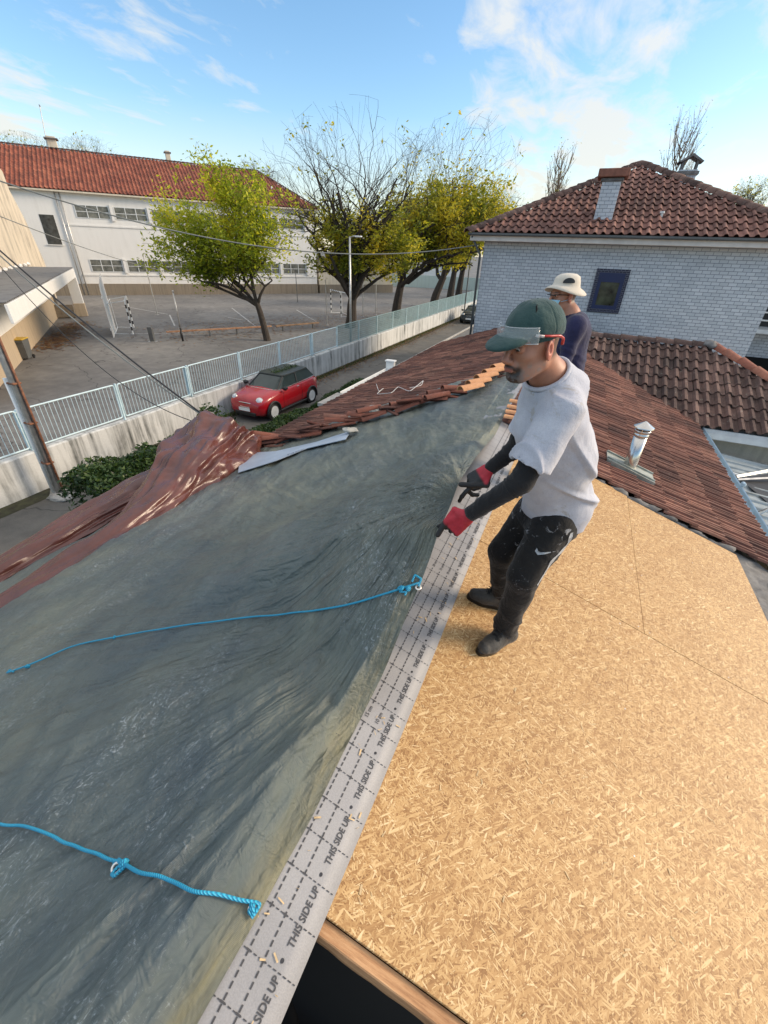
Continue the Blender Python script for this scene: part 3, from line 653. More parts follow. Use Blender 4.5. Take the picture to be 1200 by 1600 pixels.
# rolled hem at the far edge
hem = np.exp(-((1-tt[..., 0])/.012)**2); Z = Z+.05*hem; Z[-3:] -= np.array([.02, .06, .12])[:, None]
Z = np.where((X > RX-.03) & (Y < 1.6), np.maximum(Z, RZ-.34*(X-RX)+.024), Z)
V = np.stack([X, Y, Z], -1).reshape(-1, 3)
ii = np.arange(NT-1)[:, None]*NS+np.arange(NS-1)[None, :]
Fq = np.stack([ii, ii+NS, ii+NS+1, ii+1], -1).reshape(-1, 4)
def tarpmat():
    t = MT('green_tarpaulin'); b = t.noise(.7, 5, .6); m_ = t.noise(6, 6, .65, t.obj((1.0, .30, 1), (0, 0, -.35)))
    col = t.ramp(b, (.3, (.062, .092, .108)), (.5, (.110, .132, .122)), (.68, (.175, .188, .150)))  # bluer dark tone stands in for sky reflected on the cloth
    col = t.mix(.55, col, t.ramp(m_, (.3, (.6, .62, .66)), (.7, (1.3, 1.28, 1.2))), 'MULTIPLY')
    d1 = t.noise(.9, 5, .65, t.obj((1.6, .5, 1), (0, 0, -.2), loc=(2, 1, 0))); d2 = t.noise(26, 8, .9, t.obj((1, .7, 1)), 2.5)
    du = t.ma('MULTIPLY', t.ramp(d1, (.50, 0.), (.62, 1.)), t.ramp(d2, (.55, 0.), (.60, 1.)))
    ha = t.ramp(t.noise(.55, 6, .7, t.obj((1, .7, 1), loc=(5, 0, 0))), (.52, 0.), (.75, .32))
    col = t.mix(ha, col, (.30, .31, .27)); col = t.mix(t.ma('MULTIPLY', du, .75), col, (.62, .68, .72))
    litHemc = t.attr('hem'); hn = t.ramp(t.noise(16, 5, .7, t.obj((2, .3, 1))), (.3, (.10, .095, .055)), (.7, (.27, .25, .15)))  # khaki hem band paints the sunlight caught by the right-sloping edge
    col = t.mix(t.ma('MULTIPLY', litHemc, t.ramp(t.noise(7, 5, .7, t.obj((3, .4, 1))), (.35, .35), (.6, .85))), col, hn)
    wv = t.n('ShaderNodeTexWave', wave_type='BANDS', bands_direction='X'); wv.inputs['Scale'].default_value = 95; t.l(t.obj(), wv.inputs[0])
    wv2 = t.n('ShaderNodeTexWave', wave_type='BANDS', bands_direction='Y'); wv2.inputs['Scale'].default_value = 95; t.l(t.obj(), wv2.inputs[0])
    fa = t.attr('fan', 'Vector'); fm = t.n('ShaderNodeMapping'); fm.inputs['Scale'].default_value = (7, 1.6, 1); t.l(fa, fm.inputs[0]); cr1 = t.noise(1.0, 3, .55, fm.outputs[0], .6); fm2 = t.n('ShaderNodeMapping'); fm2.inputs['Scale'].default_value = (22, 5.5, 1); t.l(fa, fm2.inputs[0]); cr3 = t.noise(1.0, 3, .5, fm2.outputs[0], .9); iso = t.noise(13, 5, .6, None, .8)
    cr2 = t.noise(22, 6, .65, t.obj((1, .5, 1), (0, 0, .5)), .6)
    hh = t.ma('ADD', t.ma('MULTIPLY', t.ma('ADD', wv.outputs[1], wv2.outputs[1]), .012), t.ma('ADD', t.ma('ADD', t.ma('MULTIPLY', t.ma('ABSOLUTE', t.ma('SUBTRACT', cr1, .5)), -2.6), t.ma('MULTIPLY', t.ma('ABSOLUTE', t.ma('SUBTRACT', cr3, .5)), -.38)), t.ma('MULTIPLY', t.ma('ABSOLUTE', t.ma('SUBTRACT', iso, .5)), -.50)))
    t.bump(hh, .95, .05); t.set(col=col, rough=t.ramp(m_, (.3, .30), (.7, .46)), spec=.55); return t.m
M_tarp = tarpmat()
litHemA = np.clip(1-(es-.045)/.05, 0, 1)*np.clip((1.75-Y)/.7, 0, 1); litHemA = np.where(X > RX+.0, np.maximum(litHemA, 0), litHemA*.6)  # mask of the painted sunlit band, weaker left of the ridge
TARP = mesh_obj('green_tarpaulin', V, Fq, M_tarp, None, True, attrs={'hem': ('POINT', litHemA.reshape(-1)), 'fan': ('POINT', np.stack([th, lr, lr*0], -1).reshape(-1, 3))})
TARP['label'] = 'huge creased dark green tarpaulin spread over the left roof slope, edge held by the workman'; TARP['category'] = 'tarpaulin'
TV = V.copy()
def tarp_at(x, y):
    k = np.argmin((X-x)**2+(Y-y)**2); return np.array([X.flat[k], Y.flat[k], Z.flat[k]])
def tarp_px(px, py):       # where the sight line meets the cloth, in world space
    d = ray(px, py); Q = TV-C0; t = Q@d; dist = np.linalg.norm(Q-t[:, None]*d, axis=1)/t; dist[t < 0] = 9
    m_ = dist < max(.009, dist.min()*1.5); k = np.where(m_)[0][np.argmin(t[m_])]; return TV[k].copy()
def torus(mb, c, R, r, nrm, n=20, m_=8, sq=1, mi=0):
    B = basis(nrm); V = []; F_ = []
    for i in range(n):
        a = 2*math.pi*i/n
        for j in range(m_):
            b = 2*math.pi*j/m_; p = np.array([(R+r*math.cos(b))*math.cos(a)*sq, (R+r*math.cos(b))*math.sin(a), r*math.sin(b)]); V.append(np.array(c)+B@p)
    for i in range(n):
        for j in range(m_): F_.append((i*m_+j, ((i+1) % n)*m_+j, ((i+1) % n)*m_+(j+1) % m_, i*m_+(j+1) % m_))
    mb.add(V, F_, mi)
M_zinc = simple('zinc_eyelet', (.75, .74, .70), .3, .1, 20, metal=.6)
G1 = tarp_px(648, 917); G2 = tarp_px(402, 1424); G3 = tarp_px(184, 1347)
for g, s_, nm in ((G1, .011, (0.2, -.3, 1)), (G2, .013, (.9, -.2, .7)), (G3, .014, (.1, -.3, 1))):
    mb = MB(); torus(mb, g+np.array((0, 0, .008)), s_, .0045, nm, sq=1 if s_ != .013 else .8); mb.build('eyelet', M_zinc, TARP, True)
# blue ropes
def ropemat():
    t = MT('blue_rope'); w_ = t.n('ShaderNodeTexWave', wave_type='BANDS', bands_direction='DIAGONAL'); w_.inputs['Scale'].default_value = 60; t.l(t.obj(), w_.inputs[0])
    t.bump(w_.outputs[1], .6, .004); t.set(col=t.ramp(w_.outputs[1], (.1, (.012, .20, .38)), (.9, (.03, .42, .62))), rough=.5); return t.m
M_rope = ropemat()
def rope(name, pxs, r, label, knots=(), loops=(), lift=.012):
    pp_ = resample([(a, b, 0) for a, b in pxs], 70); rg = random.Random(4); Q = resample([tarp_px(a, b) for a, b, _ in pp_], 150)
    for q in Q: q[2] += lift
    for _ in range(25): Q[1:-1] = Q[1:-1]*.5+.25*(Q[:-2]+Q[2:])
    Q[:, 2] += .004; mb = MB(); mb.tube(Q, r, 8)
    for (kx, ky, s_) in knots:
        c = tarp_px(kx, ky)+np.array((0, 0, lift+.003)); 
        for i in range(3): torus(mb, c+np.array((rg.gauss(0, .003), rg.gauss(0, .003), .002*i)), s_, r*1.05, (rg.gauss(0, 1), rg.gauss(0, 1), .8), 14, 6)
    for L in loops:
        P = resample([tarp_px(*p)+np.array((0, 0, lift+.004)) for p in L], 40); mb.tube(P, r, 8)
    o = mb.build(name, M_rope, None, True); return tag(o, label, 'rope', 'blue ropes lying across the green tarpaulin')
rope('blue_rope', [(12, 1046), (45, 1035), (110, 1005), (185, 990), (290, 973), (385, 964), (480, 957), (560, 943), (625, 921), (652, 917)], .0052, 'thin blue rope running across the middle of the green tarpaulin to the far eyelet', ((40, 1037, .009), (176, 993, .004), (630, 924, .010), (641, 919, .007)), (((641, 918), (648, 908), (655, 914), (653, 922)), ((12, 1046), (16, 1041), (22, 1044)), ((628, 926), (634, 932), (630, 936))))
rope('blue_rope', [(-40, 1275), (0, 1285), (60, 1299), (100, 1315), (160, 1336), (195, 1347), (250, 1372), (300, 1389), (350, 1401), (395, 1411), (409, 1413)], .0058, 'thicker blue rope at the lower left, knotted through two metal eyelets near the camera', ((192, 1346, .009), (401, 1428, .006)), (((409, 1413), (413, 1420), (408, 1429), (401, 1430)), ((192, 1346), (182, 1352), (174, 1362), (180, 1363), (192, 1352)), ((178, 1347), (184, 1340), (192, 1344))))
# ------------------------------------------------------------------ red tarpaulin bundle
def redmat():
    t = MT('red_tarpaulin'); b = t.noise(1.6, 6, .65); c = t.noise(14, 7, .7, None, .8); col = t.ramp(b, (.3, (.070, .023, .020)), (.55, (.105, .034, .027)), (.75, (.155, .056, .042)))
    col = t.mix(.4, col, t.ramp(c, (.3, (.7, .68, .68)), (.7, (1.3, 1.25, 1.2))), 'MULTIPLY')
    t.bump(t.ma('MULTIPLY', t.ma('ABSOLUTE', t.ma('SUBTRACT', c, .5)), -2), .22, .012); t.set(col=col, rough=.27, spec=.6); return t.m
M_red = redmat()
RT = empty('red_tarpaulin', (-5.0, 4, 2.3), label='shiny brown-red tarpaulin bunched into a mound with two long folds along the left eave', category='tarpaulin')
def bundle(spine, wd, ht, sd, name='fold', nu=200, nv=110, fa=.06):
    P = resample(spine, nu); wd = np.interp(np.linspace(0, 1, nu), np.linspace(0, 1, len(wd)), wd); ht = np.interp(np.linspace(0, 1, nu), np.linspace(0, 1, len(ht)), ht)
    T = np.gradient(P, axis=0); T /= np.linalg.norm(T, axis=1)[:, None]; Sd = np.cross(T, (0, 0, 1.)); Sd /= np.linalg.norm(Sd, axis=1)[:, None]; U = np.cross(Sd, T)
    a = np.linspace(-.10, math.pi+.10, nv); ua = np.linspace(0, 1, nu)[:, None]; L = np.linalg.norm(P[-1]-P[0])
    cu = q3((ua*L+0*a), (0*ua+a)*1.0)
    n1_ = ridged(cu*np.array([.42, 2.3, 1])+.18*vnoise(cu, 2.0, sd)[..., None], 1., 2, sd, .5); n2_ = fbm(cu*np.array([1.2, 1.5, 1]), 1.4, 3, sd+3)
    n3_ = ridged(cu*np.array([2.6, 2.4, 1])+.4*vnoise(cu, 2.5, sd+9)[..., None], 1.2, 3, sd+4)
    k = 1+fa*7*(.30*n1_+.34*n2_+.05*n3_)
    endt = np.clip(np.minimum(ua*9, (1-ua)*9), 0, 1)**.5
    c = np.cos(a)[None, :]; s_ = np.sin(a)[None, :]; c = np.sign(c)*np.abs(c)**.8
    Q = P[:, None, :]+Sd[:, None, :]*(wd[:, None]*c*k*endt)[..., None]+U[:, None, :]*(ht[:, None]*s_*k*endt)[..., None]
    ii = np.arange(nu-1)[:, None]*nv+np.arange(nv-1)[None, :]; F_ = np.stack([ii, ii+1, ii+nv+1, ii+nv], -1).reshape(-1, 4)
    o = mesh_obj(name, Q.reshape(-1, 3), F_, M_red, None, True); par(o, RT); return o
bundle([(-4.20, -.9, 2.55), (-4.28, .5, 2.52), (-4.36, 1.4, 2.50), (-4.42, 2.4, 2.47), (-4.58, 3.3, 2.42), (-4.86, 4.2, 2.36), (-5.12, 5.0, 2.30), (-5.22, 5.6, 2.30), (-5.30, 6.0, 2.28)], [.25, .25, .25, .27, .30, .44, .62, .70, .52], [.09, .09, .09, .12, .19, .38, .70, .80, .52], 41, nu=300, nv=160)
bundle([(-5.40, -.6, 2.17), (-5.40, 1.0, 2.17), (-5.44, 2.0, 2.17), (-5.44, 2.9, 2.19), (-5.34, 3.7, 2.22), (-5.15, 4.4, 2.25), (-5.0, 4.9, 2.25)], [.19, .19, .21, .25, .32, .36, .3], [.10, .10, .12, .17, .24, .30, .2], 77, nu=220, nv=120)
# ------------------------------------------------------------------ white sheet at the eave, loose tiles
M_sheet = simple('white_underlay', (.36, .43, .52), .4, .12, 3, .15, 12)
def Lp(px, py, dz=.06): return at(px, py, (-.33, 0, 1), (RX, 0, RZ+dz))
pp = [Lp(*p) for p in ((372, 738), (376, 708), (430, 705), (495, 690), (548, 673), (540, 686), (480, 700), (430, 720))]
mb = MB(); mb.add([p for p in pp]+[p-np.array((0, 0, .01)) for p in pp], [tuple(range(8))[::-1], tuple(range(8, 16))]+[(i, (i+1) % 8, 8+(i+1) % 8, 8+i) for i in range(8)])
WS = mb.build('underlay_sheet', M_sheet); tag(WS, 'bluish white underlay sheet showing between the green tarpaulin and the broken tiles', 'underlay sheet')
v, f = text_mesh('MPE', .16, 'LEFT'); 
p0 = Lp(448, 711, .066); ax = Lp(478, 701, .066)-p0; ax /= np.linalg.norm(ax); nrm = np.array([-.33, 0, 1]); nrm /= np.linalg.norm(nrm); ay = np.cross(nrm, ax)
mb = MB(); mb.add([p0+ax*q[0]+ay*q[1]*.8 for q in v], f); mb.build('printed_lettering', simple('blue_grey_ink', (.16, .19, .24), .6), WS)
def tile_mesh(kind, s=1.0):
    if kind == 'flat':
        pr = P_MARS; w_, l_, th = .22*s, .40*s, .014; V = []
        for yy in (0, l_):
            for x, h_ in pr: V.append((x*w_-w_/2, yy-l_/2, h_))
            for x, h_ in pr: V.append((x*w_-w_/2, yy-l_/2, h_-th))
    else:
        w_, l_, th = .19*s, .42*s, .014; V = []; pr = [(i/10, 0) for i in range(11)]
        for q, yy in enumerate((0, l_)):
            R = w_/2*(1.0 if q == 0 else .85)
            for rr_ in (R, R-th):
                for i in range(11): a = math.pi*(1-i/10); V.append((rr_*math.cos(a), yy-l_/2, rr_*math.sin(a)*.85))
    n = len(pr); F_ = []
    for i in range(n-1):
        F_ += [(i, i+1, 2*n+i+1, 2*n+i), (n+i+1, n+i, 3*n+i, 3*n+i+1), (n+i, n+i+1, i+1, i), (2*n+i, 2*n+i+1, 3*n+i+1, 3*n+i)]
    F_ += [(0, 2*n, 3*n, n), (n-1, 2*n-1, 4*n-1, 3*n-1)]
    return V, F_
tm = {}
for k_ in ('flat', 'barrel'):
    V_, F_ = tile_mesh(k_)
    for ci, mm in enumerate((M_tileL, M_tile, M_tileO)):
        me = bpy.data.meshes.new('loose_tile'); me.from_pydata(V_, [], F_); me.materials.append(mm)
        a = me.attributes.new('tint', 'FLOAT', 'FACE'); a.data.foreach_set('value', [.25+.25*ci]*len(F_)); tm[k_, ci] = me
where = ['at the eave end of the broken row', 'low in the broken row', 'in the lower middle of the broken row', 'in the upper middle of the broken row', 'high in the broken row beside the ridge']
kinds = {('flat', 0): 'reddish flat', ('flat', 1): 'dark brown flat', ('barrel', 0): 'reddish curved', ('barrel', 1): 'dark brown curved', ('barrel', 2): 'sunlit orange curved', ('flat', 2): 'sunlit orange flat'}
slot = {}
def loose(kind, ci, p, rz, rx, ry, lab=None, sc=1.0):
    o = bpy.data.objects.new('loose_roof_tile', tm[kind, ci]); COL.objects.link(o); o.location = p; o.rotation_euler = (rx, ry, rz)
    tag(o, lab, 'roof tile', 'loose roof tiles heaped along the far edge of the green tarpaulin'); o.scale = (sc,)*3; return o
rl = random.Random(21); row = [(418, 690), (450, 684), (480, 676), (505, 668), (530, 662), (556, 655), (580, 650), (606, 642), (632, 636), (655, 630), (676, 624), (694, 618), (712, 612)]
cnt = 0
for lay in range(3):
    for i, (qx, qy) in enumerate(row):
        if lay == 2 and i % 2: continue
        if lay == 2 and i > 9: continue
        kind = 'barrel' if rl.random() < .45 else 'flat'; ci = 0 if rl.random() < .6 else 1
        p = Lp(qx+rl.uniform(-8, 8), qy+2-lay*5, .08+.05*lay); an = rl.gauss(1.15, .22)
        zone = where[min(4, int(i/len(row)*5))]; key = (kind, ci, zone, lay)
        nm = ('bottom', 'middle', 'top')[lay]; side = 'nearer the eave' if i % 2 == 0 else 'nearer the ridge'
        third = '' if (i//2) % 2 else ', tilted'
        loose(kind, ci, p, -an, .28*rl.gauss(.3, .6), -.33+rl.gauss(0, .10), f'{kinds[kind, ci]} tile {where[min(4, int(i/len(row)*5))]}, {nm} layer, {side}')
for i, (qx, qy, rz) in enumerate(((736, 607, -.7), (748, 598, -.75), (760, 589, -.7), (772, 581, -.75), (784, 573, -.7))):
    p = Lp(qx, qy, .15); loose('barrel', 2, p, rz, .10, -.2, f'sunlit orange curved tile, {["first", "second", "third", "fourth", "fifth"][i]} from the eave in the row leading up to the workman\'s chin')
for i, (qx, qy) in enumerate(((806, 648), (808, 640), (804, 656), (811, 631))):
    p = at(qx, qy, (.34, 0, 1), (RX, 0, RZ+.12)); loose('barrel', 2, p, 1.57, .05, .3, f'sunlit orange flat tile by the workman\'s chest, {["third", "second", "lowest", "topmost"][i]} in the little stack' if i != 0 else 'sunlit orange flat tile by the workman\'s chest, third from the top of the little stack', .62)
# grey broken pieces + wire on slope
M_slab = simple('broken_mortar', (.36, .35, .31), .9, .3, 9, .5, 40)
for qx, qy, s_, lb in ((590, 640, .16, 'grey broken mortar slab lying flat on the red tiles left of the stacked tiles'), (737, 604, .11, 'whitish grey lump of mortar beside the first sunlit orange tile'), (548, 672, .10, 'small grey mortar chunk wedged between the loose tiles and the white sheet')):
    mb = MB(); lump(mb, Lp(qx, qy, .10), s_, 7, int(qx), sq=(1.2, .8, .35)); tag(mb.build('mortar_chunk', M_slab), lb, 'mortar chunk')
mb = MB(); wp = [(588, 600), (592, 612), (600, 606), (588, 616), (612, 614), (622, 604), (640, 612), (655, 600), (662, 594), (658, 603), (640, 606)]
mb.tube(resample([Lp(a, b, .10+.02*math.sin(i*2)) for i, (a, b) in enumerate(wp)], 60), .006, 5); tag(mb.build('wire', M_whitemetal), 'tangled pale wire lying on the red tiles of the left slope', 'wire')
# ------------------------------------------------------------------ porch channel and slab beyond the left eave
mb = MB(); channel(mb, (-5.72, 10.6, 2.05), (-5.72, 14.0, 2.05), .22, .12); o = mb.build('white_channel', M_whitep); tag(o, 'white metal channel outside the left eave, ending in a square cap', 'gutter channel')
MB().box((-5.72, 14.05, 2.10), (.30, .16, .34), bev=.02).box((-5.72, 14.05, 2.29), (.36, .22, .05), bev=.01).build('end_cap', M_whitep, o)
mb = MB().box((-5.75, 10.1, 1.96), (.42, 1.1, .10), bev=.01); tag(mb.build('concrete_slab', M_conc), 'pale concrete porch slab below the left eave, just before the white channel', 'slab')
# ------------------------------------------------------------------ flue
FL = empty('metal_flue', (1.12, 5.35, zR(1.12)), label='stainless steel chimney flue with a conical cowl on the right tile slope', category='chimney flue')
fb = atZ(984, 728, 3.28); fb = at(984, 728, (.34, 0, 1), (RX, 0, RZ+.08)); FL.location = fb
mb = MB().lathe([(.075, -.1), (.075, .02), (.075, .42)], n=32); mb.build('pipe', M_steel, FL, True)
mb = MB().lathe([(.080, .40), (.086, .405), (.086, .43), (.080, .435), (.082, .455), (.090, .46), (.090, .475), (.08, .48)], n=32); mb.build('collar', M_steel, FL, True)
mb = MB().lathe([(.112, .505), (.115, .51), (.112, .52), (.06, .55), (.006, .585)], n=32); mb.build('cowl', M_steel, FL, False)
for a in (0.3, 2.4, 4.5): MB().box((.092*math.cos(a), .092*math.sin(a), .49), (.008, .008, .06)).build('bracket', M_steel, FL)
M_flash = simple('mossy_zinc', (.33, .35, .30), .55, .35, 8, .2, 30, metal=.4, c2=(.42, .44, .40))
A_ = math.atan(.34); MM = np.array([[math.cos(A_), 0, math.sin(A_)], [0, 1, 0], [-math.sin(A_), 0, math.cos(A_)]])
mb = MB().box((.0, -.02, .0), (.62, .30, .012), M=MM).box((0, -.17, -.02), (.62, .012, .06), M=MM)
for yy in (-.12, .10): mb.box(tuple(MM@np.array((0, yy, .015))), (.62, .02, .02), M=MM)
mb.build('flashing', M_flash, FL)
# ------------------------------------------------------------------ neighbour's metal roof
def ribbed():
    V = []; F_ = []; ny = 130; y0, y1 = 3.0, 9.95; x0, x1 = 2.86, 9.0
    for i in range(ny*4+1):
        y = y0+(y1-y0)*i/(ny*4); ph = (y*3.6) % 1.0; h_ = .035*(1 if ph < .16 else (1-(ph-.16)/.08 if ph < .24 else (0 if ph < .92 else (ph-.92)/.08)))
        for x in (x0, 4.5, 6.5, x1): V.append((x, y, 2.30-.10*(x-x0)+h_))
    for i in range(ny*4):
        for j in range(3): F_.append((i*4+j, i*4+j+1, (i+1)*4+j+1, (i+1)*4+j))
    return V, F_
t = MT('weathered_metal_sheet'); b = t.noise(1.6, 7, .7, t.obj((.35, 3.2, 1))); c_ = t.noise(9, 6, .7)
col = t.ramp(b, (.3, (.16, .19, .20)), (.5, (.36, .41, .43)), (.7, (.13, .13, .11))); col = t.mix(.5, col, t.ramp(c_, (.35, (.6, .6, .6)), (.7, (1.2, 1.2, 1.2))), 'MULTIPLY'); t.set(col=col, rough=.5, metal=.25); M_sheetm = t.m
V_, F_ = ribbed(); MR = mesh_obj('metal_roof', V_, F_, M_sheetm, None, False); tag(MR, 'weathered ribbed metal roof beyond the right gutter, streaked grey', 'metal roof')
MR.modifiers.new('s', 'SOLIDIFY').thickness = .004
tag(MB().box((6, 6.4, 1.0), (6, 6.6, 2.0)).build('shed_wall', M_conc), 'low concrete block under the ribbed metal roof', 'wall')
zm = lambda x: 2.30-.10*(x-2.86)+.05
mb = MB(); mb.tube([atZ(1118, 731, zm(3.2)+.02), atZ(1230, 768, zm(4.2)+.02)], .026, 8); tag(mb.build('metal_rail', M_whitep), 'white metal rail lying on the ribbed roof, the longest one', 'rail')
a_, b_ = atZ(1150, 745, zm(3.6)+.05), atZ(1215, 733, zm(4.4)+.18)
mb = MB(); mb.tube([a_, b_], .03, 4); mb.tube([a_+np.array((0, -.12, 0)), b_+np.array((.1, -.3, .0))], .022, 4); 
PF = mb.build('panel_frame', M_galv); tag(PF, 'grey metal mounting frame with a dark panel leaning on the ribbed roof', 'mounting frame')
mb = MB(); c0_, c1_ = a_+np.array((.05, -.02, -.01)), b_+np.array((.05, -.02, -.02)); mb.add([c0_, c1_, c1_+np.array((.35, -1.25, -.22)), c0_+np.array((.25, -.75, -.05))], [(0, 1, 2, 3)]); mb.build('panel', M_black, PF)
mb = MB(); q_ = atZ(1183, 806, zm(3.8)); mb.tube([q_, q_+np.array((.25, .1, .28))], .02, 6); mb.box(tuple(q_), (.14, .10, .015), bev=.004); tag(mb.build('roof_bracket', M_galv), 'small grey angled bracket bolted to the ribbed roof', 'bracket')
mb = MB(); mb.tube(resample([atZ(1160, 800, zm(3.4)), atZ(1172, 802, zm(3.5)), atZ(1186, 799, zm(3.7)+.05), atZ(1205, 792, zm(4)+.05)], 20), .008, 5); tag(mb.build('black_cable', M_cableD), 'short black cable lying on the ribbed metal roof', 'cable')
# hedge and bushes
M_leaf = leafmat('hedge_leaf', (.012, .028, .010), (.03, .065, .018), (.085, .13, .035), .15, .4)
def leafquad(V, F_, T, c, s, q, tint):
    d = np.array([q.gauss(0, 1), q.gauss(0, 1), q.gauss(0, .7)]); d /= np.linalg.norm(d); e = np.cross(d, [q.gauss(0, 1), q.gauss(0, 1), q.gauss(0, 1)]); e /= np.linalg.norm(e)+1e-6
    b0 = len(V); V += [tuple(c-d*s), tuple(c+e*s*.42), tuple(c+d*s), tuple(c-e*s*.42)]; F_.append((b0, b0+1, b0+2, b0+3)); T.append(tint)
def shrub(name, n, fn, s, mat, sd, stems=None, **k):
    q = random.Random(sd); V = []; F_ = []; T = []
    for i in range(n):
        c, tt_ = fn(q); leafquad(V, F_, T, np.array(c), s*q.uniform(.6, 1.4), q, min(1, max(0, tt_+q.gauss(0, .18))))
    o = empty(name, k.pop('loc'), **k); par(mesh_obj('foliage', V, F_, mat, None, attrs={'tint': ('FACE', T)}), o)
    for a, b in (stems or []): par(MB().tube([a, b], [.03, .012], 6).build('stem', M_bark), o)
    return o
tb_ = MT('bark'); bn = tb_.noise(7, 7, .7, tb_.obj((2, 2, .5))); tb_.bump(bn, .6, .03); tb_.set(col=tb_.ramp(bn, (.3, (.018, .014, .011)), (.7, (.07, .055, .042))), rough=.9); M_bark = tb_.m
tb_ = MT('twig'); tb_.set(col=(.16, .115, .075), rough=.9); M_twig = tb_.m
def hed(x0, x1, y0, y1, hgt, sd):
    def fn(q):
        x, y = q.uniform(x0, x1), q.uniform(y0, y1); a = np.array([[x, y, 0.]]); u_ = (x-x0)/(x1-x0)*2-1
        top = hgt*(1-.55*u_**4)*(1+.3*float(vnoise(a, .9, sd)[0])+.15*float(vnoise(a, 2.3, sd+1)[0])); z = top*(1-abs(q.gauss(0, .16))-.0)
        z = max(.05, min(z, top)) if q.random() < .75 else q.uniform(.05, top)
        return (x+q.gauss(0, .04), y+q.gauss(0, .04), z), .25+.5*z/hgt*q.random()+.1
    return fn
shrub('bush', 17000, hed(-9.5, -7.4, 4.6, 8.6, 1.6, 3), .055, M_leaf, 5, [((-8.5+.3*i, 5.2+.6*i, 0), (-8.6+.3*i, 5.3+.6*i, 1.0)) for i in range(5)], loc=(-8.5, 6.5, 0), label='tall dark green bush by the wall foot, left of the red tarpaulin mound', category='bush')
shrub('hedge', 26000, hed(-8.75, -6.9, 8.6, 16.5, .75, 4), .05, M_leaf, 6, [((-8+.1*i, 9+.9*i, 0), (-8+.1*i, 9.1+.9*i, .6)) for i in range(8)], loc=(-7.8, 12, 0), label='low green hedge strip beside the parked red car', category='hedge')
shrub('bush', 1500, hed(-6.1, -5.4, 18.9, 20.2, 1.5, 8), .06, M_leaf, 9, [((-5.7, 19.4, 0), (-5.7, 19.5, 1.0))], loc=(-5.7, 19.4, 0), label='small green bush at the corner of the white brick house', category='bush')
# ------------------------------------------------------------------ low wall and fence
FXX = -11.78
mb = MB(); nseg = 60; V = []; F_ = []
for i in range(nseg+1):
    y = -2+58*i/nseg
    for (x, z) in ((-11.64, -.02), (-11.66, .5), (-11.66, .97), (-11.70, 1.0), (-11.88, 1.0), (-11.92, .97), (-11.92, -.02)): V.append((x+.012*math.sin(y*3.1+z*4), y, z+(.012*math.sin(y*1.3) if z > .9 else 0)))
for i in range(nseg):
    for j in range(6): F_.append((i*7+j, (i+1)*7+j, (i+1)*7+j+1, i*7+j+1))
F_ += [tuple(range(7)), tuple(range(nseg*7, nseg*7+7))[::-1]]
WALL = mesh_obj('low_wall', V, F_, M_stain); tag(WALL, 'long low white rendered wall with black damp streaks between lane and schoolyard', 'wall')
FN = empty('metal_fence', (FXX, 20, 1.0), label='pale blue metal railing fence standing on top of the low stained wall', category='fence')
def frame_loop(mb, y0, y1, z0, z1, r, rad=.05, X=FXX):
    P = []
    for cy_, cz_, a0 in ((y1-rad, z1-rad, 0), (y0+rad, z1-rad, 90), (y0+rad, z0+rad, 180), (y1-rad, z0+rad, 270)):
        for k in range(4): a = math.radians(a0+k*30); P.append((X, cy_+rad*math.cos(a), cz_+rad*math.sin(a)))
    P.append(P[0]); mb.tube(P, r, 6, cap=False)
posts = [0.35, 2.95, 5.55, 8.15, 10.8, 13.4, 16.0, 18.7]
M_wire = simple('wire_mesh', (.22, .34, .36), .5, .15)
for i, y in enumerate(posts):
    if i < len(posts):
        y1 = posts[i+1] if i+1 < len(posts) else 21.2
        mb = MB(); frame_loop(mb, y+.06, y1-.06, 1.08, 2.02, .022)
        nb_ = 22
        for k in range(1, nb_): yy = y+.06+(y1-y-.12)*k/nb_; mb.tube([(FXX, yy, 1.09), (FXX, yy, 2.01)], .0085, 5, cap=False)
        par(mb.build('panel', M_blue, None, True), FN)
    mb = MB().box((FXX, y, 1.5), (.05, .05, 1.10), bev=.006)
    if i in (0, 2, 4, 7): mb.box((FXX-.05, y, 1.98), (.14, .11, .03)).box((FXX-.10, y, 1.45), (.03, .10, 1.0))
    par(mb.build('post', M_blue), FN)
y = 21.2
while y < 55:
    y1 = y+2.6; mb = MB(); frame_loop(mb, y+.03, y1-.03, 1.06, 2.05, .02, .03)
    for k in range(1, 36): yy = y+.03+(y1-y-.06)*k/36; mb.tube([(FXX, yy, 1.08), (FXX, yy, 2.03)], .010, 3, cap=False)
    for k in range(1, 9): mb.tube([(FXX, y+.03, 1.06+.11*k), (FXX, y1-.03, 1.06+.11*k)], .009, 3, cap=False)
    par(mb.build('mesh_panel', M_wire), FN); par(MB().box((FXX, y, 1.5), (.05, .05, 1.1)).build('post', M_blue), FN); y = y1
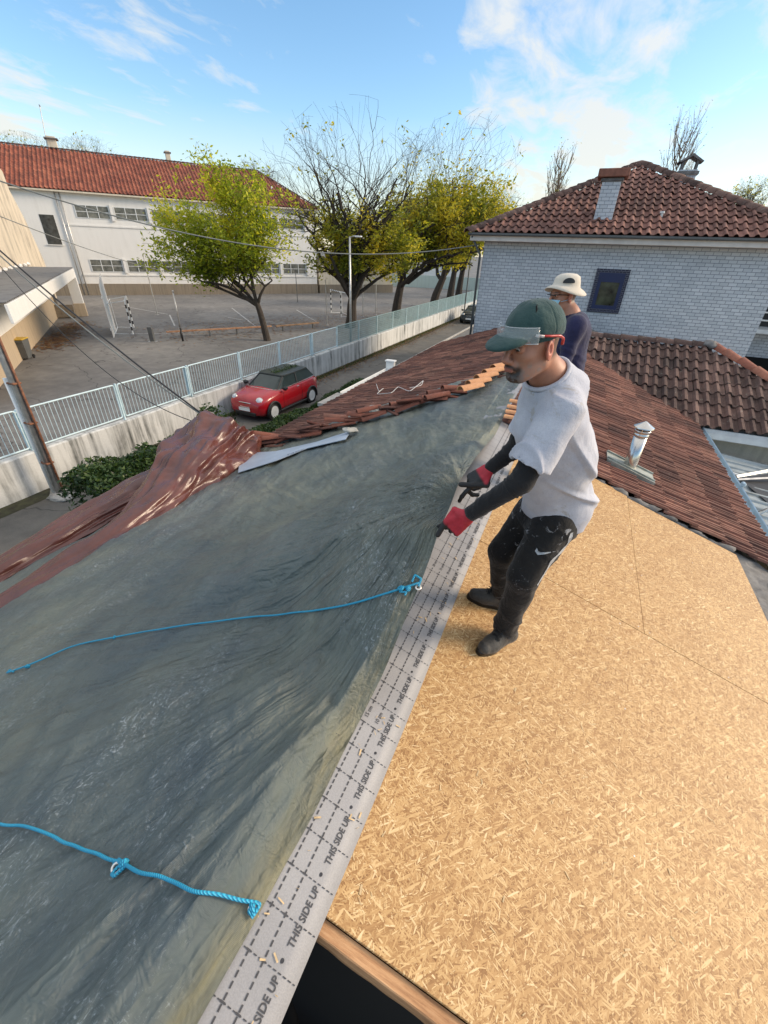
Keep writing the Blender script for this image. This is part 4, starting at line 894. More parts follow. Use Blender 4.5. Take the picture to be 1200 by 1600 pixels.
# ------------------------------------------------------------------ lamps and poles
def pole(name, base, hgt, r, mat, label, cat, lean=(0, 0), **k):
    mb = MB(); b = np.array(base, float); mb.tube([b, b+np.array((lean[0]*.5, lean[1]*.5, hgt*.5)), b+np.array((lean[0], lean[1], hgt))], [r, r*.92, r*.8], 10)
    mb.box((b[0], b[1], b[2]+.015), (r*5, r*5, .03), bev=.005)
    return tag(mb.build(name, mat, None, False), label, cat, **k)
LP_ = empty('street_lamp', (-12.1, 23.4, 0), label='grey street lamp with a short arm standing just behind the fence', category='street lamp')
mb = MB().tube([(0, 0, 0), (0, 0, 3), (0, 0, 6.1)], [.07, .06, .045], 10); mb.build('pole', M_galv, LP_, True)
mb = MB().tube([(0, 0, 6.05), (.25, -.1, 6.12), (.62, -.22, 6.12)], .025, 8); mb.build('arm', M_galv, LP_, True)
mb = MB().box((.62, -.22, 6.10), (.42, .16, .07), rz=-.35, bev=.02); mb.build('lamp_head', M_whitemetal, LP_)
pole('dark_pole', (-11.35, 47.5, 0), 5.2, .07, M_grey, 'dark slim pole rising beside the far end of the lane wall', 'pole')
for i, (px, py, hh_, lb) in enumerate(((511, 508, 3.4, 'pale net pole in the playground, just left of the striped goal'), (567, 495, 3.6, 'thin grey pole right of the big bare tree trunk'), (587, 492, 3.6, 'slim pale pole standing left of the dark forked trunk'), (465, 472, 3.2, 'thin dark pole in front of the school plinth'), (246, 492, 4.6, 'tall leaning volleyball post nearer the school wall'))):
    b = atZ(px, py, 0); pole('net_pole', b, hh_, .045, M_galv if i != 3 else M_grey, lb, 'pole', (.0, 0) if i < 4 else (-.2, .1))
b = atZ(286, 533, 0); VP = empty('volleyball_post', b, label='volleyball post with a dark padded foot beside the orange rail', category='post')
mb = MB().tube([(0, 0, .75), (0, 0, 2.9)], .045, 10).tube([(0, 0, 2.9), (0, 0, 3.0)], .06, 8); mb.build('pole', M_galv, VP, True); MB().tube([(0, 0, 0), (0, 0, .8)], .06, 10).build('pad', M_black, VP, True)
b = atZ(239, 534, 0); SP = empty('stub_post', b, label='short dark grey stub post at the left end of the orange rail', category='post')
MB().box((0, 0, .45), (.28, .22, .9), rz=.5, bev=.02).build('post', M_grey, SP); MB().box((0, 0, .015), (.5, .4, .03), rz=.5).build('base_plate', M_galv, SP)
# orange rail
M_orange = simple('faded_orange_timber', (.42, .17, .075), .75, .3, 4, .2, 30, c2=(.45, .27, .16))
r0, r1 = atZ(262, 529, 0), atZ(425, 519, 0); RL = empty('low_rail', r0, label='long low rail of faded orange timber along the court edge', category='rail')
d_ = (r1-r0); Lr = np.linalg.norm(d_); az = math.atan2(d_[1], d_[0]); RL.rotation_euler.z = az
MB().box((Lr/2, 0, .42), (Lr, .22, .09), bev=.01).build('rail', M_orange, RL)
for k in range(4): MB().box((Lr*(.12+.26*k), 0, .19), (.09, .12, .38)).build('leg', M_grey, RL)
r0, r1 = atZ(425, 519, 0), atZ(503, 512, 0); d_ = (r1-r0); L2 = np.linalg.norm(d_)
RL2 = empty('low_rail', r0+d_*.06, math.atan2(d_[1], d_[0]), label='second low timber rail, brown and shorter, behind the green tree trunk', category='rail')
MB().box((L2*.45, 0, .40), (L2*.86, .2, .09), bev=.01).build('rail', simple('brown_timber', (.26, .16, .09), .8, .3), RL2)
for k in range(2): MB().box((L2*(.15+.6*k), 0, .18), (.09, .12, .36)).build('leg', M_grey, RL2)
# ------------------------------------------------------------------ goals
def striped(name, p, q, r, parent, n=9):
    p, q = np.array(p, float), np.array(q, float); mb = MB()
    for k in range(n): mb.tube([p+(q-p)*k/n, p+(q-p)*(k+1)/n], r, 8, mi=k % 2)
    o = mesh_obj(name, mb.v, mb.f, [M_whitep, M_black], parent, False, mb.mi); return o
def goal(b0, b1, back, label):
    b0, b1, back = np.array(b0, float), np.array(b1, float), np.array(back, float); o = empty('football_goal', b0, label=label, category='goal'); z = np.array((0, 0, 1.)); d = b1-b0
    striped('goal_post', (0, 0, 0), z*2.1, .05, o, 9); striped('goal_post', d, d+z*2.1, .05, o, 9); striped('crossbar', z*2.1, d+z*2.1, .05, o, 11)
    mb = MB(); 
    for s_ in (np.zeros(3), d): mb.tube([s_+z*2.1, s_+back+z*1.9, s_+back], .028, 6); mb.tube([s_, s_+back], .028, 6)
    mb.tube([back, d+back], .028, 6); mb.tube([back+z*1.9, d+back+z*1.9], .028, 6); mb.build('rear_frame', M_whitemetal, o); return o
g0 = atZ(208, 522, 0); g1 = g0+np.array((-2.3, 2.0, 0)); goal(g0, g1, (-1.0, -.6, 0), 'black and white striped football goal beside the tall slatted board')
g0 = atZ(533, 495, 0); g1 = atZ(513, 487, 0); g1 = g0+(g1-g0)/np.linalg.norm(g1-g0)*3.0; goal(g0, g1, (.75, .9, 0), 'farther striped football goal left of the big bare tree trunk')
# tall slatted back board
s0, s1 = atZ(178, 528, 0), atZ(183, 499, 0); d_ = s1-s0; L3 = 4.2; d_ = d_/np.linalg.norm(d_)
BB = empty('back_board', s0, math.atan2(d_[1], d_[0]), label='tall pale slatted board standing behind the left striped goal', category='board')
for k in range(14): MB().box((.15+k*.29, 0, 1.45+.10*(k % 2)+.02*k), (.27, .05, 2.9+.2*(k % 2)+.04*k), bev=.008).build('slat', M_white, BB)
for z_ in (.5, 2.4): MB().box((2.05, .05, z_), (4.1, .05, .09)).build('rail', M_whitemetal, BB)
# ------------------------------------------------------------------ school
e_a = np.array([.63, .777, 0]); e_n = np.array([.777, -.63, 0]); SAZ = math.atan2(.777, .63)
SC = empty('school_building', (-46.8, 46.3, 0), SAZ, label='long white two storey school block with an orange red tiled roof', category='building')
# local: x along facade, y = inwards (away from the yard), z up
def sl(px, py, y=0.0): v_ = at(px, py, e_n, np.array([-46.8, 46.3, 0])-e_n*y)-np.array([-46.8, 46.3, 0]); return float(v_@e_a), float(v_[2])
MB().box((-6.5, 8.6, 5.55), (47, 17.2, 8.7)).build('wall', M_white, SC)
MB().box((-6.5, 8.55, .6), (47.06, 17.36, 1.2)).build('plinth', M_dadoB, SC)
for z_ in (2.1, 6.9): MB().box((2.6, -.03, z_), (28.6, .10, .14)).build('ledge', M_white, SC)
M_pane = simple('school_glass', (.09, .10, .095), .2, .5, 2.0, c2=(.22, .22, .19))
def swin(x0, x1, z0, z1, n):
    f = MB().box(((x0+x1)/2, .01, (z0+z1)/2), (x1-x0, .06, z1-z0)).build('window', M_pane, SC)
    g = MB()
    for k in range(n+1): g.box((x0+(x1-x0)*k/n, -.035, (z0+z1)/2), (.07, .05, z1-z0))
    for z_ in (z0, (z0+z1)/2, z1): g.box(((x0+x1)/2, -.03, z_), (x1-x0, .035, .05))
    g.build('frame', M_whitemetal, f)
k = 0; x = -10.3
while x < 15:
    swin(x, x+3.2, 7.6, 8.75, 3); swin(x, x+3.2, 2.45, 3.65, 3); MB().box((x+3.48, -.10, 8.17), (.30, .2, 1.5)).build('pilaster', M_white, SC); MB().box((x+3.48, -.10, 3.05), (.30, .2, 1.5)).build('pilaster', M_white, SC); x += 3.75
f = MB().box((-13.1, .01, 6.35), (1.3, .06, 2.7)).build('window', M_glassD, SC); MB().box((-13.1, -.06, 4.96), (1.5, .14, .08)).build('sill', M_white, f)
for x in (-11.75, -11.35): MB().tube([(x, -.12, 9.8), (x, -.12, 0.05)], .06, 8).build('downpipe', M_galv, SC, True)
EZ, RZ_ = 9.95, 14.6; xl, xr, hip = -30.5, 17.6, 8.6; hx, hz_ = sl(402, 268, 8.6)
RZ_ = hz_; xhip = hx
MB().box((-6.5, -.30, 9.83), (48, .6, .14)).build('eave_band', M_cream, SC)
Ls = math.hypot(9.1, RZ_-EZ); 
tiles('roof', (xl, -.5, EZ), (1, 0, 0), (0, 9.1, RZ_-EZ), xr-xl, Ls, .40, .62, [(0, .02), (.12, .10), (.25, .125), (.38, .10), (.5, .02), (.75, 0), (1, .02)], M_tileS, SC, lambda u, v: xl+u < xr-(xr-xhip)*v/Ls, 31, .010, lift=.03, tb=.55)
V = [(xr, -.5, EZ-.05), (xr, 17.7, EZ-.05), (xhip, 8.6, RZ_-.05), (xl, -.5, EZ-.05), (xl, 8.6, RZ_-.05), (xl, 17.7, EZ-.05)]
RS = mesh_obj('roof', V, [(0, 1, 2), (3, 0, 2, 4), (1, 5, 4, 2), (3, 4, 5)], M_tileS, SC)
rc = MB(); caps(rc, (xl, 8.6, RZ_+.05), (xhip, 8.6, RZ_+.05), .16, .5, 8); caps(rc, (xhip, 8.6, RZ_+.05), (xr, -.5, EZ+.08), .15, .5, 9); rc.build('ridge_tiles', M_tileD, SC, True)
for px, py, hh_, w_ in ((85, 236, 1.3, .9), (264, 252, 1.0, .55)):
    cx_, cz_ = sl(px, py, 9.0); ch = MB().box((cx_, 9.2, cz_+hh_*.35-.2), (w_, w_, hh_+.8), bev=.02).build('chimney', M_cream, RS); ch.matrix_parent_inverse = Matrix.Identity(4)
    MB().box((cx_, 9.2, cz_+hh_*.75+.12), (w_*1.5, w_*1.5, .12), bev=.02).box((cx_, 9.2, cz_+hh_*.75+.02), (w_*.7, w_*.7, .3)).build('cap', M_concD, ch)
vx, vz = sl(425, 300, 4); MB().tube([(vx, 4, vz-1), (vx, 4, vz+.6)], .10, 8).build('vent_pipe', M_whitemetal, SC, True)
ax_, az_ = sl(62, 165, 9.0); bx_, bz_ = sl(72, 225, 9.0); AN = MB().tube([(bx_, 9.0, bz_-.8), (ax_, 9.0, az_)], .045, 6); AN.box((ax_, 9.0, az_), (.12, .5, .12)); AN.build('antenna', M_galv, SC)
# lower wing seen behind the trees
s_ = MB().box((23.5, 6, 2.2), (12, 11, 4.4)).build('wall', M_cream, SC); MB().box((23.5, 5.9, .55), (12.1, 11.3, 1.1)).build('plinth', M_dadoB, SC); MB().box((23.5, 5.9, 4.5), (12.6, 12, .25), bev=.03).build('flat_roof', M_concD, SC)
# ------------------------------------------------------------------ shed with canopy, tall stained hall wall
SH0 = np.array([-27.0, 14.05, 0]); e1 = np.array([-.777, .63, 0]); e2 = np.array([.63, .777, 0]); 
SD = empty('canopy_shed', SH0, math.atan2(.63, -.777), label='low schoolyard shed with a grey corrugated canopy roof and beige dado', category='shed')
# local x along e1 (away), local y = -e2 (towards the hall)
MB().box((4.0, .15, 2.45), (26, .3, 2.0)).build('wall', M_white, SD); MB().box((4.0, .13, .75), (26, .32, 1.5)).build('dado', M_beige, SD)
MB().box((4.0, -2.0, 3.2), (26.6, .10, .62), bev=.01).build('fascia', M_white, SD)
V = []; F_ = []; nc = 260
for i in range(nc+1):
    x = -9.2+26.6*i/nc; h_ = .03*math.sin(i*math.pi/1.5)
    for y, z in ((-2.0, 3.56), (0, 3.54), (1.4, 3.56)): V.append((x, y, z+h_))
for i in range(nc):
    for j in range(2): F_.append((i*3+j, i*3+j+1, (i+1)*3+j+1, (i+1)*3+j))
M_corr = wallmat('grey_corrugated_sheet', (.17, .175, .18), (.07, .07, .075), st=.7, streak=1.5)
cs_ = mesh_obj('canopy_roof', V, F_, M_corr, SD); cs_.modifiers.new('s', 'SOLIDIFY').thickness = .02
MB().box((16.9, -1.7, 1.6), (.5, .75, 3.2), bev=.02).build('column', M_white, SD); MB().box((16.9, -1.7, .5), (.56, .81, 1.0), bev=.02).build('column_base', M_beige, SD)
MB().box((17.0, .4, 1.5), (.3, 1.2, 3.0)).build('end_wall', M_concD, SD)
for k in range(5): MB().box((16.2, -.5-.0*k, .15+.3*k*.6), (.9-.15*k, 1.6, .18)).build('step', M_dadoB, SD)
HP = SH0-e2*1.45
def hl(px, py): v_ = at(px, py, e2, HP)-SH0; return float(v_@e1), float(v_[2])
HL = empty('hall', SH0, math.atan2(.63, -.777), label='tall hall with a stained cream side wall rising behind the canopy shed', category='building')
pts = [(-9, 0), (hl(68, 406)[0]+.5, 0)]+[hl(*p) for p in ((68, 406), (40, 345), (14, 296), (4, 268), (-6, 256))]+[(hl(-6, 256)[0]-3, hl(-6, 256)[1]+.3), (-9, 10.5)]
V = [(x, 1.45, z) for x, z in pts]+[(x, 9, z) for x, z in pts]; n_ = len(pts)
mesh_obj('wall', V, [tuple(range(n_)), tuple(range(n_, 2*n_))[::-1]]+[(i, (i+1) % n_, n_+(i+1) % n_, n_+i)[::-1] for i in range(n_)], M_stain2, HL)
mb = MB(); zz_ = 3.62
for k in range(14): lump(mb, (k*1.9-4, 1.36, zz_+.03), .22, 6, k+60, sq=(2.4, .6, .55))
mb.build('flashing_mortar', M_white, HL)
# bin
BN = empty('wheelie_bin', atZ(41, 561, 0), math.radians(38), label='grey wheeled rubbish bin with a yellow lid beside the beige shed wall', category='bin')
MB().add([(-.24, -.27, .08), (.24, -.27, .08), (.24, .27, .08), (-.24, .27, .08), (-.29, -.36, .98), (.29, -.36, .98), (.29, .36, .98), (-.29, .36, .98)], [(0, 3, 2, 1), (4, 5, 6, 7), (0, 1, 5, 4), (1, 2, 6, 5), (2, 3, 7, 6), (3, 0, 4, 7)]).box((0, -.37, .92), (.6, .05, .08), bev=.01).build('body', M_grey, BN)
MB().box((0, .0, 1.02), (.64, .78, .06), bev=.02).build('lid', M_yel, BN)
for s_ in (-1, 1): MB().tube([(s_*.26, .28, .1), (s_*.31, .28, .1)], .1, 14).build('wheel', M_black, BN)
# ------------------------------------------------------------------ white brick house
HB = empty('brick_house', (0, 19.4, 0), 0, label='two storey house clad in white glazed brick with a brown barrel tile roof', category='house')
def brickmat():
    t = MT('white_brick'); sp = t.n('ShaderNodeSeparateXYZ'); t.l(t.obj(), sp.inputs[0]); cb = t.n('ShaderNodeCombineXYZ'); t.l(t.ma('ADD', sp.outputs[0], sp.outputs[1]), cb.inputs[0]); t.l(sp.outputs[2], cb.inputs[1])
    br = t.n('ShaderNodeTexBrick'); t.l(cb.outputs[0], br.inputs[0]); br.inputs['Scale'].default_value = 1; br.inputs['Brick Width'].default_value = .25; br.inputs['Row Height'].default_value = .108
    br.inputs['Mortar Size'].default_value = .009; br.inputs['Mortar Smooth'].default_value = .3; br.inputs['Color1'].default_value = (.57, .595, .625, 1); br.inputs['Color2'].default_value = (.46, .49, .525, 1); br.inputs['Mortar'].default_value = (.20, .22, .26, 1)
    n_ = t.noise(1.2, 5, .6); col = t.mix(.5, br.outputs[0], t.ramp(n_, (.3, (.85, .85, .85)), (.7, (1.08, 1.08, 1.08))), 'MULTIPLY'); q = t.ma('SUBTRACT', 1.0, br.outputs[1]); t.bump(q, .5, .01)
    t.set(col=col, rough=.32, spec=.4); return t.m
M_brick = brickmat()
def hb(px, py, Y): v_ = at(px, py, (0, 1, 0), (0, Y, 0)); return float(v_[0]), Y-19.4, float(v_[2])
MB().box((.72, 5.2, 3.03), (9.75, 10.4, 6.06)).build('wall', M_brick, HB)
MB().box((8.6, 6.8, 3.03), (6.0, 7.2, 6.06)).build('wall', M_brick, HB)
MB().box((.75, -.26, 6.02), (10.7, .50, .14)).box((.75, -.535, 6.07), (10.72, .04, .22)).build('fascia', simple('cream_fascia', (.66, .60, .54), .6, .12, 3), HB)
gt = MB(); channel(gt, (-4.66, -.62, 6.20), (6.2, -.62, 6.20), .12, .05); gt.build('gutter', M_grey, HB)
gt = MB(); gt.tube([(-4.55, -.55, 6.1), (-4.25, -.10, 5.5), (-4.22, -.06, 0)], .045, 8); gt.build('downpipe', M_grey, HB, True)
xe0, xe1 = -4.72, 6.2; ax0 = .74; ay0 = 4.9; az0 = 8.80; yv = ay0+.58; Vv = (0, yv, az0-6.2); Lv = math.hypot(yv, az0-6.2)
def inH(u, v):
    f = v/Lv; x = xe0+u; return xe0+(ax0-xe0)*f-.12 < x < xe1-(xe1-ax0)*f+.12
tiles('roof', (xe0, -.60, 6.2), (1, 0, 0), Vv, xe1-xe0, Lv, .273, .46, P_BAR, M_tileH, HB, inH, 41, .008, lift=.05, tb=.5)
RH = mesh_obj('roof', [(xe0, -.6, 6.16), (xe1, -.6, 6.16), (ax0, ay0, az0-.04), (xe0, 10.6, 6.16), (xe1, 10.6, 6.16)], [(0, 1, 2), (0, 2, 3), (1, 4, 2), (3, 2, 4), (0, 3, 4, 1)], M_tileH, HB)
mesh_obj('roof', [(6.2, 3.0, 6.12), (12, 3.0, 6.12), (12, 10.6, 6.12), (6.2, 10.6, 6.12), (4.5, 6.8, 7.3), (9.5, 6.8, 7.3)], [(0, 1, 5, 4), (1, 2, 5), (2, 3, 4, 5), (0, 3, 2, 1)], M_tileH, HB)
rc = MB(); caps(rc, (xe0, -.60, 6.20), (ax0, ay0, az0+.02), .19, .42, 14); caps(rc, (xe1, -.60, 6.20), (ax0, ay0, az0+.02), .19, .42, 15); rc.build('hip_tiles', M_tileD, HB, True)
wx0, wx1, wz0, wz1 = .09, 1.20, 3.80, 5.22
t = MT('navy_tile'); bv = t.n('ShaderNodeTexBrick'); sp = t.n('ShaderNodeSeparateXYZ'); t.l(t.obj(), sp.inputs[0]); cb = t.n('ShaderNodeCombineXYZ'); t.l(sp.outputs[0], cb.inputs[0]); t.l(sp.outputs[2], cb.inputs[1]); t.l(cb.outputs[0], bv.inputs[0])
bv.inputs['Scale'].default_value = 1; bv.inputs['Brick Width'].default_value = .12; bv.inputs['Row Height'].default_value = .06; bv.inputs['Mortar Size'].default_value = .004; bv.inputs['Color1'].default_value = (.004, .006, .028, 1); bv.inputs['Color2'].default_value = (.007, .010, .04, 1); bv.inputs['Mortar'].default_value = (.18, .19, .24, 1); t.set(col=bv.outputs[0], rough=.35); M_btile = t.m
WN = MB(); bw = .12
WN.box((wx0+bw/2, -.02, (wz0+wz1)/2), (bw, .06, wz1-wz0)).box((wx1-bw/2, -.02, (wz0+wz1)/2), (bw, .06, wz1-wz0)).box(((wx0+wx1)/2, -.02, wz1-bw/2), (wx1-wx0-2*bw, .06, bw)).box(((wx0+wx1)/2, -.02, wz0+bw/2), (wx1-wx0-2*bw, .06, bw))
wn = WN.build('window', M_btile, HB)
fr = MB(); M_bframe = simple('blue_window_frame', (.006, .016, .075), .4, .1)
a0, a1, c0, c1 = wx0+bw, wx1-bw, wz0+bw, wz1-bw
fr.box((a0+.06, -.015, (c0+c1)/2), (.12, .05, c1-c0)).box((a1-.06, -.015, (c0+c1)/2), (.12, .05, c1-c0)).box(((a0+a1)/2, -.015, c1-.15), (a1-a0-.24, .05, .30)).box(((a0+a1)/2, -.015, c0+.06), (a1-a0-.24, .05, .12)); fr.build('frame', M_bframe, wn)
MB().box(((a0+a1)/2, -.006, (c0+c1)/2-.08), (a1-a0-.2, .02, c1-c0-.3)).build('pane', simple('window_pane', (.02, .028, .02), .1, .6, 3, c2=(.08, .09, .06)), wn)
x_, y_, z_ = hb(938, 357, 19.75); zt_ = hb(952, 283, 19.75)[2]; ch = MB().box((x_, y_+.3, (z_+zt_)/2-.3), (.60, .6, zt_-z_+.6), bev=.01).build('chimney', M_brick, RH)
zc_ = hb(957, 266, 19.75)[2]; MB().box((x_, y_+.3, zt_+.04), (.72, .72, .10), bev=.02).build('collar', M_concD, ch); MB().box((x_, y_+.3, (zt_+zc_)/2+.07), (.98, .95, zc_-zt_-.06), bev=.02).build('cap', simple('terracotta_cap', (.22, .09, .06), .8, .3, 6, .3, 30), ch)
x_, y_, z_ = hb(1069, 286, 23.5); ch = MB().box((x_, y_+.2, z_-.3), (.62, .6, 1.4), bev=.01).build('chimney', M_brick, RH); zt = z_+.38
MB().box((x_-.24, y_+.2, zt+.15), (.07, .5, .3)).box((x_+.24, y_+.2, zt+.15), (.07, .5, .3)).add([(x_-.42, y_-.15, zt+.26), (x_, y_-.15, zt+.50), (x_+.42, y_-.15, zt+.26), (x_+.42, y_+.55, zt+.26), (x_, y_+.55, zt+.50), (x_-.42, y_+.55, zt+.26), (x_-.34, y_-.15, zt+.24), (x_, y_-.15, zt+.42), (x_+.34, y_-.15, zt+.24), (x_+.34, y_+.55, zt+.24), (x_, y_+.55, zt+.42), (x_-.34, y_+.55, zt+.24)], [(0, 1, 4, 5), (1, 2, 3, 4), (6, 11, 10, 7), (7, 10, 9, 8), (0, 6, 7, 1), (1, 7, 8, 2), (5, 4, 10, 11), (4, 3, 9, 10)]).box((x_, y_+.2, zt-.08), (.74, .72, .10)).build('cowl', M_concD, ch)
x_, y_, z_ = hb(1029, 351, 20.0); MB().tube([(x_, y_, z_-.2), (x_, y_, z_+.34)], .045, 10).tube([(x_, y_, z_+.32), (x_, y_, z_+.38)], .075, 10).build('vent_pipe', M_whitemetal, HB, False)
MB().box((7.8, 2.7, 3.35), (4.4, 1.0, .14)).build('balcony', M_whitemetal, HB)
for k in range(3): MB().tube([(5.65, 2.4-.1*k, 3.72+.28*k), (9.8, 2.4-.1*k, 3.72+.28*k)], .03, 6).build('balcony_rail', M_whitep, HB)
MB().box((7.8, 3.17, 4.15), (3.6, .05, 1.4)).build('window', M_black, HB)
for xx in (6.9, 8.9): MB().box((xx, 3.16, 1.5), (1.3, .1, 1.6)).build('doorway', M_shade, HB)
# ------------------------------------------------------------------ far houses, walls, cars
def house(cx_, cy_, rz, L, Wd, hw, hr, wm, rm, label, nw=3):
    o = empty('far_house', (cx_, cy_, 0), rz, label=label, category='house'); MB().box((0, 0, hw/2), (L, Wd, hw)).build('wall', wm, o)
    a, b = L/2+.3, Wd/2+.3; ov = .15
    V = [(-a, -b, hw-ov), (a, -b, hw-ov), (a, b, hw-ov), (-a, b, hw-ov), (-a, 0, hw+hr), (a, 0, hw+hr)]
    mesh_obj('roof', V, [(0, 1, 5, 4), (2, 3, 4, 5), (1, 2, 5), (3, 0, 4), (0, 3, 2, 1)], rm, o)
    for s_ in (-1, 1):
        for k in range(nw): MB().box((-L/2+L*(k+.5)/nw, s_*(Wd/2+.01), hw*.55), (.9, .05, 1.1)).build('window', M_glassD, o)
    for k in range(2): MB().box((s_*(L/2+.01), -Wd/4+k*Wd/2, hw*.55), (.05, .8, 1.1)).build('window', M_glassD, o)
    return o
M_mint = wallmat('pale_green_render', (.50, .60, .56), (.3, .34, .3), st=.4)
p = atZ(712, 472, 0); house(-13.5, 92, .15, 7, 9, 4.6, 2.2, M_mint, M_tileH, 'pale mint gabled house at the far end of the lane, behind the last trunks')
house(-9.5, 84, .1, 7, 8, 4.8, 2.0, M_white, M_tileS, 'small white house with a red roof at the far end of the lane', 2)
house(-33, 112, .3, 9, 8, 5.4, 1.4, M_white, M_concD, 'white flat looking house seen between the two dark tree trunks')
house(-52, 118, .4, 16, 8, 4.6, 1.5, M_cream, M_tileS, 'low cream house far behind the big bare tree')
house(30, 66, -.3, 16, 10, 9.8, 2.6, M_cream, M_tileH, 'far building with a brown roof beyond the right side of the brick house')
tag(MB().box((-30, 84, 1.0), (36, .25, 2.0), rz=.12).build('garden_wall', M_mint), 'pale green boundary wall behind the tree trunks across the playground', 'wall')
# ------------------------------------------------------------------ cars
def car(loc, rz, paint, roofm, label, cat='car', detail=True):
    o = empty('parked_car', loc, rz, label=label, category=cat)
    xs = [1.86, 1.80, 1.62, 1.30, .95, .72, .0, -.8, -1.4, -1.68, -1.82, -1.87]; bel = [.60, .74, .84, .90, .945, .975, .985, 1.0, 1.015, 1.0, .90, .62]
    hw_ = [.58, .70, .78, .825, .84, .845, .85, .85, .835, .80, .74, .66]; V = []; F_ = []
    for x, b, w_ in zip(xs, bel, hw_):
        pr = [(-w_*.86, .20), (-w_*.985, .34), (-w_, .55), (-w_*.985, b-.10), (-w_*.90, b-.02), (-w_*.6, b+.025), (0, b+.04), (w_*.6, b+.025), (w_*.90, b-.02), (w_*.985, b-.10), (w_, .55), (w_*.985, .34), (w_*.86, .20)]
        if x > 1.7: pr = [(a, max(z, .26)) for a, z in pr]
        V += [(x, a, z) for a, z in pr]
    k = 13
    for i in range(len(xs)-1):
        for j in range(k-1): F_.append((i*k+j, i*k+j+1, (i+1)*k+j+1, (i+1)*k+j))
        F_.append((i*k+k-1, i*k, (i+1)*k, (i+1)*k+k-1))
    F_ += [tuple(range(k))[::-1], tuple(range(11*k, 12*k))]
    b = mesh_obj('body', V, F_, paint, o, True)
    # glasshouse
    def ring(x0, x1, w_, z): return [(x0, -w_, z), (x0, w_, z), (x1, w_*.95, z), (x1, -w_*.95, z)]
    lo = [(.86, -.55, .97), (.86, .55, .97), (.62, .74, .975), (-1.66, .70, 1.01), (-1.74, .5, 1.01), (-1.74, -.5, 1.01), (-1.66, -.70, 1.01), (.62, -.74, .975)]
    hi = [(.26, -.46, 1.335), (.26, .46, 1.335), (.16, .575, 1.335), (-1.34, .555, 1.33), (-1.42, .46, 1.33), (-1.42, -.46, 1.33), (-1.34, -.555, 1.33), (.16, -.575, 1.335)]
    gl_ = mesh_obj('windows', lo+hi, [(i, (i+1) % 8, 8+(i+1) % 8, 8+i) for i in range(8)]+[tuple(range(8, 16))], M_cglass, o)
    rf = []
    for z, s_, dx_ in ((1.325, 1.0, 0), (1.345, 1.03, .0), (1.375, 1.01, 0), (1.40, .80, 0)): rf += [((p[0]+.58)*s_-.58, p[1]*s_*1.02, z) for p in hi]
    mesh_obj('roof', rf, [(i*8+j, i*8+(j+1) % 8, (i+1)*8+(j+1) % 8, (i+1)*8+j) for i in range(3) for j in range(8)]+[tuple(range(24, 32))], roofm, o)
    for s_ in (-1, 1):
        for a, c in (((.74, s_*.66, .97), (.21, s_*.53, 1.335)), ((-.42, s_*.735, .98), (-.50, s_*.575, 1.335)), ((-1.70, s_*.62, 1.0), (-1.38, s_*.52, 1.335))): MB().tube([a, c], .028, 6).build('pillar', M_black, o)
    mb = MB()
    for s_ in (-1, 1): mb.tube([(.80, s_*.70, .965), (.0, s_*.775, .985), (-.9, s_*.775, 1.0), (-1.62, s_*.72, 1.015)], .012, 5)
    mb.tube([(.80, -.70, .965), (.93, -.45, .98), (.96, 0, .99), (.93, .45, .98), (.80, .70, .965)], .010, 5); mb.build('chrome_trim', M_steel, o)
    for xx in (1.24, -1.24):
        for s_ in (-1, 1):
            wh = empty('wheel', (xx, s_*.73, .30)); wh.parent = o; 
            B = np.array([[1, 0, 0], [0, 0, 1], [0, -1, 0]], float) if s_ > 0 else np.array([[1, 0, 0], [0, 0, -1], [0, 1, 0]], float)
            mb = MB(); mb.lathe([(.20, -.08), (.27, -.095), (.30, -.06), (.30, .06), (.27, .115), (.215, .12), (.205, .08)], n=28, M=np.array([[1, 0, 0], [0, 0, s_], [0, -s_, 0]], float)); mb.build('tyre', M_black, wh, True)
            mb = MB(); M3 = np.array([[1, 0, 0], [0, 0, s_], [0, -s_, 0]], float); mb.lathe([(.17, .10), (.205, .125), (.215, .12)], n=28, M=M3); mb.lathe([(.045, .08), (.05, .115), (.03, .12)], n=12, M=M3)
            for q in range(6):
                a = q*math.pi/3; M4 = M3@np.array([[math.cos(a), -math.sin(a), 0], [math.sin(a), math.cos(a), 0], [0, 0, 1]]); mb.add([M4@np.array(p) for p in ((.03, -.022, .112), (.19, -.030, .118), (.19, .030, .118), (.03, .022, .112), (.03, -.022, .08), (.19, -.030, .08), (.19, .030, .08), (.03, .022, .08))], [(0, 1, 2, 3), (0, 4, 5, 1), (2, 6, 7, 3), (1, 5, 6, 2)])
            mb.build('rim', M_whitemetal, wh)
            mb = MB(); mb.tube([(xx+.36*math.cos(a), s_*.842, .30+.36*math.sin(a)) for a in np.linspace(-.25, math.pi+.25, 16)], .045, 6); mb.build('wheel_arch', M_black, o, True)
            mb = MB(); mb.lathe([(.33, -.02), (.33, .105), (.01, .106)], c=(xx, s_*.735, .30), n=24, M=M3); mb.build('wheel_well', M_black, o)
    for s_ in (-1, 1):
        hl_ = MB(); Mh = basis((.80, s_*.35, .45)); hl_.lathe([(.135, -.03), (.145, .0), (.135, .02), (.12, .022)], c=(1.70, s_*.575, .76), n=20, M=Mh); h_ = hl_.build('headlight', M_steel, o, True)
        q_ = MB(); q_.lathe([(.12, .015), (.09, .05), (.03, .065)], c=(1.70, s_*.575, .76), n=20, M=Mh); q_.build('lens', M_lens, h_, True)
        mb = MB(); lump(mb, (.62, s_*.93, 1.02), .10, 8, 2, sq=(.7, 1.1, .7)); mb.tube([(.60, s_*.80, .98), (.62, s_*.9, 1.0)], .02, 6); mb.build('wing_mirror', M_black, o, True)
        MB().box((-.30, s_*.852, .90), (.16, .02, .03), bev=.008).build('door_handle', M_steel, o)
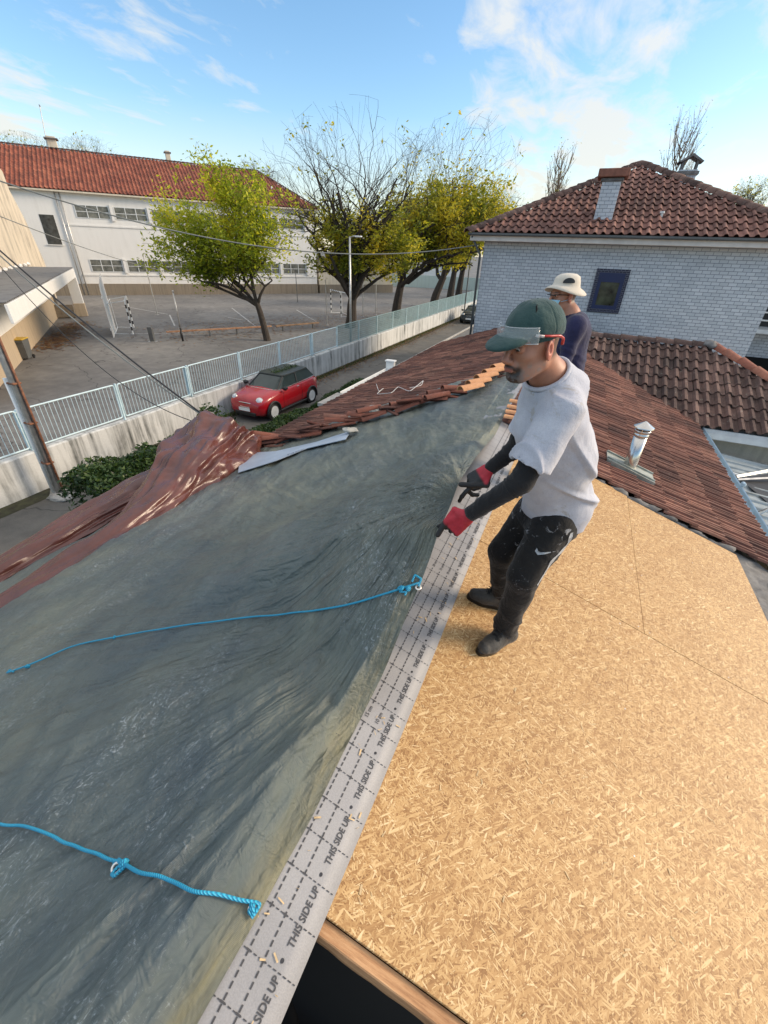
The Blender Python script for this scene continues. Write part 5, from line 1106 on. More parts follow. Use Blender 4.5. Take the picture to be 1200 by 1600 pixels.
        MB().box((.0, s_*.845, .235), (2.0, .05, .09), bev=.02).build('sill', M_black, o)
        mb = MB(); mb.tube([(.62, s_*.853, .94), (.66, s_*.858, .6), (.60, s_*.850, .32), (-.50, s_*.852, .32), (-.58, s_*.858, .6), (-.50, s_*.853, .97)], .005, 4); mb.build('door_seam', M_black, o)
        MB().box((-1.80, s_*.66, .78), (.10, .12, .26), bev=.03).build('tail_light', simple('red_lens', (.35, .01, .01), .2, .05), o)
    mb = MB(); P = [(1.875-.10*abs(math.cos(a))**2, .40*math.cos(a), .60+.085*math.sin(a)) for a in np.linspace(0, 2*math.pi, 29)]; mb.tube(P, .016, 6, cap=False); mb.build('grille_surround', M_steel, o, True)
    mb = MB(); mb.add([(p[0]-.006, p[1]*.96, p[2]) for p in P[:-1]], [tuple(range(28))]); mb.build('grille', M_black, o)
    MB().box((1.845, 0, .28), (.09, .95, .14), bev=.02).build('lower_grille', M_black, o)
    MB().box((1.895, 0, .44), (.02, .50, .115), bev=.004).build('number_plate', M_whitep, o)
    return o
t = MT('red_car_paint'); t.set(col=t.ramp(t.noise(3, 3), (.3, (.34, .005, .013)), (.7, (.42, .008, .016))), rough=.25, coat=.5); M_redcar = t.m
M_cglass = simple('car_glass', (.03, .045, .042), .06, .3, 1.2); M_lens = simple('headlamp_lens', (.62, .66, .70), .08, .2, 12)
M_croof = simple('dark_car_roof', (.022, .026, .022), .35, .4, 6)
CARO = car((-10.47, 13.78, 0), -math.pi/2-.03, M_redcar, M_croof, 'small red hatchback with a dark roof parked beside the low stained wall')
q = random.Random(3); V = []; F_ = []; T = []
for i in range(420):
    c = (q.uniform(-1.35, .2), -abs(q.gauss(0, .22))+.25, 1.405+q.random()*.02); leafquad(V, F_, T, np.array(c), .03, q, q.random())
tag(mesh_obj('fallen_leaves', V, F_, M_leaf, None, attrs={'tint': ('FACE', T)}), 'small green leaves fallen on the roof of the red car', 'leaves', kind='stuff').matrix_world = Matrix.Translation((-10.47, 13.78, 0)) @ Matrix.Rotation(-math.pi/2-.03, 4, 'Z')
M_dcar = simple('dark_car_paint', (.03, .035, .04), .3, .2); 
car((-9.6, 44, 0), -math.pi/2, M_dcar, M_dcar, 'dark car parked far along the lane, against the brick house corner')
# ------------------------------------------------------------------ utility pole and cables
UP = empty('utility_pole', (-11.05, 5.38, 0), label='galvanised utility pole with a rusty side pipe by the low wall', category='utility pole')
MB().tube([(0, 0, 0), (0, 0, 3.5), (0, 0, 7.2)], [.085, .08, .07], 14).build('pole', M_galv, UP, True)
MB().tube([(-.16, -.06, 0), (-.15, -.06, 2.9)], .04, 10).build('conduit', M_whitep, UP, True)
MB().tube([(.12, .02, 0), (.12, .03, 2.2), (.10, .02, 4.5)], .026, 8).build('rusty_pipe', M_rust, UP, True)
mb = MB(); 
for z_ in (.9, 1.9, 2.8): mb.box((0, 0, z_), (.24, .18, .04), bev=.01)
mb.build('clamp', M_rust, UP)
mb = MB(); lump(mb, (.12, -.02, .03), .26, 9, 3, sq=(1.5, 1.1, .25)); mb.build('footing', M_conc, UP, True)
def cable(name, A, B, sagz, r, mat, label, n=50, mids=None):
    A, B = np.array(A, float), np.array(B, float); P = []
    for i in range(n+1):
        t_ = i/n; p = A+(B-A)*t_; p[2] -= 4*sagz*t_*(1-t_); P.append(p)
    mb = MB(); mb.tube(P, r, 6); return tag(mb.build(name, mat, None, True), label, 'cable', 'overhead cables')
PT = np.array((-11.05, 5.38, 6.9))
HE = np.array((-4.3, 19.3, 5.85))
A1 = atX(0, 297, -11.05*1.6); mid = None
cable('overhead_cable', atX(-60, 262, -15.5), HE, .95, .020, M_cable, 'thick grey overhead cable crossing the trees to the eave of the brick house')
cable('overhead_cable', atX(-40, 322, -15.0), atD(330, 428, 40), .55, .013, M_cable, 'thinner grey cable passing in front of the school windows')
EV = np.array((-5.75, 5.75, 2.62))
cable('overhead_cable', atX(-30, 365, -11.3), EV, .12, .016, M_cableD, 'upper black cable running down from the pole to the red tarpaulin mound')
cable('overhead_cable', atX(-30, 372, -11.3), EV+np.array((.05, .0, -.02)), .20, .013, M_cable, 'grey blue cable twisted just below the upper black cable')
cable('overhead_cable', atX(-30, 380, -11.3), EV+np.array((.0, -.1, .02)), .75, .008, M_cableD, 'thin slack black cable hanging below the other two by the fence')
# ------------------------------------------------------------------ trees
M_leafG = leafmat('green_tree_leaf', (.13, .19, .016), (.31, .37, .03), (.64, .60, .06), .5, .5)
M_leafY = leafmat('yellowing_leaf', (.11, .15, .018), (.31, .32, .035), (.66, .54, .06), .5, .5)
def tree(name, base, label, sd, hgt, lean, crown, nleaf, ls, lm, limbs=7, trunk_h=2.6, tr=.22, cat='tree', twigs=1.0, bare=None, group=None, bt=0.0, branch_mat=None):
    """crown: list of (cx,cy,cz,rx,ry,rz,weight) blobs relative to the base; limbs grow towards points in them"""
    q = random.Random(sd); o = empty(name, base, label=label, category=cat, group=group); tb = MB(); V = []; F_ = []; T = []
    top = np.array((lean[0], lean[1], trunk_h)); P = [np.array((0, 0, -.05)), np.array((lean[0]*.2+q.gauss(0, .04), lean[1]*.2, trunk_h*.35)), np.array((lean[0]*.6, lean[1]*.6+q.gauss(0, .05), trunk_h*.7)), top]
    tb.tube(resample(P, 12), np.linspace(tr*1.25, tr*.85, 12), 10)
    wts = [c[6] for c in crown]; 
    def target(skin=.0):
        c = q.choices(crown, wts)[0]
        while True:
            u = np.array([q.uniform(-1, 1) for _ in range(3)]); l_ = np.linalg.norm(u)
            if 0.01 < l_ <= 1: break
        u = u/l_*(l_**(1/3) if skin == 0 else (skin+(1-skin)*l_)); return np.array(c[:3])+u*np.array(c[3:6])
    ends = []; segs = []
    def grow(p, tgt, r, depth):
        d = tgt-p; L = np.linalg.norm(d)
        if L < .25: return
        k = max(3, int(L/.55)); pts = [p]; bow = np.array([q.gauss(0, .10), q.gauss(0, .10), .16])*L*(1 if depth < 2 else .6)
        for i in range(1, k+1):
            t_ = i/k; pts.append(p+d*t_+bow*(4*t_*(1-t_))*.5+np.array([q.gauss(0, .03), q.gauss(0, .03), q.gauss(0, .03)])*L*.35)
        rs = [max(.006, r*(1-.72*i/k)) for i in range(k+1)]; tb.tube(pts, rs, 7 if depth == 0 else (5 if depth == 1 else 3), cap=False)
        if depth < 3:
            nb_ = [7, 6, 5][depth]; nb_ = int(nb_*twigs)+(1 if q.random() < .5 else 0)
            for _ in range(nb_):
                i = q.randint(max(1, int(k*.3)), k); b = pts[i]; di = d/L
                tg_ = target(.5); 
                if depth == 0: e = b+(tg_-b)*q.uniform(.45, .8)
                else:
                    rd = np.array([q.gauss(0, 1), q.gauss(0, 1), q.gauss(.45, .8)]); rd /= np.linalg.norm(rd); e = b+(di*.8+rd*.8)*L*q.uniform(.35, .62)
                for _k in range(6):
                    if any((((e-np.array(c[:3]))/np.array(c[3:6]))**2).sum() < 1.12 for c in crown): break
                    e = e+(np.array(crown[0][:3])-e)*.16
                grow(b, e, rs[i]*.62, depth+1)
        if depth >= 1:
            for i in range(1, k+1): ends.append((pts[i], depth))
    for i in range(limbs):
        st = P[3]+(P[2]-P[3])*q.random()*.6; grow(st, st+(target(.6)-st)*.85, tr*q.uniform(.45, .7), 0)
    tb.build('trunk', M_bark, o)
    zs = np.array([e[0][2] for e in ends]); 
    cand = [e for e in ends if (bare is None or bare(e[0], q))]
    if nleaf and cand:
        for i in range(nleaf):
            e = q.choice(cand)[0]; s_ = q.gauss(0, .22); c = e+np.array([q.gauss(0, .22), q.gauss(0, .22), q.gauss(-.08, .2)])
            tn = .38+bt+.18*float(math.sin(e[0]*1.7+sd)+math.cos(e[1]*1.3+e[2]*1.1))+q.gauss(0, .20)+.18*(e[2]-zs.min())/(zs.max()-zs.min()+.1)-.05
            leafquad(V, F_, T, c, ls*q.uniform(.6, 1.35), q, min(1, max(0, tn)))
        mesh_obj('crown', V, F_, lm, o, attrs={'tint': ('FACE', T)})
    return o
b_ = atZ(418, 532, 0)
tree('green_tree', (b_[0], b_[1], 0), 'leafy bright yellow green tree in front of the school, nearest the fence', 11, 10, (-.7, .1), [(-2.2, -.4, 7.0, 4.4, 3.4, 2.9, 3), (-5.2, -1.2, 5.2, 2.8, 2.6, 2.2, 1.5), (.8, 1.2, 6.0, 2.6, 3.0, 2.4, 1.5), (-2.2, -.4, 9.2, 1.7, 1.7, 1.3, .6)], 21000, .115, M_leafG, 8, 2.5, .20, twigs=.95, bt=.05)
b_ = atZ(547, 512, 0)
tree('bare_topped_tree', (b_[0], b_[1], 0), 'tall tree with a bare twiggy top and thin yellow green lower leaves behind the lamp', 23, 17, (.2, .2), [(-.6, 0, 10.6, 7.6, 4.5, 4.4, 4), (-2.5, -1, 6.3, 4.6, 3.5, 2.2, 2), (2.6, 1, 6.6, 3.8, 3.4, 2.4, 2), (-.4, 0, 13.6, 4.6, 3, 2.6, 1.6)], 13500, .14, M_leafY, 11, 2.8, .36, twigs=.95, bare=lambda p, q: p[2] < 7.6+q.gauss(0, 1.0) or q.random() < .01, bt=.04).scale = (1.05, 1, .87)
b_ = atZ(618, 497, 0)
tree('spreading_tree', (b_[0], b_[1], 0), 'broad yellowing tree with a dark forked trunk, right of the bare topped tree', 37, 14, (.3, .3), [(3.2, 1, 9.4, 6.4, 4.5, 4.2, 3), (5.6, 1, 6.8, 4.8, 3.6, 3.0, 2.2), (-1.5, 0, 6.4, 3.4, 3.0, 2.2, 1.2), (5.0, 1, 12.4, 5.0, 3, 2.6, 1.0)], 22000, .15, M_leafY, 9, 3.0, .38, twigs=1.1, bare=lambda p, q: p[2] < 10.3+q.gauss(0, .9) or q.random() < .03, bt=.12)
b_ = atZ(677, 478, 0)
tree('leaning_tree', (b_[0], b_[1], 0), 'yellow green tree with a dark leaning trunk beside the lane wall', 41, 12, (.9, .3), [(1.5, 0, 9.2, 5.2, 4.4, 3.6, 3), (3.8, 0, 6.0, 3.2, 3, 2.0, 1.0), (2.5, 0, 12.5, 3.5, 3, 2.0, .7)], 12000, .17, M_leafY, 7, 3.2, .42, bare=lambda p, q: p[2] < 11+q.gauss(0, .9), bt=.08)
for i, (px, py, lb) in enumerate(((703, 466, 'farther dark trunked tree, second from the end of the tree row'), (716, 462, 'farthest dark trunked tree at the end of the tree row'))):
    b_ = atZ(px, py, 0); tree('far_row_tree', (b_[0], b_[1], 0), lb, 51+i, 11, (.2, .2), [(0, 0, 8.4, 4.6, 4.4, 3.8, 3)], 4500, .22, M_leafY, 6, 3.4, .42, twigs=.8, group='trees in the far end of the row', bt=-.05)
# bare background trees: poplars and treetops behind roofs
def poplar(px, py0, py1, D, label, sd, wid, n=34, leaves=0, lean=.0):
    top = atD(px, py1, D); bs = np.array((top[0], top[1], 0)); Hh = top[2]; q = random.Random(sd); o = empty('poplar', bs, label=label, category='tree'); tb = MB()
    tb.tube([(0, 0, 0), (q.gauss(0, .1), 0, Hh*.5), (lean, 0, Hh*.98)], [.32, .18, .03], 7); V = []; F_ = []; T = []
    for i in range(n):
        z0 = Hh*q.uniform(.25, .9); a = q.uniform(0, 6.28); L = wid*q.uniform(.6, 1.1)*(1.05-z0/Hh*.55); h2 = min(Hh*1.0-z0, L*q.uniform(2., 3.2))
        P = [np.array((0, 0, z0))]; 
        for k in range(1, 6): t_ = k/5; P.append(np.array((L*math.cos(a)*t_**.6, L*math.sin(a)*t_**.6, z0+h2*t_))+np.array([q.gauss(0, .08) for _ in range(3)]))
        tb.tube(P, [.07, .055, .045, .035, .025, .012], 4, cap=False)
        for _ in range(6):
            k = q.randint(1, 4); p = P[k]; e = p+np.array([q.gauss(0, .45)*wid*.5, q.gauss(0, .45)*wid*.5, q.uniform(.8, 2.0)*wid*.5]); tb.tube([p, (p+e)/2+np.array([q.gauss(0, .06) for _ in range(3)]), e], [.028, .02, .01], 3, cap=False)
            for _ in range(leaves): leafquad(V, F_, T, e+np.array([q.gauss(0, .25) for _ in range(3)]), .12, q, q.random()*.5)
    tb.build('trunk', M_twig, o)
    if leaves: mesh_obj('crown', V, F_, M_leafY, o, attrs={'tint': ('FACE', T)})
poplar(882, 330, 238, 70, 'nearly bare slender poplar rising left of the brick house chimney', 3, 2.2, 44, 1)
poplar(1080, 290, 192, 75, 'tall nearly bare poplar rising behind the brick house roof', 4, 2.8, 50, 1, lean=1.2)
def bushy(px, py, D, label, sd, wid, hh, n):
    top = atD(px, py, D); o_ = tree('background_tree', (top[0], top[1], 0), label, sd, top[2], (0, 0), [(0, 0, top[2]-hh/2, wid, wid, hh/2, 1)], n, .2, M_leafY, 8, top[2]*.45, .3, twigs=.9); return o_
bushy(1185, 272, 80, 'rounded thin tree above the far roof at the right edge', 61, 4.0, 5.5, 500)
bushy(30, 205, 96, 'nearly leafless treetop above the school roof, left of its chimney', 62, 6, 6, 350)
bushy(135, 212, 100, 'nearly leafless treetop above the school roof, right of its chimney', 63, 6.5, 5, 250)
bushy(400, 240, 100, 'thin bare treetop above the right end of the school roof', 64, 5, 6, 100)
bushy(790, 285, 120, 'faint bare trees left of the brick house roof', 65, 7, 7, 300)
# ------------------------------------------------------------------ sculpted figures: signed distance blends turned into one surface
class SDF:
    def __init__(s): s.p = []
    def cap(s, a, ra, b, rb, k=.02, op='u', sq=None): s.p.append(('c', np.array(a, float), ra, np.array(b, float), rb, k, op, sq)); return s
    def ell(s, c, r, R=None, k=.02, op='u'): s.p.append(('e', np.array(c, float), np.array(r, float), np.eye(3) if R is None else R, None, k, op, None)); return s
    def cyl(s, a, ra, b, rb, k=.004, op='u'): s.p.append(('y', np.array(a, float), ra, np.array(b, float), rb, k, op, None)); return s
    def box(s, c, r, R=None, rd=.01, k=.01, op='u'): s.p.append(('b', np.array(c, float), np.array(r, float), np.eye(3) if R is None else R, rd, k, op, None)); return s
    def half(s, c, n, k=.003): s.p.append(('h', np.array(c, float), np.array(n, float)/np.linalg.norm(n), None, None, k, 's', None)); return s
def sdf_mesh(sd, step, fine=None, fstep=None, noisef=None):
    lo = np.full(3, 1e9); hi = -lo
    for t, a, ra, b, rb, k, op, sq in sd.p:
        if op != 'u': continue
        if t in 'cy': m_ = max(ra, rb); lo = np.minimum(lo, np.minimum(a, b)-m_-.03); hi = np.maximum(hi, np.maximum(a, b)+m_+.03)
        else: m_ = np.linalg.norm(ra); lo = np.minimum(lo, a-m_-.03); hi = np.maximum(hi, a+m_+.03)
    ax = []
    for d in range(3):
        if fine is None: ax.append(np.arange(lo[d], hi[d]+step, step))
        else:
            a = np.arange(lo[d], fine[0][d], step); b = np.arange(fine[0][d], fine[1][d], fstep); c = np.arange(fine[1][d], hi[d]+step, step); ax.append(np.unique(np.concatenate([a[a < fine[0][d]-step*.3], b, c])))
    nx, ny, nz = map(len, ax); D = np.full((nx, ny, nz), .5, np.float32)
    for t, a, ra, b, rb, k, op, sq in sd.p:
        if t == 'h': sl_ = (slice(None),)*3
        else:
            if t in 'cy': m_ = max(ra, rb)+k+.035; l_ = np.minimum(a, b)-m_; h_ = np.maximum(a, b)+m_
            else: m_ = np.linalg.norm(ra)+k+.03; l_ = a-m_; h_ = a+m_
            sl_ = tuple(slice(max(0, int(np.searchsorted(ax[d], l_[d]))-1), int(np.searchsorted(ax[d], h_[d]))+1) for d in range(3))
        gx, gy, gz = [ax[d][sl_[d]] for d in range(3)]
        if min(len(gx), len(gy), len(gz)) == 0: continue
        P = np.stack(np.meshgrid(gx, gy, gz, indexing='ij'), -1).astype(np.float32)
        if t in 'cy':
            ba = (b-a); L2 = ba@ba; pa = P-a; h_ = (pa@ba)/L2; hc = np.clip(h_, 0, 1); v_ = pa-hc[..., None]*ba
            if sq is not None:      # flattened along a direction: sq=(dir, factor)
                dd = np.array(sq[0], float); dd /= np.linalg.norm(dd); c_ = v_@dd; v_ = v_+(c_*(1/sq[1]-1))[..., None]*dd
            dist = np.sqrt((v_**2).sum(-1))-(ra+(rb-ra)*hc)
            if t == 'y':
                perp = pa-h_[..., None]*ba; rad = np.sqrt((perp**2).sum(-1))-(ra+(rb-ra)*hc); L = math.sqrt(L2); en = np.maximum(-h_*L, (h_-1)*L); dist = np.maximum(rad, en)
        elif t == 'e':
            q = (P-a)@b; kk = np.sqrt(((q/ra)**2).sum(-1)); k2 = np.sqrt(((q/ra**2)**2).sum(-1))+1e-6; dist = kk*(kk-1)/k2
        elif t == 'b':
            q = np.abs((P-a)@b)-(ra-rb); dist = np.sqrt((np.maximum(q, 0)**2).sum(-1))+np.minimum(q.max(-1), 0)-rb
        else: dist = -((P-a)@ra)
        cur = D[sl_]
        if op == 'u': h_ = np.clip(.5+.5*(cur-dist)/k, 0, 1); D[sl_] = cur+(dist-cur)*h_-k*h_*(1-h_)
        else: dn = -dist; h_ = np.clip(.5-.5*(cur-dn)/k, 0, 1); D[sl_] = cur+(dn-cur)*h_+k*h_*(1-h_)
    if noisef is not None:
        P = np.stack(np.meshgrid(*ax, indexing='ij'), -1); mk = np.abs(D) < .04; D[mk] += noisef(P[mk])
    D[0], D[-1], D[:, 0], D[:, -1], D[:, :, 0], D[:, :, -1] = .5, .5, .5, .5, .5, .5
    ins = D < 0; cnt = np.zeros((nx-1, ny-1, nz-1), np.int32); pos = np.zeros((nx-1, ny-1, nz-1, 3))
    A3 = ax
    for d in range(3):
        s0_ = [slice(None)]*3; s1_ = [slice(None)]*3; s0_[d] = slice(None, -1); s1_[d] = slice(1, None)
        a, b = D[tuple(s0_)], D[tuple(s1_)]; cr__ = (a < 0) != (b < 0); idx = np.argwhere(cr__); av, bv = a[cr__], b[cr__]; t_ = av/(av-bv)
        co = np.stack([A3[e][idx[:, e]] for e in range(3)], 1); co[:, d] = A3[d][idx[:, d]]+t_*(A3[d][idx[:, d]+1]-A3[d][idx[:, d]])
        o1, o2 = [e for e in range(3) if e != d]
        for i in (0, -1):
            for j in (0, -1):
                c = idx.copy(); c[:, o1] += i; c[:, o2] += j; ok = (c >= 0).all(1) & (c[:, 0] < nx-1) & (c[:, 1] < ny-1) & (c[:, 2] < nz-1)
                np.add.at(cnt, tuple(c[ok].T), 1); np.add.at(pos, tuple(c[ok].T), co[ok])
    cell = cnt > 0; vid = -np.ones(cnt.shape, np.int64); vid[cell] = np.arange(cell.sum()); V = pos[cell]/cnt[cell][:, None]; F_ = []
    for d in range(3):
        s0_ = [slice(None)]*3; s1_ = [slice(None)]*3; s0_[d] = slice(None, -1); s1_[d] = slice(1, None); a, b = ins[tuple(s0_)], ins[tuple(s1_)]; o1, o2 = (d+1) % 3, (d+2) % 3
        for fl in (0, 1):
            idx = np.argwhere((a & ~b) if fl == 0 else (~a & b)); idx = idx[(idx[:, o1] > 0) & (idx[:, o2] > 0)]
            qs = []
            for i, j in ((0, 0), (-1, 0), (-1, -1), (0, -1)): c = idx.copy(); c[:, o1] += i; c[:, o2] += j; qs.append(vid[tuple(c.T)])
            q = np.stack(qs if fl == 0 else qs[::-1], 1); F_.append(q[(q >= 0).all(1)])
    return V, np.concatenate(F_)
def vnormals(V, F_):
    n = np.cross(V[F_[:, 2]]-V[F_[:, 0]], V[F_[:, 3]]-V[F_[:, 1]]); N_ = np.zeros_like(V)
    for i in range(4): np.add.at(N_, F_[:, i], n)
    return N_/(np.linalg.norm(N_, axis=1)[:, None]+1e-9)
def smooth_mesh(V, F_, it=1):
    for _ in range(it):
        s_ = np.zeros_like(V); c = np.zeros(len(V))
        for i in range(4):
            for j in (1, 3): np.add.at(s_, F_[:, i], V[F_[:, (i+j) % 4]]); np.add.at(c, F_[:, i], 1)
        V = V*.5+.5*s_/np.maximum(c, 1)[:, None]
    return V
def solid(name, sd, step, mat, parent, disp=None, it=1, attr=None, **k):
    V, F_ = sdf_mesh(sd, step, **k); V = smooth_mesh(V, F_, it)
    if disp is not None: V = V+vnormals(V, F_)*disp(V)[:, None]
    at_ = {'skin': ('POINT', attr(V))} if attr is not None else None
    return mesh_obj(name, V, F_, mat, parent, True, attrs=at_)
def frame(f, up=(0, 0, 1)):
    f = np.array(f, float); f /= np.linalg.norm(f); l_ = np.cross(up, f); l_ /= np.linalg.norm(l_); return np.stack([f, l_, np.cross(f, l_)], 1)
def rotz(a): return np.array([[math.cos(a), -math.sin(a), 0], [math.sin(a), math.cos(a), 0], [0, 0, 1]])
def roty(a): return np.array([[math.cos(a), 0, math.sin(a)], [0, 1, 0], [-math.sin(a), 0, math.cos(a)]])
def rotx(a): return np.array([[1, 0, 0], [0, math.cos(a), -math.sin(a)], [0, math.sin(a), math.cos(a)]])
t = MT('skin'); cc = t.attr('skin', 'Color'); col = t.mix(.25, cc, t.ramp(t.noise(60, 4, .7), (.3, (.75, .70, .68)), (.7, (1.15, 1.12, 1.1))), 'MULTIPLY'); t.set(col=col, rough=.48, sss=.06); t.b.inputs['Subsurface Radius'].default_value = (.02, .008, .004); t.bump(t.noise(150, 4, .6), .15, .002); M_skin = t.m
def clothmat(name, c, c2=None, weave=300, var=.3, rough=.85, bst=.5, bsc=18, spots=None):
    t = MT(name); n1_ = t.noise(7, 6, .65); c2 = c2 or tuple(x*(1+var) for x in c)
    col = t.ramp(n1_, (.35, c), (.65, c2)); f_ = t.noise(weave, 2, .5); col = t.mix(.4, col, t.ramp(f_, (.3, (.72, .72, .72)), (.7, (1.2, 1.2, 1.2))), 'MULTIPLY')
    if spots:
        s1 = t.noise(spots[1], 7, .75, dist=.8); s2 = t.noise(5, 4, .6); col = t.mix(t.ma('MULTIPLY', t.ramp(s1, (spots[2], 0.), (spots[2]+.05, 1.)), t.ramp(s2, (.45, 0.), (.6, 1.))), col, spots[0])
    cr2 = t.noise(bsc, 6, .6, dist=.9); t.bump(t.ma('ADD', t.ma('MULTIPLY', t.ma('ABSOLUTE', t.ma('SUBTRACT', cr2, .5)), -2.0), t.ma('MULTIPLY', f_, .08)), bst, .012)
    t.set(col=col, rough=rough, sheen=.15, spec=.25); return t.m
M_tee = clothmat('heather_grey_jersey', (.42, .43, .49), (.52, .53, .58), bst=.45, bsc=7, spots=((.34, .31, .27), 6, .60))
M_blk = clothmat('black_jersey', (.010, .010, .011), (.018, .018, .02), bst=.4, bsc=16)
M_trs = clothmat('dusty_black_trousers', (.006, .006, .007), (.015, .014, .013), bst=.6, bsc=9, spots=((.30, .30, .31), 22, .60))
M_boot = clothmat('dusty_black_leather', (.022, .022, .023), (.085, .08, .072), rough=.6, bst=.3, bsc=30)
M_navy = clothmat('navy_jacket', (.013, .014, .046), (.024, .025, .075), bst=.5, bsc=8)
M_capm = clothmat('dark_green_cotton', (.018, .052, .052), (.045, .085, .078), weave=500, bst=.25, bsc=26)
M_hat = clothmat('cream_cotton', (.56, .50, .41), (.64, .58, .49), bst=.25, bsc=20)
M_glov = MT('glove'); M_glov.set(col=M_glov.attr('skin', 'Color'), rough=.65); M_glov.bump(M_glov.noise(120, 4, .6), .35, .003); M_glov = M_glov.m
M_mask = simple('pale_blue_mask', (.30, .55, .68), .7, .08); M_strapr = simple('red_plastic', (.45, .035, .03), .3, .1)
M_gog = MT('clear_plastic'); M_gog.set(col=(.75, .8, .82), rough=.06, alpha=.14, spec=.8); M_gog = M_gog.m
M_rimg = MT('milky_plastic'); M_rimg.set(col=(.55, .60, .62), rough=.2, alpha=.55); M_rimg = M_rimg.m
M_eye = simple('eye_white', (.55, .50, .47), .15, .05); M_iris = simple('dark_iris', (.02, .012, .008), .1, .1)
SK = np.array([.40, .185, .115]); HRC = np.array([.045, .032, .026])
def head(sd, Hc, R, s=1.0):
    W_ = lambda p: Hc+R@(np.array(p, float)*s)
    e = lambda c, r, k=.015, op='u', Q=None: sd.ell(W_(c), np.array(r)*s, R if Q is None else R@Q, k*s, op)
    c = lambda a, ra, b, rb, k=.012, op='u': sd.cap(W_(a), ra*s, W_(b), rb*s, k*s, op)
    e((-.012, 0, .035), (.098, .076, .090)); e((.022, 0, -.03), (.066, .060, .083), .03)
    for q in (-1, 1):
        c((-.01, q*.050, -.052), .022, (.058, q*.026, -.092), .018, .025); e((.052, q*.040, -.018), (.024, .022, .02), .02)
        e((.098, q*.031, .012), (.020, .017, .0125), .012, 's'); e((.080, q*.031, .011), (.0165, .0165, .015), .002)
        c((.088, q*.014, .031), .0085, (.078, q*.048, .029), .0075, .012); c((.0935, q*.018, .0205), .003, (.087, q*.043, .019), .003, .004); c((.0925, q*.020, .003), .0022, (.086, q*.042, .003), .0022, .004)
        e((.104, q*.0125, -.031), (.011, .008, .008), .006); e((.108, q*.006, -.040), (.006, .0035, .004), .003, 's')
    for q in (-1, 1): e((.0985, q*.0315, .0105), (.012, .0135, .0058), .002, 's')
    c((.090, 0, .020), .0085, (.118, 0, -.024), .0115, .012); c((.104, 0, -.034), .008, (.112, 0, -.030), .009, .006)
    e((.066, 0, -.094), (.026, .026, .019), .02); e((.088, 0, -.052), (.016, .026, .018), .015)
    c((.0990, -.017, -.0565), .0040, (.0990, .017, -.0565), .0040, .004); c((.1015, -.006, -.0555), .0042, (.1015, .006, -.0555), .0042, .004); c((.0975, -.014, -.0655), .0050, (.0975, .014, -.0655), .0050, .004); c((.108, -.02, -.0608), .0022, (.108, .02, -.0608), .0022, .003, 's')
    for q in (-1, 1):
        Q = rotz(q*.42)@roty(-.12); e((-.008, q*.082, -.002), (.026, .0085, .037), .006, 'u', Q); e((-.001, q*.090, .003), (.010, .006, .016), .004, 's', Q); e((.006, q*.083, -.010), (.006, .005, .010), .003, 'u', Q)
    return W_
def skincol(Hc, R, s, beard=True):
    def f(V):
        L = (V-Hc)@R/s; n1_ = fbm(L, 60, 3, 5)*.5+.5; C = np.tile(SK, (len(V), 1)); C = C*(1+.10*fbm(L, 18, 3, 8))[:, None]
        def mixc(m_, c): nonlocal C; m_ = np.clip(m_, 0, 1)[:, None]; C = C*(1-m_)+np.array(c)*m_
        ear = (np.abs(L[:, 1]) > .073) & (np.abs(L[:, 2]) < .04) & (np.abs(L[:, 0]+.008) < .03); mixc(ear*.6, (.55, .17, .12))
        mixc(np.exp(-(((L[:, 0]-.118)/.02)**2+(L[:, 1]/.016)**2+((L[:, 2]+.024)/.016)**2))*.35, (.52, .18, .13))
        if beard:
            go = np.exp(-((L[:, 1]/.038)**4+((L[:, 2]+.096)/.029)**4))*(L[:, 0] > .035); mu = np.exp(-((L[:, 1]/.034)**4+((L[:, 2]+.0480+.012*(np.abs(L[:, 1])/.03)**2)/.0085)**4))*(L[:, 0] > .07)
            sid = np.exp(-((L[:, 1]-0)/.036)**8)*np.exp(-((L[:, 2]+.070)/.022)**4)*(np.abs(L[:, 1]) > .020)*(L[:, 0] > .05)
            jaw = np.clip(((-L[:, 2]-.028-.35*np.maximum(0, .05-L[:, 0])*0)/.02), 0, 1)*np.clip((L[:, 0]+.015)/.02, 0, 1)*(L[:, 0] < .085)*np.clip((.145+L[:, 2])/.03, 0, 1); mixc(jaw*(.30+.40*(n1_ > .52)), (.27, .21, .18))
            mixc(np.clip(1.25*np.maximum(np.maximum(go, mu), sid), 0, 1)*(.85+.15*n1_), (.020, .016, .015))
            mixc(np.exp(-((L[:, 2]+.100)/.012)**2)*(L[:, 0] > .06)*.45*(n1_ > .5), (.22, .20, .19))
        lip = np.exp(-((L[:, 1]/.021)**4+((L[:, 2]+.061)/.0085)**4))*(L[:, 0] > .097); mixc(lip*.8, (.36, .12, .09))
        br = np.exp(-(((np.abs(L[:, 1])-.032)/.020)**4+((L[:, 2]-.031+.06*np.abs(np.abs(L[:, 1])-.03))/.0045)**4))*(L[:, 0] > .06); mixc(br*.9, HRC)
        es = np.exp(-(((np.abs(L[:, 1])-.031)/.016)**4+((L[:, 2]-.012)/.010)**4))*(L[:, 0] > .06); mixc(es*.35, (.20, .09, .07))
        lash = np.exp(-(((np.abs(L[:, 1])-.031)/.014)**4+((L[:, 2]-.0175)/.0022)**4))*(L[:, 0] > .07); mixc(lash*.9, (.03, .02, .018))
        hair = np.clip((L[:, 2]-.012-.9*np.maximum(0, L[:, 0]-.0))/.012, 0, 1)*(L[:, 0] < .045)*(~ear); side = np.clip((L[:, 2]+.05)/.02, 0, 1)*(L[:, 0] < -.035); mixc(np.maximum(hair, side*.85)*(.70+.3*n1_), (.075, .055, .042))
        return C
    return f
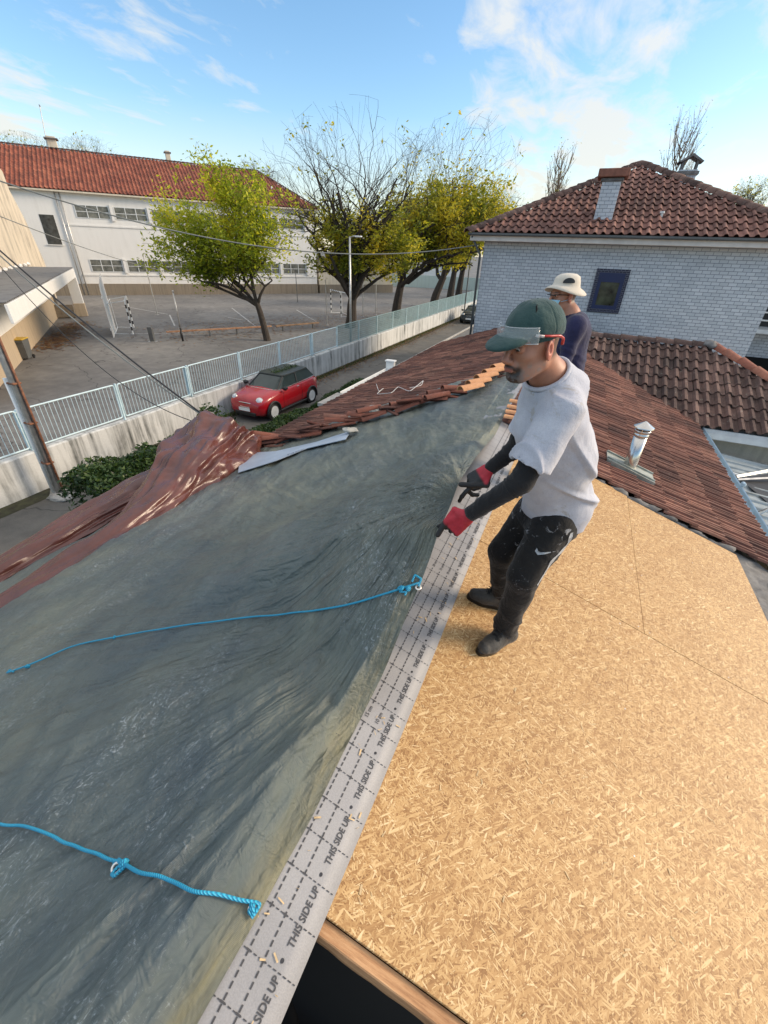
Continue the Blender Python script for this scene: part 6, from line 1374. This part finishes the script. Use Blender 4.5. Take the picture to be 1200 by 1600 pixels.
def eyes(W_, R, s, par_, look=(.02, -.35)):
    for q in (-1, 1):
        mb = MB(); mb.lathe([(.0142*s*math.sin(a), .0142*s*math.cos(a)) for a in np.linspace(.01, math.pi-.01, 12)], c=W_((.0800, q*.031, .0115)), n=16, M=basis(R@np.array((1, 0, 0)))); eo = mb.build('eye', M_eye, par_, True)
        d = R@np.array((1, look[0], look[1])); d /= np.linalg.norm(d); mb = MB(); mb.lathe([(.0066*s, -.002), (.0062*s, .0008), (.001, .0016)], c=W_((.0800, q*.031, .0115))+d*.0134*s, n=14, M=basis(d)); mb.build('iris', M_iris, eo, True)
def hand(sd, wr, kn, nrm, thumb_dir, curls, s=1.0, spread=.020, tips=None, thumb_tip=None):
    """wr wrist, kn knuckle centre, nrm = back-of-hand normal; curls: bend (rad) per finger; thumb on the thumb_dir side"""
    wr, kn = np.array(wr, float), np.array(kn, float); f = kn-wr; L = np.linalg.norm(f); f /= L; n = np.array(nrm, float); n -= f*(n@f); n /= np.linalg.norm(n); sdv = np.cross(n, f); 
    if sdv@np.array(thumb_dir) < 0: sdv = -sdv
    sd.cap(wr-f*.01, .027*s, wr+f*.02, .026*s, .012, sq=(n, .8))
    for j, o_ in enumerate((1.5, .5, -.5, -1.5)): sd.cap(wr+f*.022+sdv*o_*.011*s, .0165*s, kn+sdv*o_*spread*s-f*.004-f*abs(o_)*.004, .0125*s, .014, sq=(n, .9))
    for j, o_ in enumerate((1.5, .5, -.5, -1.5)):
        p = kn+sdv*o_*spread*s-f*abs(o_)*.004; a = 0; l0 = (.043, .048, .045, .036)[j]*s; r = (.0105, .0108, .0104, .0094)[j]*s
        for q, (ll, fr) in enumerate(((l0, .36), (l0*.68, .36), (l0*.52, .28))):
            a += curls[j][q] if isinstance(curls[j], (list, tuple)) else curls[j]*fr*3/3; d = f*math.cos(a)-n*math.sin(a)+sdv*o_*.03; d /= np.linalg.norm(d); e = p+d*ll; sd.cap(p, r, e, r*.93, .004); p = e; r *= .93
    tb_ = wr+f*.028+sdv*.022*s-n*.004; t1 = tb_+(f*.55+sdv*.70-n*.35)*.040*s; t2 = (thumb_tip if thumb_tip is not None else t1+(f*.85+sdv*.15-n*.45)*.050*s); tm = t1+(t2-t1)*.5+(sdv*.35+f*.2)*.008; sd.cap(tb_, .0165*s, t1, .0135*s, .012); sd.cap(t1, .0130*s, tm, .0122*s, .004); sd.cap(tm, .0122*s, t2, .0108*s, .004)
def folds(*ds, amp=.006, sc=9, sd=0):
    """cloth folds: crest direction list ds of (point, dir, freq, amp, radius)"""
    def f(V):
        r = fbm(V, sc, 3, sd)*amp*.6
        for (p, d, fr, a, rad) in ds:
            d = np.array(d, float); d /= np.linalg.norm(d); q = V-np.array(p); w_ = np.exp(-(q**2).sum(1)/rad**2); u = q@d; r = r+w_*a*1.7*np.maximum(-.22, .62-2*np.abs(vnoise(np.stack([u*fr, q@np.cross(d, (.3, .2, .9))*fr*.22, q[:, 2]*fr*.1], -1)+sd, 1, sd+3)))
        return r
    return f
def boot(name, heel, toe, ankle, parent, mat, sole):
    heel, toe, ankle = [np.array(q, float) for q in (heel, toe, ankle)]; f = toe-heel; Lf = np.linalg.norm(f); f /= Lf; up = np.cross(f, np.cross((.322, 0, .947), f)); up /= np.linalg.norm(up)
    if up[2] < 0: up = -up
    sd = SDF(); s_ = np.cross(up, f); hh = heel+up*.052+f*.035; bl_ = heel+f*(Lf*.68)+up*.046; tt_ = toe+up*.044-f*.040
    sd.cap(hh, .040, bl_, .046, .02, sq=(up, .95)); sd.cap(bl_, .047, tt_, .040, .02, sq=(up, .92)); sd.cap(hh+up*.02, .042, ankle+up*.03, .047, .03); sd.cap(bl_+up*.015-f*.03, .038, ankle+f*.012, .046, .03)
    sd.half(heel+up*.014, -up)
    o = solid(name, sd, .006, mat, parent, disp=lambda V: .0012*fbm(V, 60, 3, 4))
    mb = MB(); P = []; 
    for k in range(28):
        a = 2*math.pi*k/28; c, s__ = math.cos(a), math.sin(a); u = (c*.5+.5); wv = .041+.008*math.exp(-((u-.7)/.22)**2)-.004*math.exp(-((u-.35)/.15)**2); P.append(heel+f*(u*(Lf+.004)-.002)+s_*wv*(abs(s__)**.7)*np.sign(s__))
    n_ = len(P); V = [p-up*.0 for p in P]+[p+up*.026 for p in P]+[p*.985+(heel+f*Lf*.5)*.015+up*.030 for p in P]; F_ = [(i, (i+1) % n_, n_+(i+1) % n_, n_+i) for i in range(n_)]+[(n_+i, n_+(i+1) % n_, 2*n_+(i+1) % n_, 2*n_+i) for i in range(n_)]+[tuple(range(n_))[::-1], tuple(range(2*n_, 3*n_))]
    mesh_obj('sole', V, F_, sole, o, True); mb = MB(); rg = random.Random(int(abs(heel[0]*1000)))
    for k in range(5):
        c = bl_*(1-k/4.6)+(ankle+f*.012)*(k/4.6); c = c+up*.020+f*.004*k; c = c+(up*.030+f*.020*(k/4)); w_ = .026; mb.tube([c-s_*w_-up*.012+f*.006, c+up*.002, c+s_*w_-up*.012-f*.006], .0028, 5); mb.tube([c-s_*w_-up*.012-f*.006, c+up*.003, c+s_*w_-up*.012+f*.006], .0028, 5)
    for q in (-1, 1): mb.tube(resample([c, c+s_*q*.02+up*.012, c+s_*q*.035+f*.015, c+s_*q*.018+f*.02-up*.008], 12), .0026, 5)
    mb.build('laces', M_blk, o); return o
# ------------------------------------------------------------------ workman in front
FD = np.array([-.61, -.79, 0]); FD /= np.linalg.norm(FD); LF = np.array([-FD[1], FD[0], 0])     # facing, his left
UPZ = np.array([0, 0, 1.])
Rh = frame(FD)@rotx(.03)@roty(.13); Hc = atD(829, 541, 1.60)
AXN = FD*.60+UPZ*.80; cN = atD(853, 583, 1.665); nk = cN-AXN*.03
lsh, rsh = atD(884, 632, 1.57), atD(846, 618, 1.87); lel, lwr = atD(815, 752, 1.50), atD(735, 803, 1.55); rel, rwr = atD(806, 700, 1.93), atD(766, 732, 1.93)
pel = atD(866, 786, 1.88); lhip, rhip = atD(866, 812, 1.80), atD(836, 800, 1.97); lkn, rkn = atD(818, 900, 1.68), atD(786, 862, 1.90)
def onR(px, py, dz=0.): return at(px, py, (.34, 0, 1), (RX, 0, RZ+.008+dz))
lt, lh_ = onR(736, 1026), onR(794, 997); rt, rh_ = onR(738, 935), onR(792, 952)
def fixlen(h_, t_, L): d = t_-h_; return h_+d/np.linalg.norm(d)*L
lt = fixlen(lh_, lt, .285); rt = fixlen(rh_, rt, .285)
lan, ran = lh_+(lt-lh_)*.22+np.array((0, 0, .125)), rh_+(rt-rh_)*.22+np.array((0, 0, .125))
chest = (lsh+rsh)/2*.55+pel*.45; sh_m = (lsh+rsh)/2
sd = SDF(); W_ = head(sd, Hc, Rh)
sd.cap(W_((-.035, 0, -.035)), .057, cN-AXN*.02-FD*.012, .062, .03); sd.cap(cN-AXN*.03-FD*.01, .064, sh_m+UPZ*(-.01), .085, .05)
sd.cap(lsh-UPZ*.015, .040, rsh-UPZ*.015, .040, .04); sd.cap(sh_m-UPZ*.09, .115, pel, .105, .06, sq=(FD, .8)); sd.cap(lhip, .085, rhip, .085, .04)
for a, b, c, r in ((lsh-UPZ*.015, lel, lwr, 1), (rsh-UPZ*.015, rel, rwr, 1)): sd.cap(a, .040, b, .037, .02); sd.cap(b, .037, c, .026, .01)
for a, b, c in ((lhip, lkn, lan), (rhip, rkn, ran)): sd.cap(a, .080, b, .052, .03); sd.cap(b, .050, c, .036, .02)
P1 = solid('person', sd, .013, M_skin, None, it=1, attr=skincol(Hc, Rh, 1.0), fine=(Hc-np.array((.16, .16, .17)), Hc+np.array((.16, .16, .10))), fstep=.0028, disp=lambda V: .0012*np.clip(skincol(Hc, Rh, 1.0)(V)[:, 0] < .12, 0, 1)*fbm(V, 200, 2, 3))
tag(P1, 'workman in a green cap, grey t-shirt and red gloves, bending to pull the green tarpaulin', 'person')
eyes(W_, Rh, 1.0, P1, (.1, -.45))
# t-shirt
sd = SDF(); hem = pel-UPZ*.02
sd.cap(sh_m-UPZ*.045-FD*.012, .085, sh_m-UPZ*.05-FD*.012, .085, .05); sd.cap(lsh-UPZ*.014, .066, rsh-UPZ*.014, .066, .06); sd.cyl(cN-AXN*.11-FD*.01, .135, cN-AXN*.004, .090, .05)
sd.cap(sh_m-UPZ*.10-FD*.035, .135, chest-UPZ*.02-FD*.035, .140, .08, sq=(LF, 1.15)); sd.cap(chest-FD*.02, .138, pel+UPZ*.02-FD*.02, .148, .08, sq=(LF, 1.12)); sd.cap(pel+UPZ*.03-FD*.03, .145, pel-UPZ*.115-FD*.018, .155, .06, sq=(LF, 1.12)); sd.cap(sh_m-UPZ*.14+FD*.05, .085, pel+FD*.05-UPZ*.02, .10, .06)
sd.half(pel-UPZ*.085, -(UPZ-FD*.16+LF*.05), .006)
lc = lsh+(lel-lsh)*.80; rc_ = rsh+(rel-rsh)*.70
sd.cyl(lsh+(lsh-lel)*.02, .070, lc, .086, .035); sd.cyl(rsh, .068, rc_, .078, .035)
sd.cyl(lc-(lel-lsh)*.05, .075, lc+(lel-lsh)*.10, .078, .004, 's')
sd.cyl(cN-AXN*.035, .079, cN+AXN*.15, .105, .006, 's')
arm_d = (lel-lsh)/np.linalg.norm(lel-lsh)
tee = solid('t_shirt', sd, .0065, M_tee, P1, it=2, disp=folds((lc-LF*.04, np.cross(arm_d, LF)+arm_d*.6, 20, .014, .15), (pel+LF*.1+UPZ*.08, (0.45, .2, 1), 15, .019, .20), (chest+LF*.12-UPZ*.03, (.7, .3, .7), 11, .015, .22), (sh_m-FD*.12-UPZ*.15, (.2, 1, .5), 10, .010, .22), (pel-FD*.12+UPZ*.05, (.8, .3, .9), 14, .017, .18), amp=.009, sc=7, sd=3))
# collar rib
cpts = []
cB = frame(FD); cc0 = nk+UPZ*(-.018)+FD*.010
for k in range(33):
    a = 2*math.pi*k/32; cpts.append(cN+np.cross(LF, AXN)*.084*math.cos(a)+LF*.084*math.sin(a)-AXN*.002)
MB().tube(cpts, .0085, 8, cap=False).build('collar', M_tee, tee, True)
sd = SDF(); sd.cyl(cN-AXN*.06, .084, cN-AXN*.014, .080, .004); solid('undershirt', sd, .006, M_blk, P1)
# black arm sleeves
sd = SDF(); sd.cap(lsh+(lel-lsh)*.45, .055, lel, .049, .02); sd.cap(lel, .049, lwr-(lwr-lel)*.04, .034, .015); ef = folds((lel, lel-lwr, 48, .0065, .10), (lwr, lel-lwr, 60, .003, .06), ((lel+lwr)/2, lel-lwr+LF*.3, 34, .0035, .12), amp=.002, sc=22, sd=9)
solid('sleeve', sd, .006, M_blk, P1, disp=ef)
sd = SDF(); sd.cap(rsh+(rel-rsh)*.45, .052, rel, .046, .02); sd.cap(rel, .046, rwr-(rwr-rel)*.02, .034, .015); solid('sleeve', sd, .006, M_blk, P1, disp=folds((rel, rel-rwr, 48, .006, .10), amp=.002, sc=22, sd=8))
# gloves: near hand pinches the hem, far hand points fingers down on it
def glovecol(wr, kn, nrm, L0, L1):
    wr, kn = np.array(wr), np.array(kn); f = (kn-wr)/np.linalg.norm(kn-wr); n = np.array(nrm, float); n -= f*(n@f); n /= np.linalg.norm(n)
    def g(V):
        u = (V-wr)@f; w_ = (V-wr)@n; m_ = np.clip((u-L0)/.012, 0, 1)+np.clip((-w_-L1)/.008, 0, 1)*np.clip((u-.01)/.01, 0, 1); m_ = np.clip(m_, 0, 1)[:, None]
        red = np.array((.42, .020, .035))*(1+.15*fbm(V, 40, 2, 3))[:, None]; return red*(1-m_)+np.array((.014, .014, .015))*m_
    return g
kn1 = atD(704, 826, 1.585); n1v = -hv*.72+UPZ*.62+rv*.1; sd = SDF(); tipl = HND1+np.array((0, 0, -.004))
hand(sd, lwr+(kn1-lwr)*.06, kn1, n1v, rv*-.3+UPZ*.9, ((.25, .35, .25), (.7, .9, .6), (.8, 1.0, .7), (.9, 1.0, .7)), 1.08, .021, thumb_tip=atD(684, 836, 1.585))
g1_ = solid('glove', sd, .0035, M_glov, P1, attr=glovecol(lwr, kn1, n1v, .118, .016), disp=lambda V: .0010*fbm(V, 70, 3, 6)); MB().tube([lwr-(lwr-lel)*(-.02), lwr-(lwr-lel)*.06], .034, 18).build('cuff', M_blk, g1_, True)
kn2 = atD(735, 752, 1.925); n2v = UPZ*.80-hv*.10+rv*.35; sd = SDF()
hand(sd, rwr+(kn2-rwr)*.02, kn2, n2v, -rv*.5-hv*.6+UPZ*.3, ((.15, .25, .2), (.8, .9, .6), (1.0, 1.0, .7), (1.1, 1.1, .7)), 1.22, .019, thumb_tip=atD(720, 757, 1.90))
g2_ = solid('glove', sd, .0035, M_glov, P1, attr=glovecol(rwr, kn2, n2v, .055, .004), disp=lambda V: .0010*fbm(V, 70, 3, 7)); MB().tube([rwr+(rel-rwr)*.02, rwr+(rel-rwr)*.12], .035, 18).build('cuff', M_blk, g2_, True)
# trousers
sd = SDF(); sd.cap(pel+UPZ*.0-FD*.01, .125, (lhip+rhip)/2-UPZ*.02-FD*.02, .13, .05); sd.cap(lhip, .110, lkn, .076, .04); sd.cap(lhip-FD*.06-UPZ*.03, .095, lkn-FD*.045+UPZ*.10, .060, .05)
sd.cap(lkn, .075, lan-UPZ*.005, .068, .035)
sd.cap(rhip, .105, rkn, .075, .04); sd.cap(rkn, .074, ran+UPZ*.005, .064, .035)
def trcol(V): return None
trs = solid('trousers', sd, .0075, M_trs, P1, it=1, disp=folds((lkn-FD*.03, (lkn-lhip)+LF*.1, 12, .003, .14), (lan+UPZ*.08, (.5, .2, .8), 20, .012, .10), (ran+UPZ*.08, (-.5, .3, .8), 20, .012, .10), (lkn+(lan-lkn)*.4, (.8, .1, .2), 9, .010, .18), (lhip-UPZ*.05, (.5, .2, .8), 16, .009, .16), (rkn, (0, .2, 1), 10, .003, .16), amp=.006, sc=10, sd=14))
mb = MB(); sp_ = [(893, 832), (889, 846), (877, 861), (862, 876), (850, 896), (839, 914)]
def stick(P, sdp, off=.003):    # points on the outside of the trouser surface
    tv_ = np.array([q.co[:] for q in trs.data.vertices]); nrm_ = np.array([q.normal[:] for q in trs.data.vertices]); out_ = []
    for p in P:
        d_ = ray(*p); q_ = tv_-C0; t_ = q_@d_; ds_ = np.linalg.norm(q_-t_[:, None]*d_, axis=1); ds_[(nrm_@d_) > 0] = 9; k = np.argmin(ds_); out_.append((C0+d_*t_[k]+nrm_[k]*off, nrm_[k]))
    return out_
Q = stick([(a, b) for a, b, _ in resample([(a, b, 0) for a, b in sp_], 26)], sd); V = []; F_ = []
for i, (p, n_) in enumerate(Q):
    a = Q[min(i+1, len(Q)-1)][0]-Q[max(i-1, 0)][0]; s_ = np.cross(a, n_); s_ /= np.linalg.norm(s_)+1e-9; w_ = .009+.003*math.sin(i); V += [p-s_*w_, p+s_*w_]
F_ = [(2*i, 2*i+1, 2*i+3, 2*i+2) for i in range(len(Q)-1)]; mesh_obj('side_stripe', V, F_, clothmat('dusty_white_stripe', (.36, .37, .38), (.50, .5, .5)), trs)
Q = stick([(839, 856), (836, 861), (840, 867), (850, 866), (868, 861), (852, 863), (845, 863), (841, 861)], sd); mesh_obj('emblem', [q[0] for q in Q], [tuple(range(8))], clothmat('emblem_grey', (.30, .32, .34)), trs)
boot('boot', lh_, lt, lan, P1, M_boot, M_black); boot('boot', rh_, rt, ran, P1, M_boot, M_black)
# cap with brim, seams; goggles on the brim
sd = SDF(); e_ = lambda c, r, k=.01, op='u', Q=np.eye(3): sd.ell(W_(c), r, Rh@Q, k, op)
e_((-.014, 0, .052), (.112, .090, .088)); e_((-.012, 0, .075), (.095, .078, .073), .03); sd.half(W_((0, 0, .030)), -(Rh@np.array((.10, 0, 1.0))), .004)
e_((.104, 0, .040), (.086, .074, .019), .008, 'u', roty(.20)); e_((.094, 0, .020), (.080, .066, .021), .003, 's', roty(.20))
def capd(V):
    L = (V-Hc)@Rh; a = np.arctan2(L[:, 1], L[:, 0]+.014); top = L[:, 2] > .05; r = .0012*fbm(V, 30, 3, 5)
    for k in range(6): r = r-.0022*np.exp(-((((a-k*math.pi/3+.52+math.pi) % (2*math.pi))-math.pi)/.030)**2)*top
    r = r-.0018*np.exp(-((L[:, 2]-.052+.1*L[:, 0])/.0022)**2)*(L[:, 0] < .085)
    return r+.003*np.exp(-((L[:, 0]-.03)/.02)**2)*np.abs(np.sin(L[:, 1]*60))*top
cap_ = solid('cap', sd, .0036, M_capm, P1, it=2, disp=capd); MB().lathe([(.008, 0), (.007, .004), (.001, .006)], c=W_((-.014, 0, .1475)), n=12, M=basis(Rh@UPZ)).build('button', M_capm, cap_, True)
_cv = np.array([q.co[:] for q in cap_.data.vertices]); _sp = []
for px_, py_ in ((841, 474), (840, 478), (839, 482), (838, 487)):
    d_ = ray(px_, py_); q_ = _cv-C0; t_ = q_@d_; ds_ = np.linalg.norm(q_-t_[:, None]*d_, axis=1); c_ = np.where(ds_ < .004)[0]; k = c_[np.argmin(t_[c_])]; _sp.append(_cv[k]-d_*.001)
MB().tube(_sp, [.001, .0028, .0028, .001], 6).build('slit', M_shade, cap_)
GO = empty('safety_goggles', tuple(W_((.10, 0, .06))), label='clear safety glasses with red arms resting on the brim of the green cap', category='safety glasses')
V = []; F_ = []; nn_ = 30
for i in range(nn_+1):
    a = -1.12+2.24*i/nn_; nose = math.exp(-(a/.10)**2)
    for j, (z_, rr_) in enumerate(((.036+.016*nose, .004), (.052, .010), (.070, .010), (.086+.002*nose, .004))):
        V.append(W_((-.006+(.124+rr_)*math.cos(a)**.85 if math.cos(a) > 0 else 0, (.094+rr_)*math.sin(a), z_-.010*(1-math.cos(a)))))
for i in range(nn_):
    for j in range(3): F_.append((i*4+j, (i+1)*4+j, (i+1)*4+j+1, i*4+j+1))
ln = par(mesh_obj('lens', V, F_, M_gog, None, True), GO); ln.modifiers.new('s', 'SOLIDIFY').thickness = .0018
for s_ in (-1, 1): 
    par(MB().tube(resample([W_((.052, s_*.084, .055)), W_((.02, s_*.097, .050)), W_((-.03, s_*.099, .042)), W_((-.055, s_*.092, .028)), W_((-.062, s_*.084, .008))], 24), np.interp(np.linspace(0, 1, 24), [0, .5, 1], [.0032, .0042, .0058]), 8).build('arm', M_strapr, None, True), GO)
    par(MB().tube([W_((.064, s_*.080, .057)), W_((.040, s_*.093, .052))], .0048, 8).build('hinge', M_rimg, None, True), GO)
for j in (0, 3):
    par(MB().tube([V[i*4+j] for i in range(nn_+1)], .0017, 6).build('lens_rim', M_rimg, None, True), GO)
# ------------------------------------------------------------------ second workman behind
D2 = 3.72; FD2 = -rv*1.0+hv*.28; FD2[2] = 0; FD2 /= np.linalg.norm(FD2); LF2 = np.array([-FD2[1], FD2[0], 0])
Rh2 = frame(-rv*1.0-hv*.30)@roty(.04); H2 = atD(880, 463, D2); 
def Q2(px, py, D): return atD(px, py, D)
b2 = np.array((H2[0], H2[1], 0)); nk2 = H2-FD2*.085-UPZ*.125; sh2 = nk2-UPZ*.045-FD2*.045; zf = 3.62
l2, r2 = sh2+LF2*.17, sh2-LF2*.17; pl2 = sh2-UPZ*.50-FD2*.03; 
el2, er2 = l2+LF2*.05-UPZ*.27+FD2*.03, r2-LF2*.05-UPZ*.27+FD2*.03; wl2, wr2_ = el2-UPZ*.17+FD2*.15, er2-UPZ*.17+FD2*.15
zg = lambda p: zR(p[0]) if p[0] > RX else zL(p[0])
fl2, fr2 = pl2+LF2*.13, pl2-LF2*.13; fl2 = np.array((fl2[0], fl2[1], zg(fl2)+.10)); fr2 = np.array((fr2[0], fr2[1], zg(fr2)+.10))
sd = SDF(); W2 = head(sd, H2, Rh2); sd.cap(W2((-.028, 0, -.04)), .055, nk2, .060, .03); sd.cap(nk2, .06, sh2-UPZ*.03, .08, .05); sd.cap(l2, .045, r2, .045, .04); sd.cap(sh2-UPZ*.08, .11, pl2, .10, .06)
for a, b, c in ((l2, el2, wl2), (r2, er2, wr2_)): sd.cap(a, .045, b, .036, .02); sd.cap(b, .036, c, .027, .01)
for q, f_ in ((1, fl2), (-1, fr2)): h_ = pl2+LF2*q*.09-UPZ*.06; k_ = (h_+f_)/2+FD2*.03; sd.cap(h_, .08, k_, .052, .03); sd.cap(k_, .05, f_, .038, .02)
for a, e3, nrm3 in ((wl2, el2, LF2), (wr2_, er2, -LF2)):
    hand(sd, a, a+(a-e3)/np.linalg.norm(a-e3)*.085, nrm3, FD2+UPZ, ((.3, .4, .3),)*4)
P2 = solid('person', sd, .012, M_skin, None, attr=skincol(H2, Rh2, 1., False), fine=(H2-np.array((.14, .14, .16)), H2+np.array((.14, .14, .05))), fstep=.005)
tag(P2, 'second workman standing behind in a navy jacket, cream sun hat and pale blue face mask', 'person'); eyes(W2, Rh2, 1, P2)
sd = SDF(); sd.cap(l2-UPZ*.012, .066, r2-UPZ*.012, .066, .06); sd.cap(sh2-UPZ*.09-FD2*.01, .135, pl2-UPZ*.06, .150, .08, sq=(LF2, 1.15)); sd.cap(nk2-UPZ*.01, .068, nk2-UPZ*.06, .08, .03); sd.cyl(nk2+UPZ*.2, .056, nk2-UPZ*.02, .060, .005, 's'); sd.half(pl2-UPZ*.12, -UPZ, .006)
for a, b, c in ((l2, el2, wl2), (r2, er2, wr2_)): sd.cap(a, .066, b, .058, .05); sd.cap(b, .058, c, .046, .02)
solid('jacket', sd, .011, M_navy, P2, it=1, disp=folds((l2-UPZ*.1, (.3, .2, 1), 14, .012, .2), (el2, (0, .3, 1), 22, .012, .13), (pl2-FD2*.1, (.2, .1, 1), 12, .012, .25), (sh2-FD2*.1-UPZ*.2, (.5, .5, 1), 10, .010, .25), amp=.008, sc=8, sd=44))
sd = SDF()
for q, f_ in ((1, fl2), (-1, fr2)): h_ = pl2+LF2*q*.09-UPZ*.06; k_ = (h_+f_)/2+FD2*.03; sd.cap(h_, .10, k_, .078, .05); sd.cap(k_, .076, f_+UPZ*.02, .062, .03)
solid('trousers', sd, .012, clothmat('grey_trousers', (.20, .20, .22), (.28, .28, .30)), P2, disp=folds((pl2-UPZ*.5, (0, 0, 1), 16, .01, .5), amp=.008, sc=9, sd=45))
for f_ in (fl2, fr2): hgt_ = np.array((f_[0], f_[1], zg(f_)+.012)); boot('boot', hgt_-FD2*.07, hgt_+FD2*.21, f_+UPZ*.02, P2, M_boot, M_black)
V = []; F_ = []; hp = [(.158, .046), (.142, .056), (.122, .062), (.104, .066), (.100, .080), (.097, .105), (.088, .130), (.060, .148), (.02, .153), (.001, .154)]; nh_ = 40
for r_, z_ in hp:
    for j in range(nh_):
        a = 2*math.pi*j/nh_; wob = .010*math.sin(2*a+.6)*(r_ > .11); droop = -.020*(r_-.104)/.06*(1-.4*math.cos(2*a)) if r_ > .104 else 0; V.append(W2((-.012+r_*math.cos(a)*1.04, r_*.90*math.sin(a), z_+wob+droop+.12*r_*math.cos(a)*(r_ > .09)+.004)))
for i in range(len(hp)-1):
    for j in range(nh_): F_.append((i*nh_+j, i*nh_+(j+1) % nh_, (i+1)*nh_+(j+1) % nh_, (i+1)*nh_+j))
ht = mesh_obj('sun_hat', V, F_, M_hat, P2, True); ht.modifiers.new('s', 'SOLIDIFY').thickness = .004
V = []; F_ = []
for i in range(9):
    for j in range(5):
        a = 1.12+(-.42+.84*i/8)*1.0; z_ = .096+.036*j/4; z_ = .098+(z_-.098)*math.sqrt(max(0, 1-((i-4)/4.3)**2)); rr_ = .1045-.12*max(0, z_-.09); V.append(W2((-.012+rr_*math.cos(a)*1.04, rr_*.92*math.sin(a), z_)))
for i in range(8):
    for j in range(4): F_.append((i*5+j, (i+1)*5+j, (i+1)*5+j+1, i*5+j+1))
mesh_obj('vent_panel', V, F_, M_black, ht, True)
V = []; F_ = []
for i in range(13):
    a = -1.15+2.3*i/12
    for j in range(7):
        z_ = -.018-.088*j/6; bul = .008*math.sin(math.pi*j/6)+.0; rr_ = .070+.012*(1-abs(j-2.5)/3.5); V.append(W2((.038+rr_*math.cos(a)*(1.0)+bul, (.066-.012*j/6)*math.sin(a)*1.1, z_)))
for i in range(12):
    for j in range(6): F_.append((i*7+j, (i+1)*7+j, (i+1)*7+j+1, i*7+j+1))
mk_ = mesh_obj('face_mask', V, F_, M_mask, P2, True); mk_.modifiers.new('s', 'SOLIDIFY').thickness = .002
for q in (-1, 1): MB().tube([W2((.062, q*.068, -.03)), W2((.02, q*.078, -.02)), W2((-.025, q*.086, -.012))], .0018, 5).build('ear_loop', M_mask, mk_)
mb = MB()
for q in (-1, 1): mb.tube([W2((.100, q*.03, .015)), W2((.075, q*.062, .018)), W2((.0, q*.082, .014))], .003, 6)
mb.tube([W2((.110, -.05, .012)), W2((.118, 0, .014)), W2((.110, .05, .012))], .004, 6); mb.build('glasses', M_black, P2)
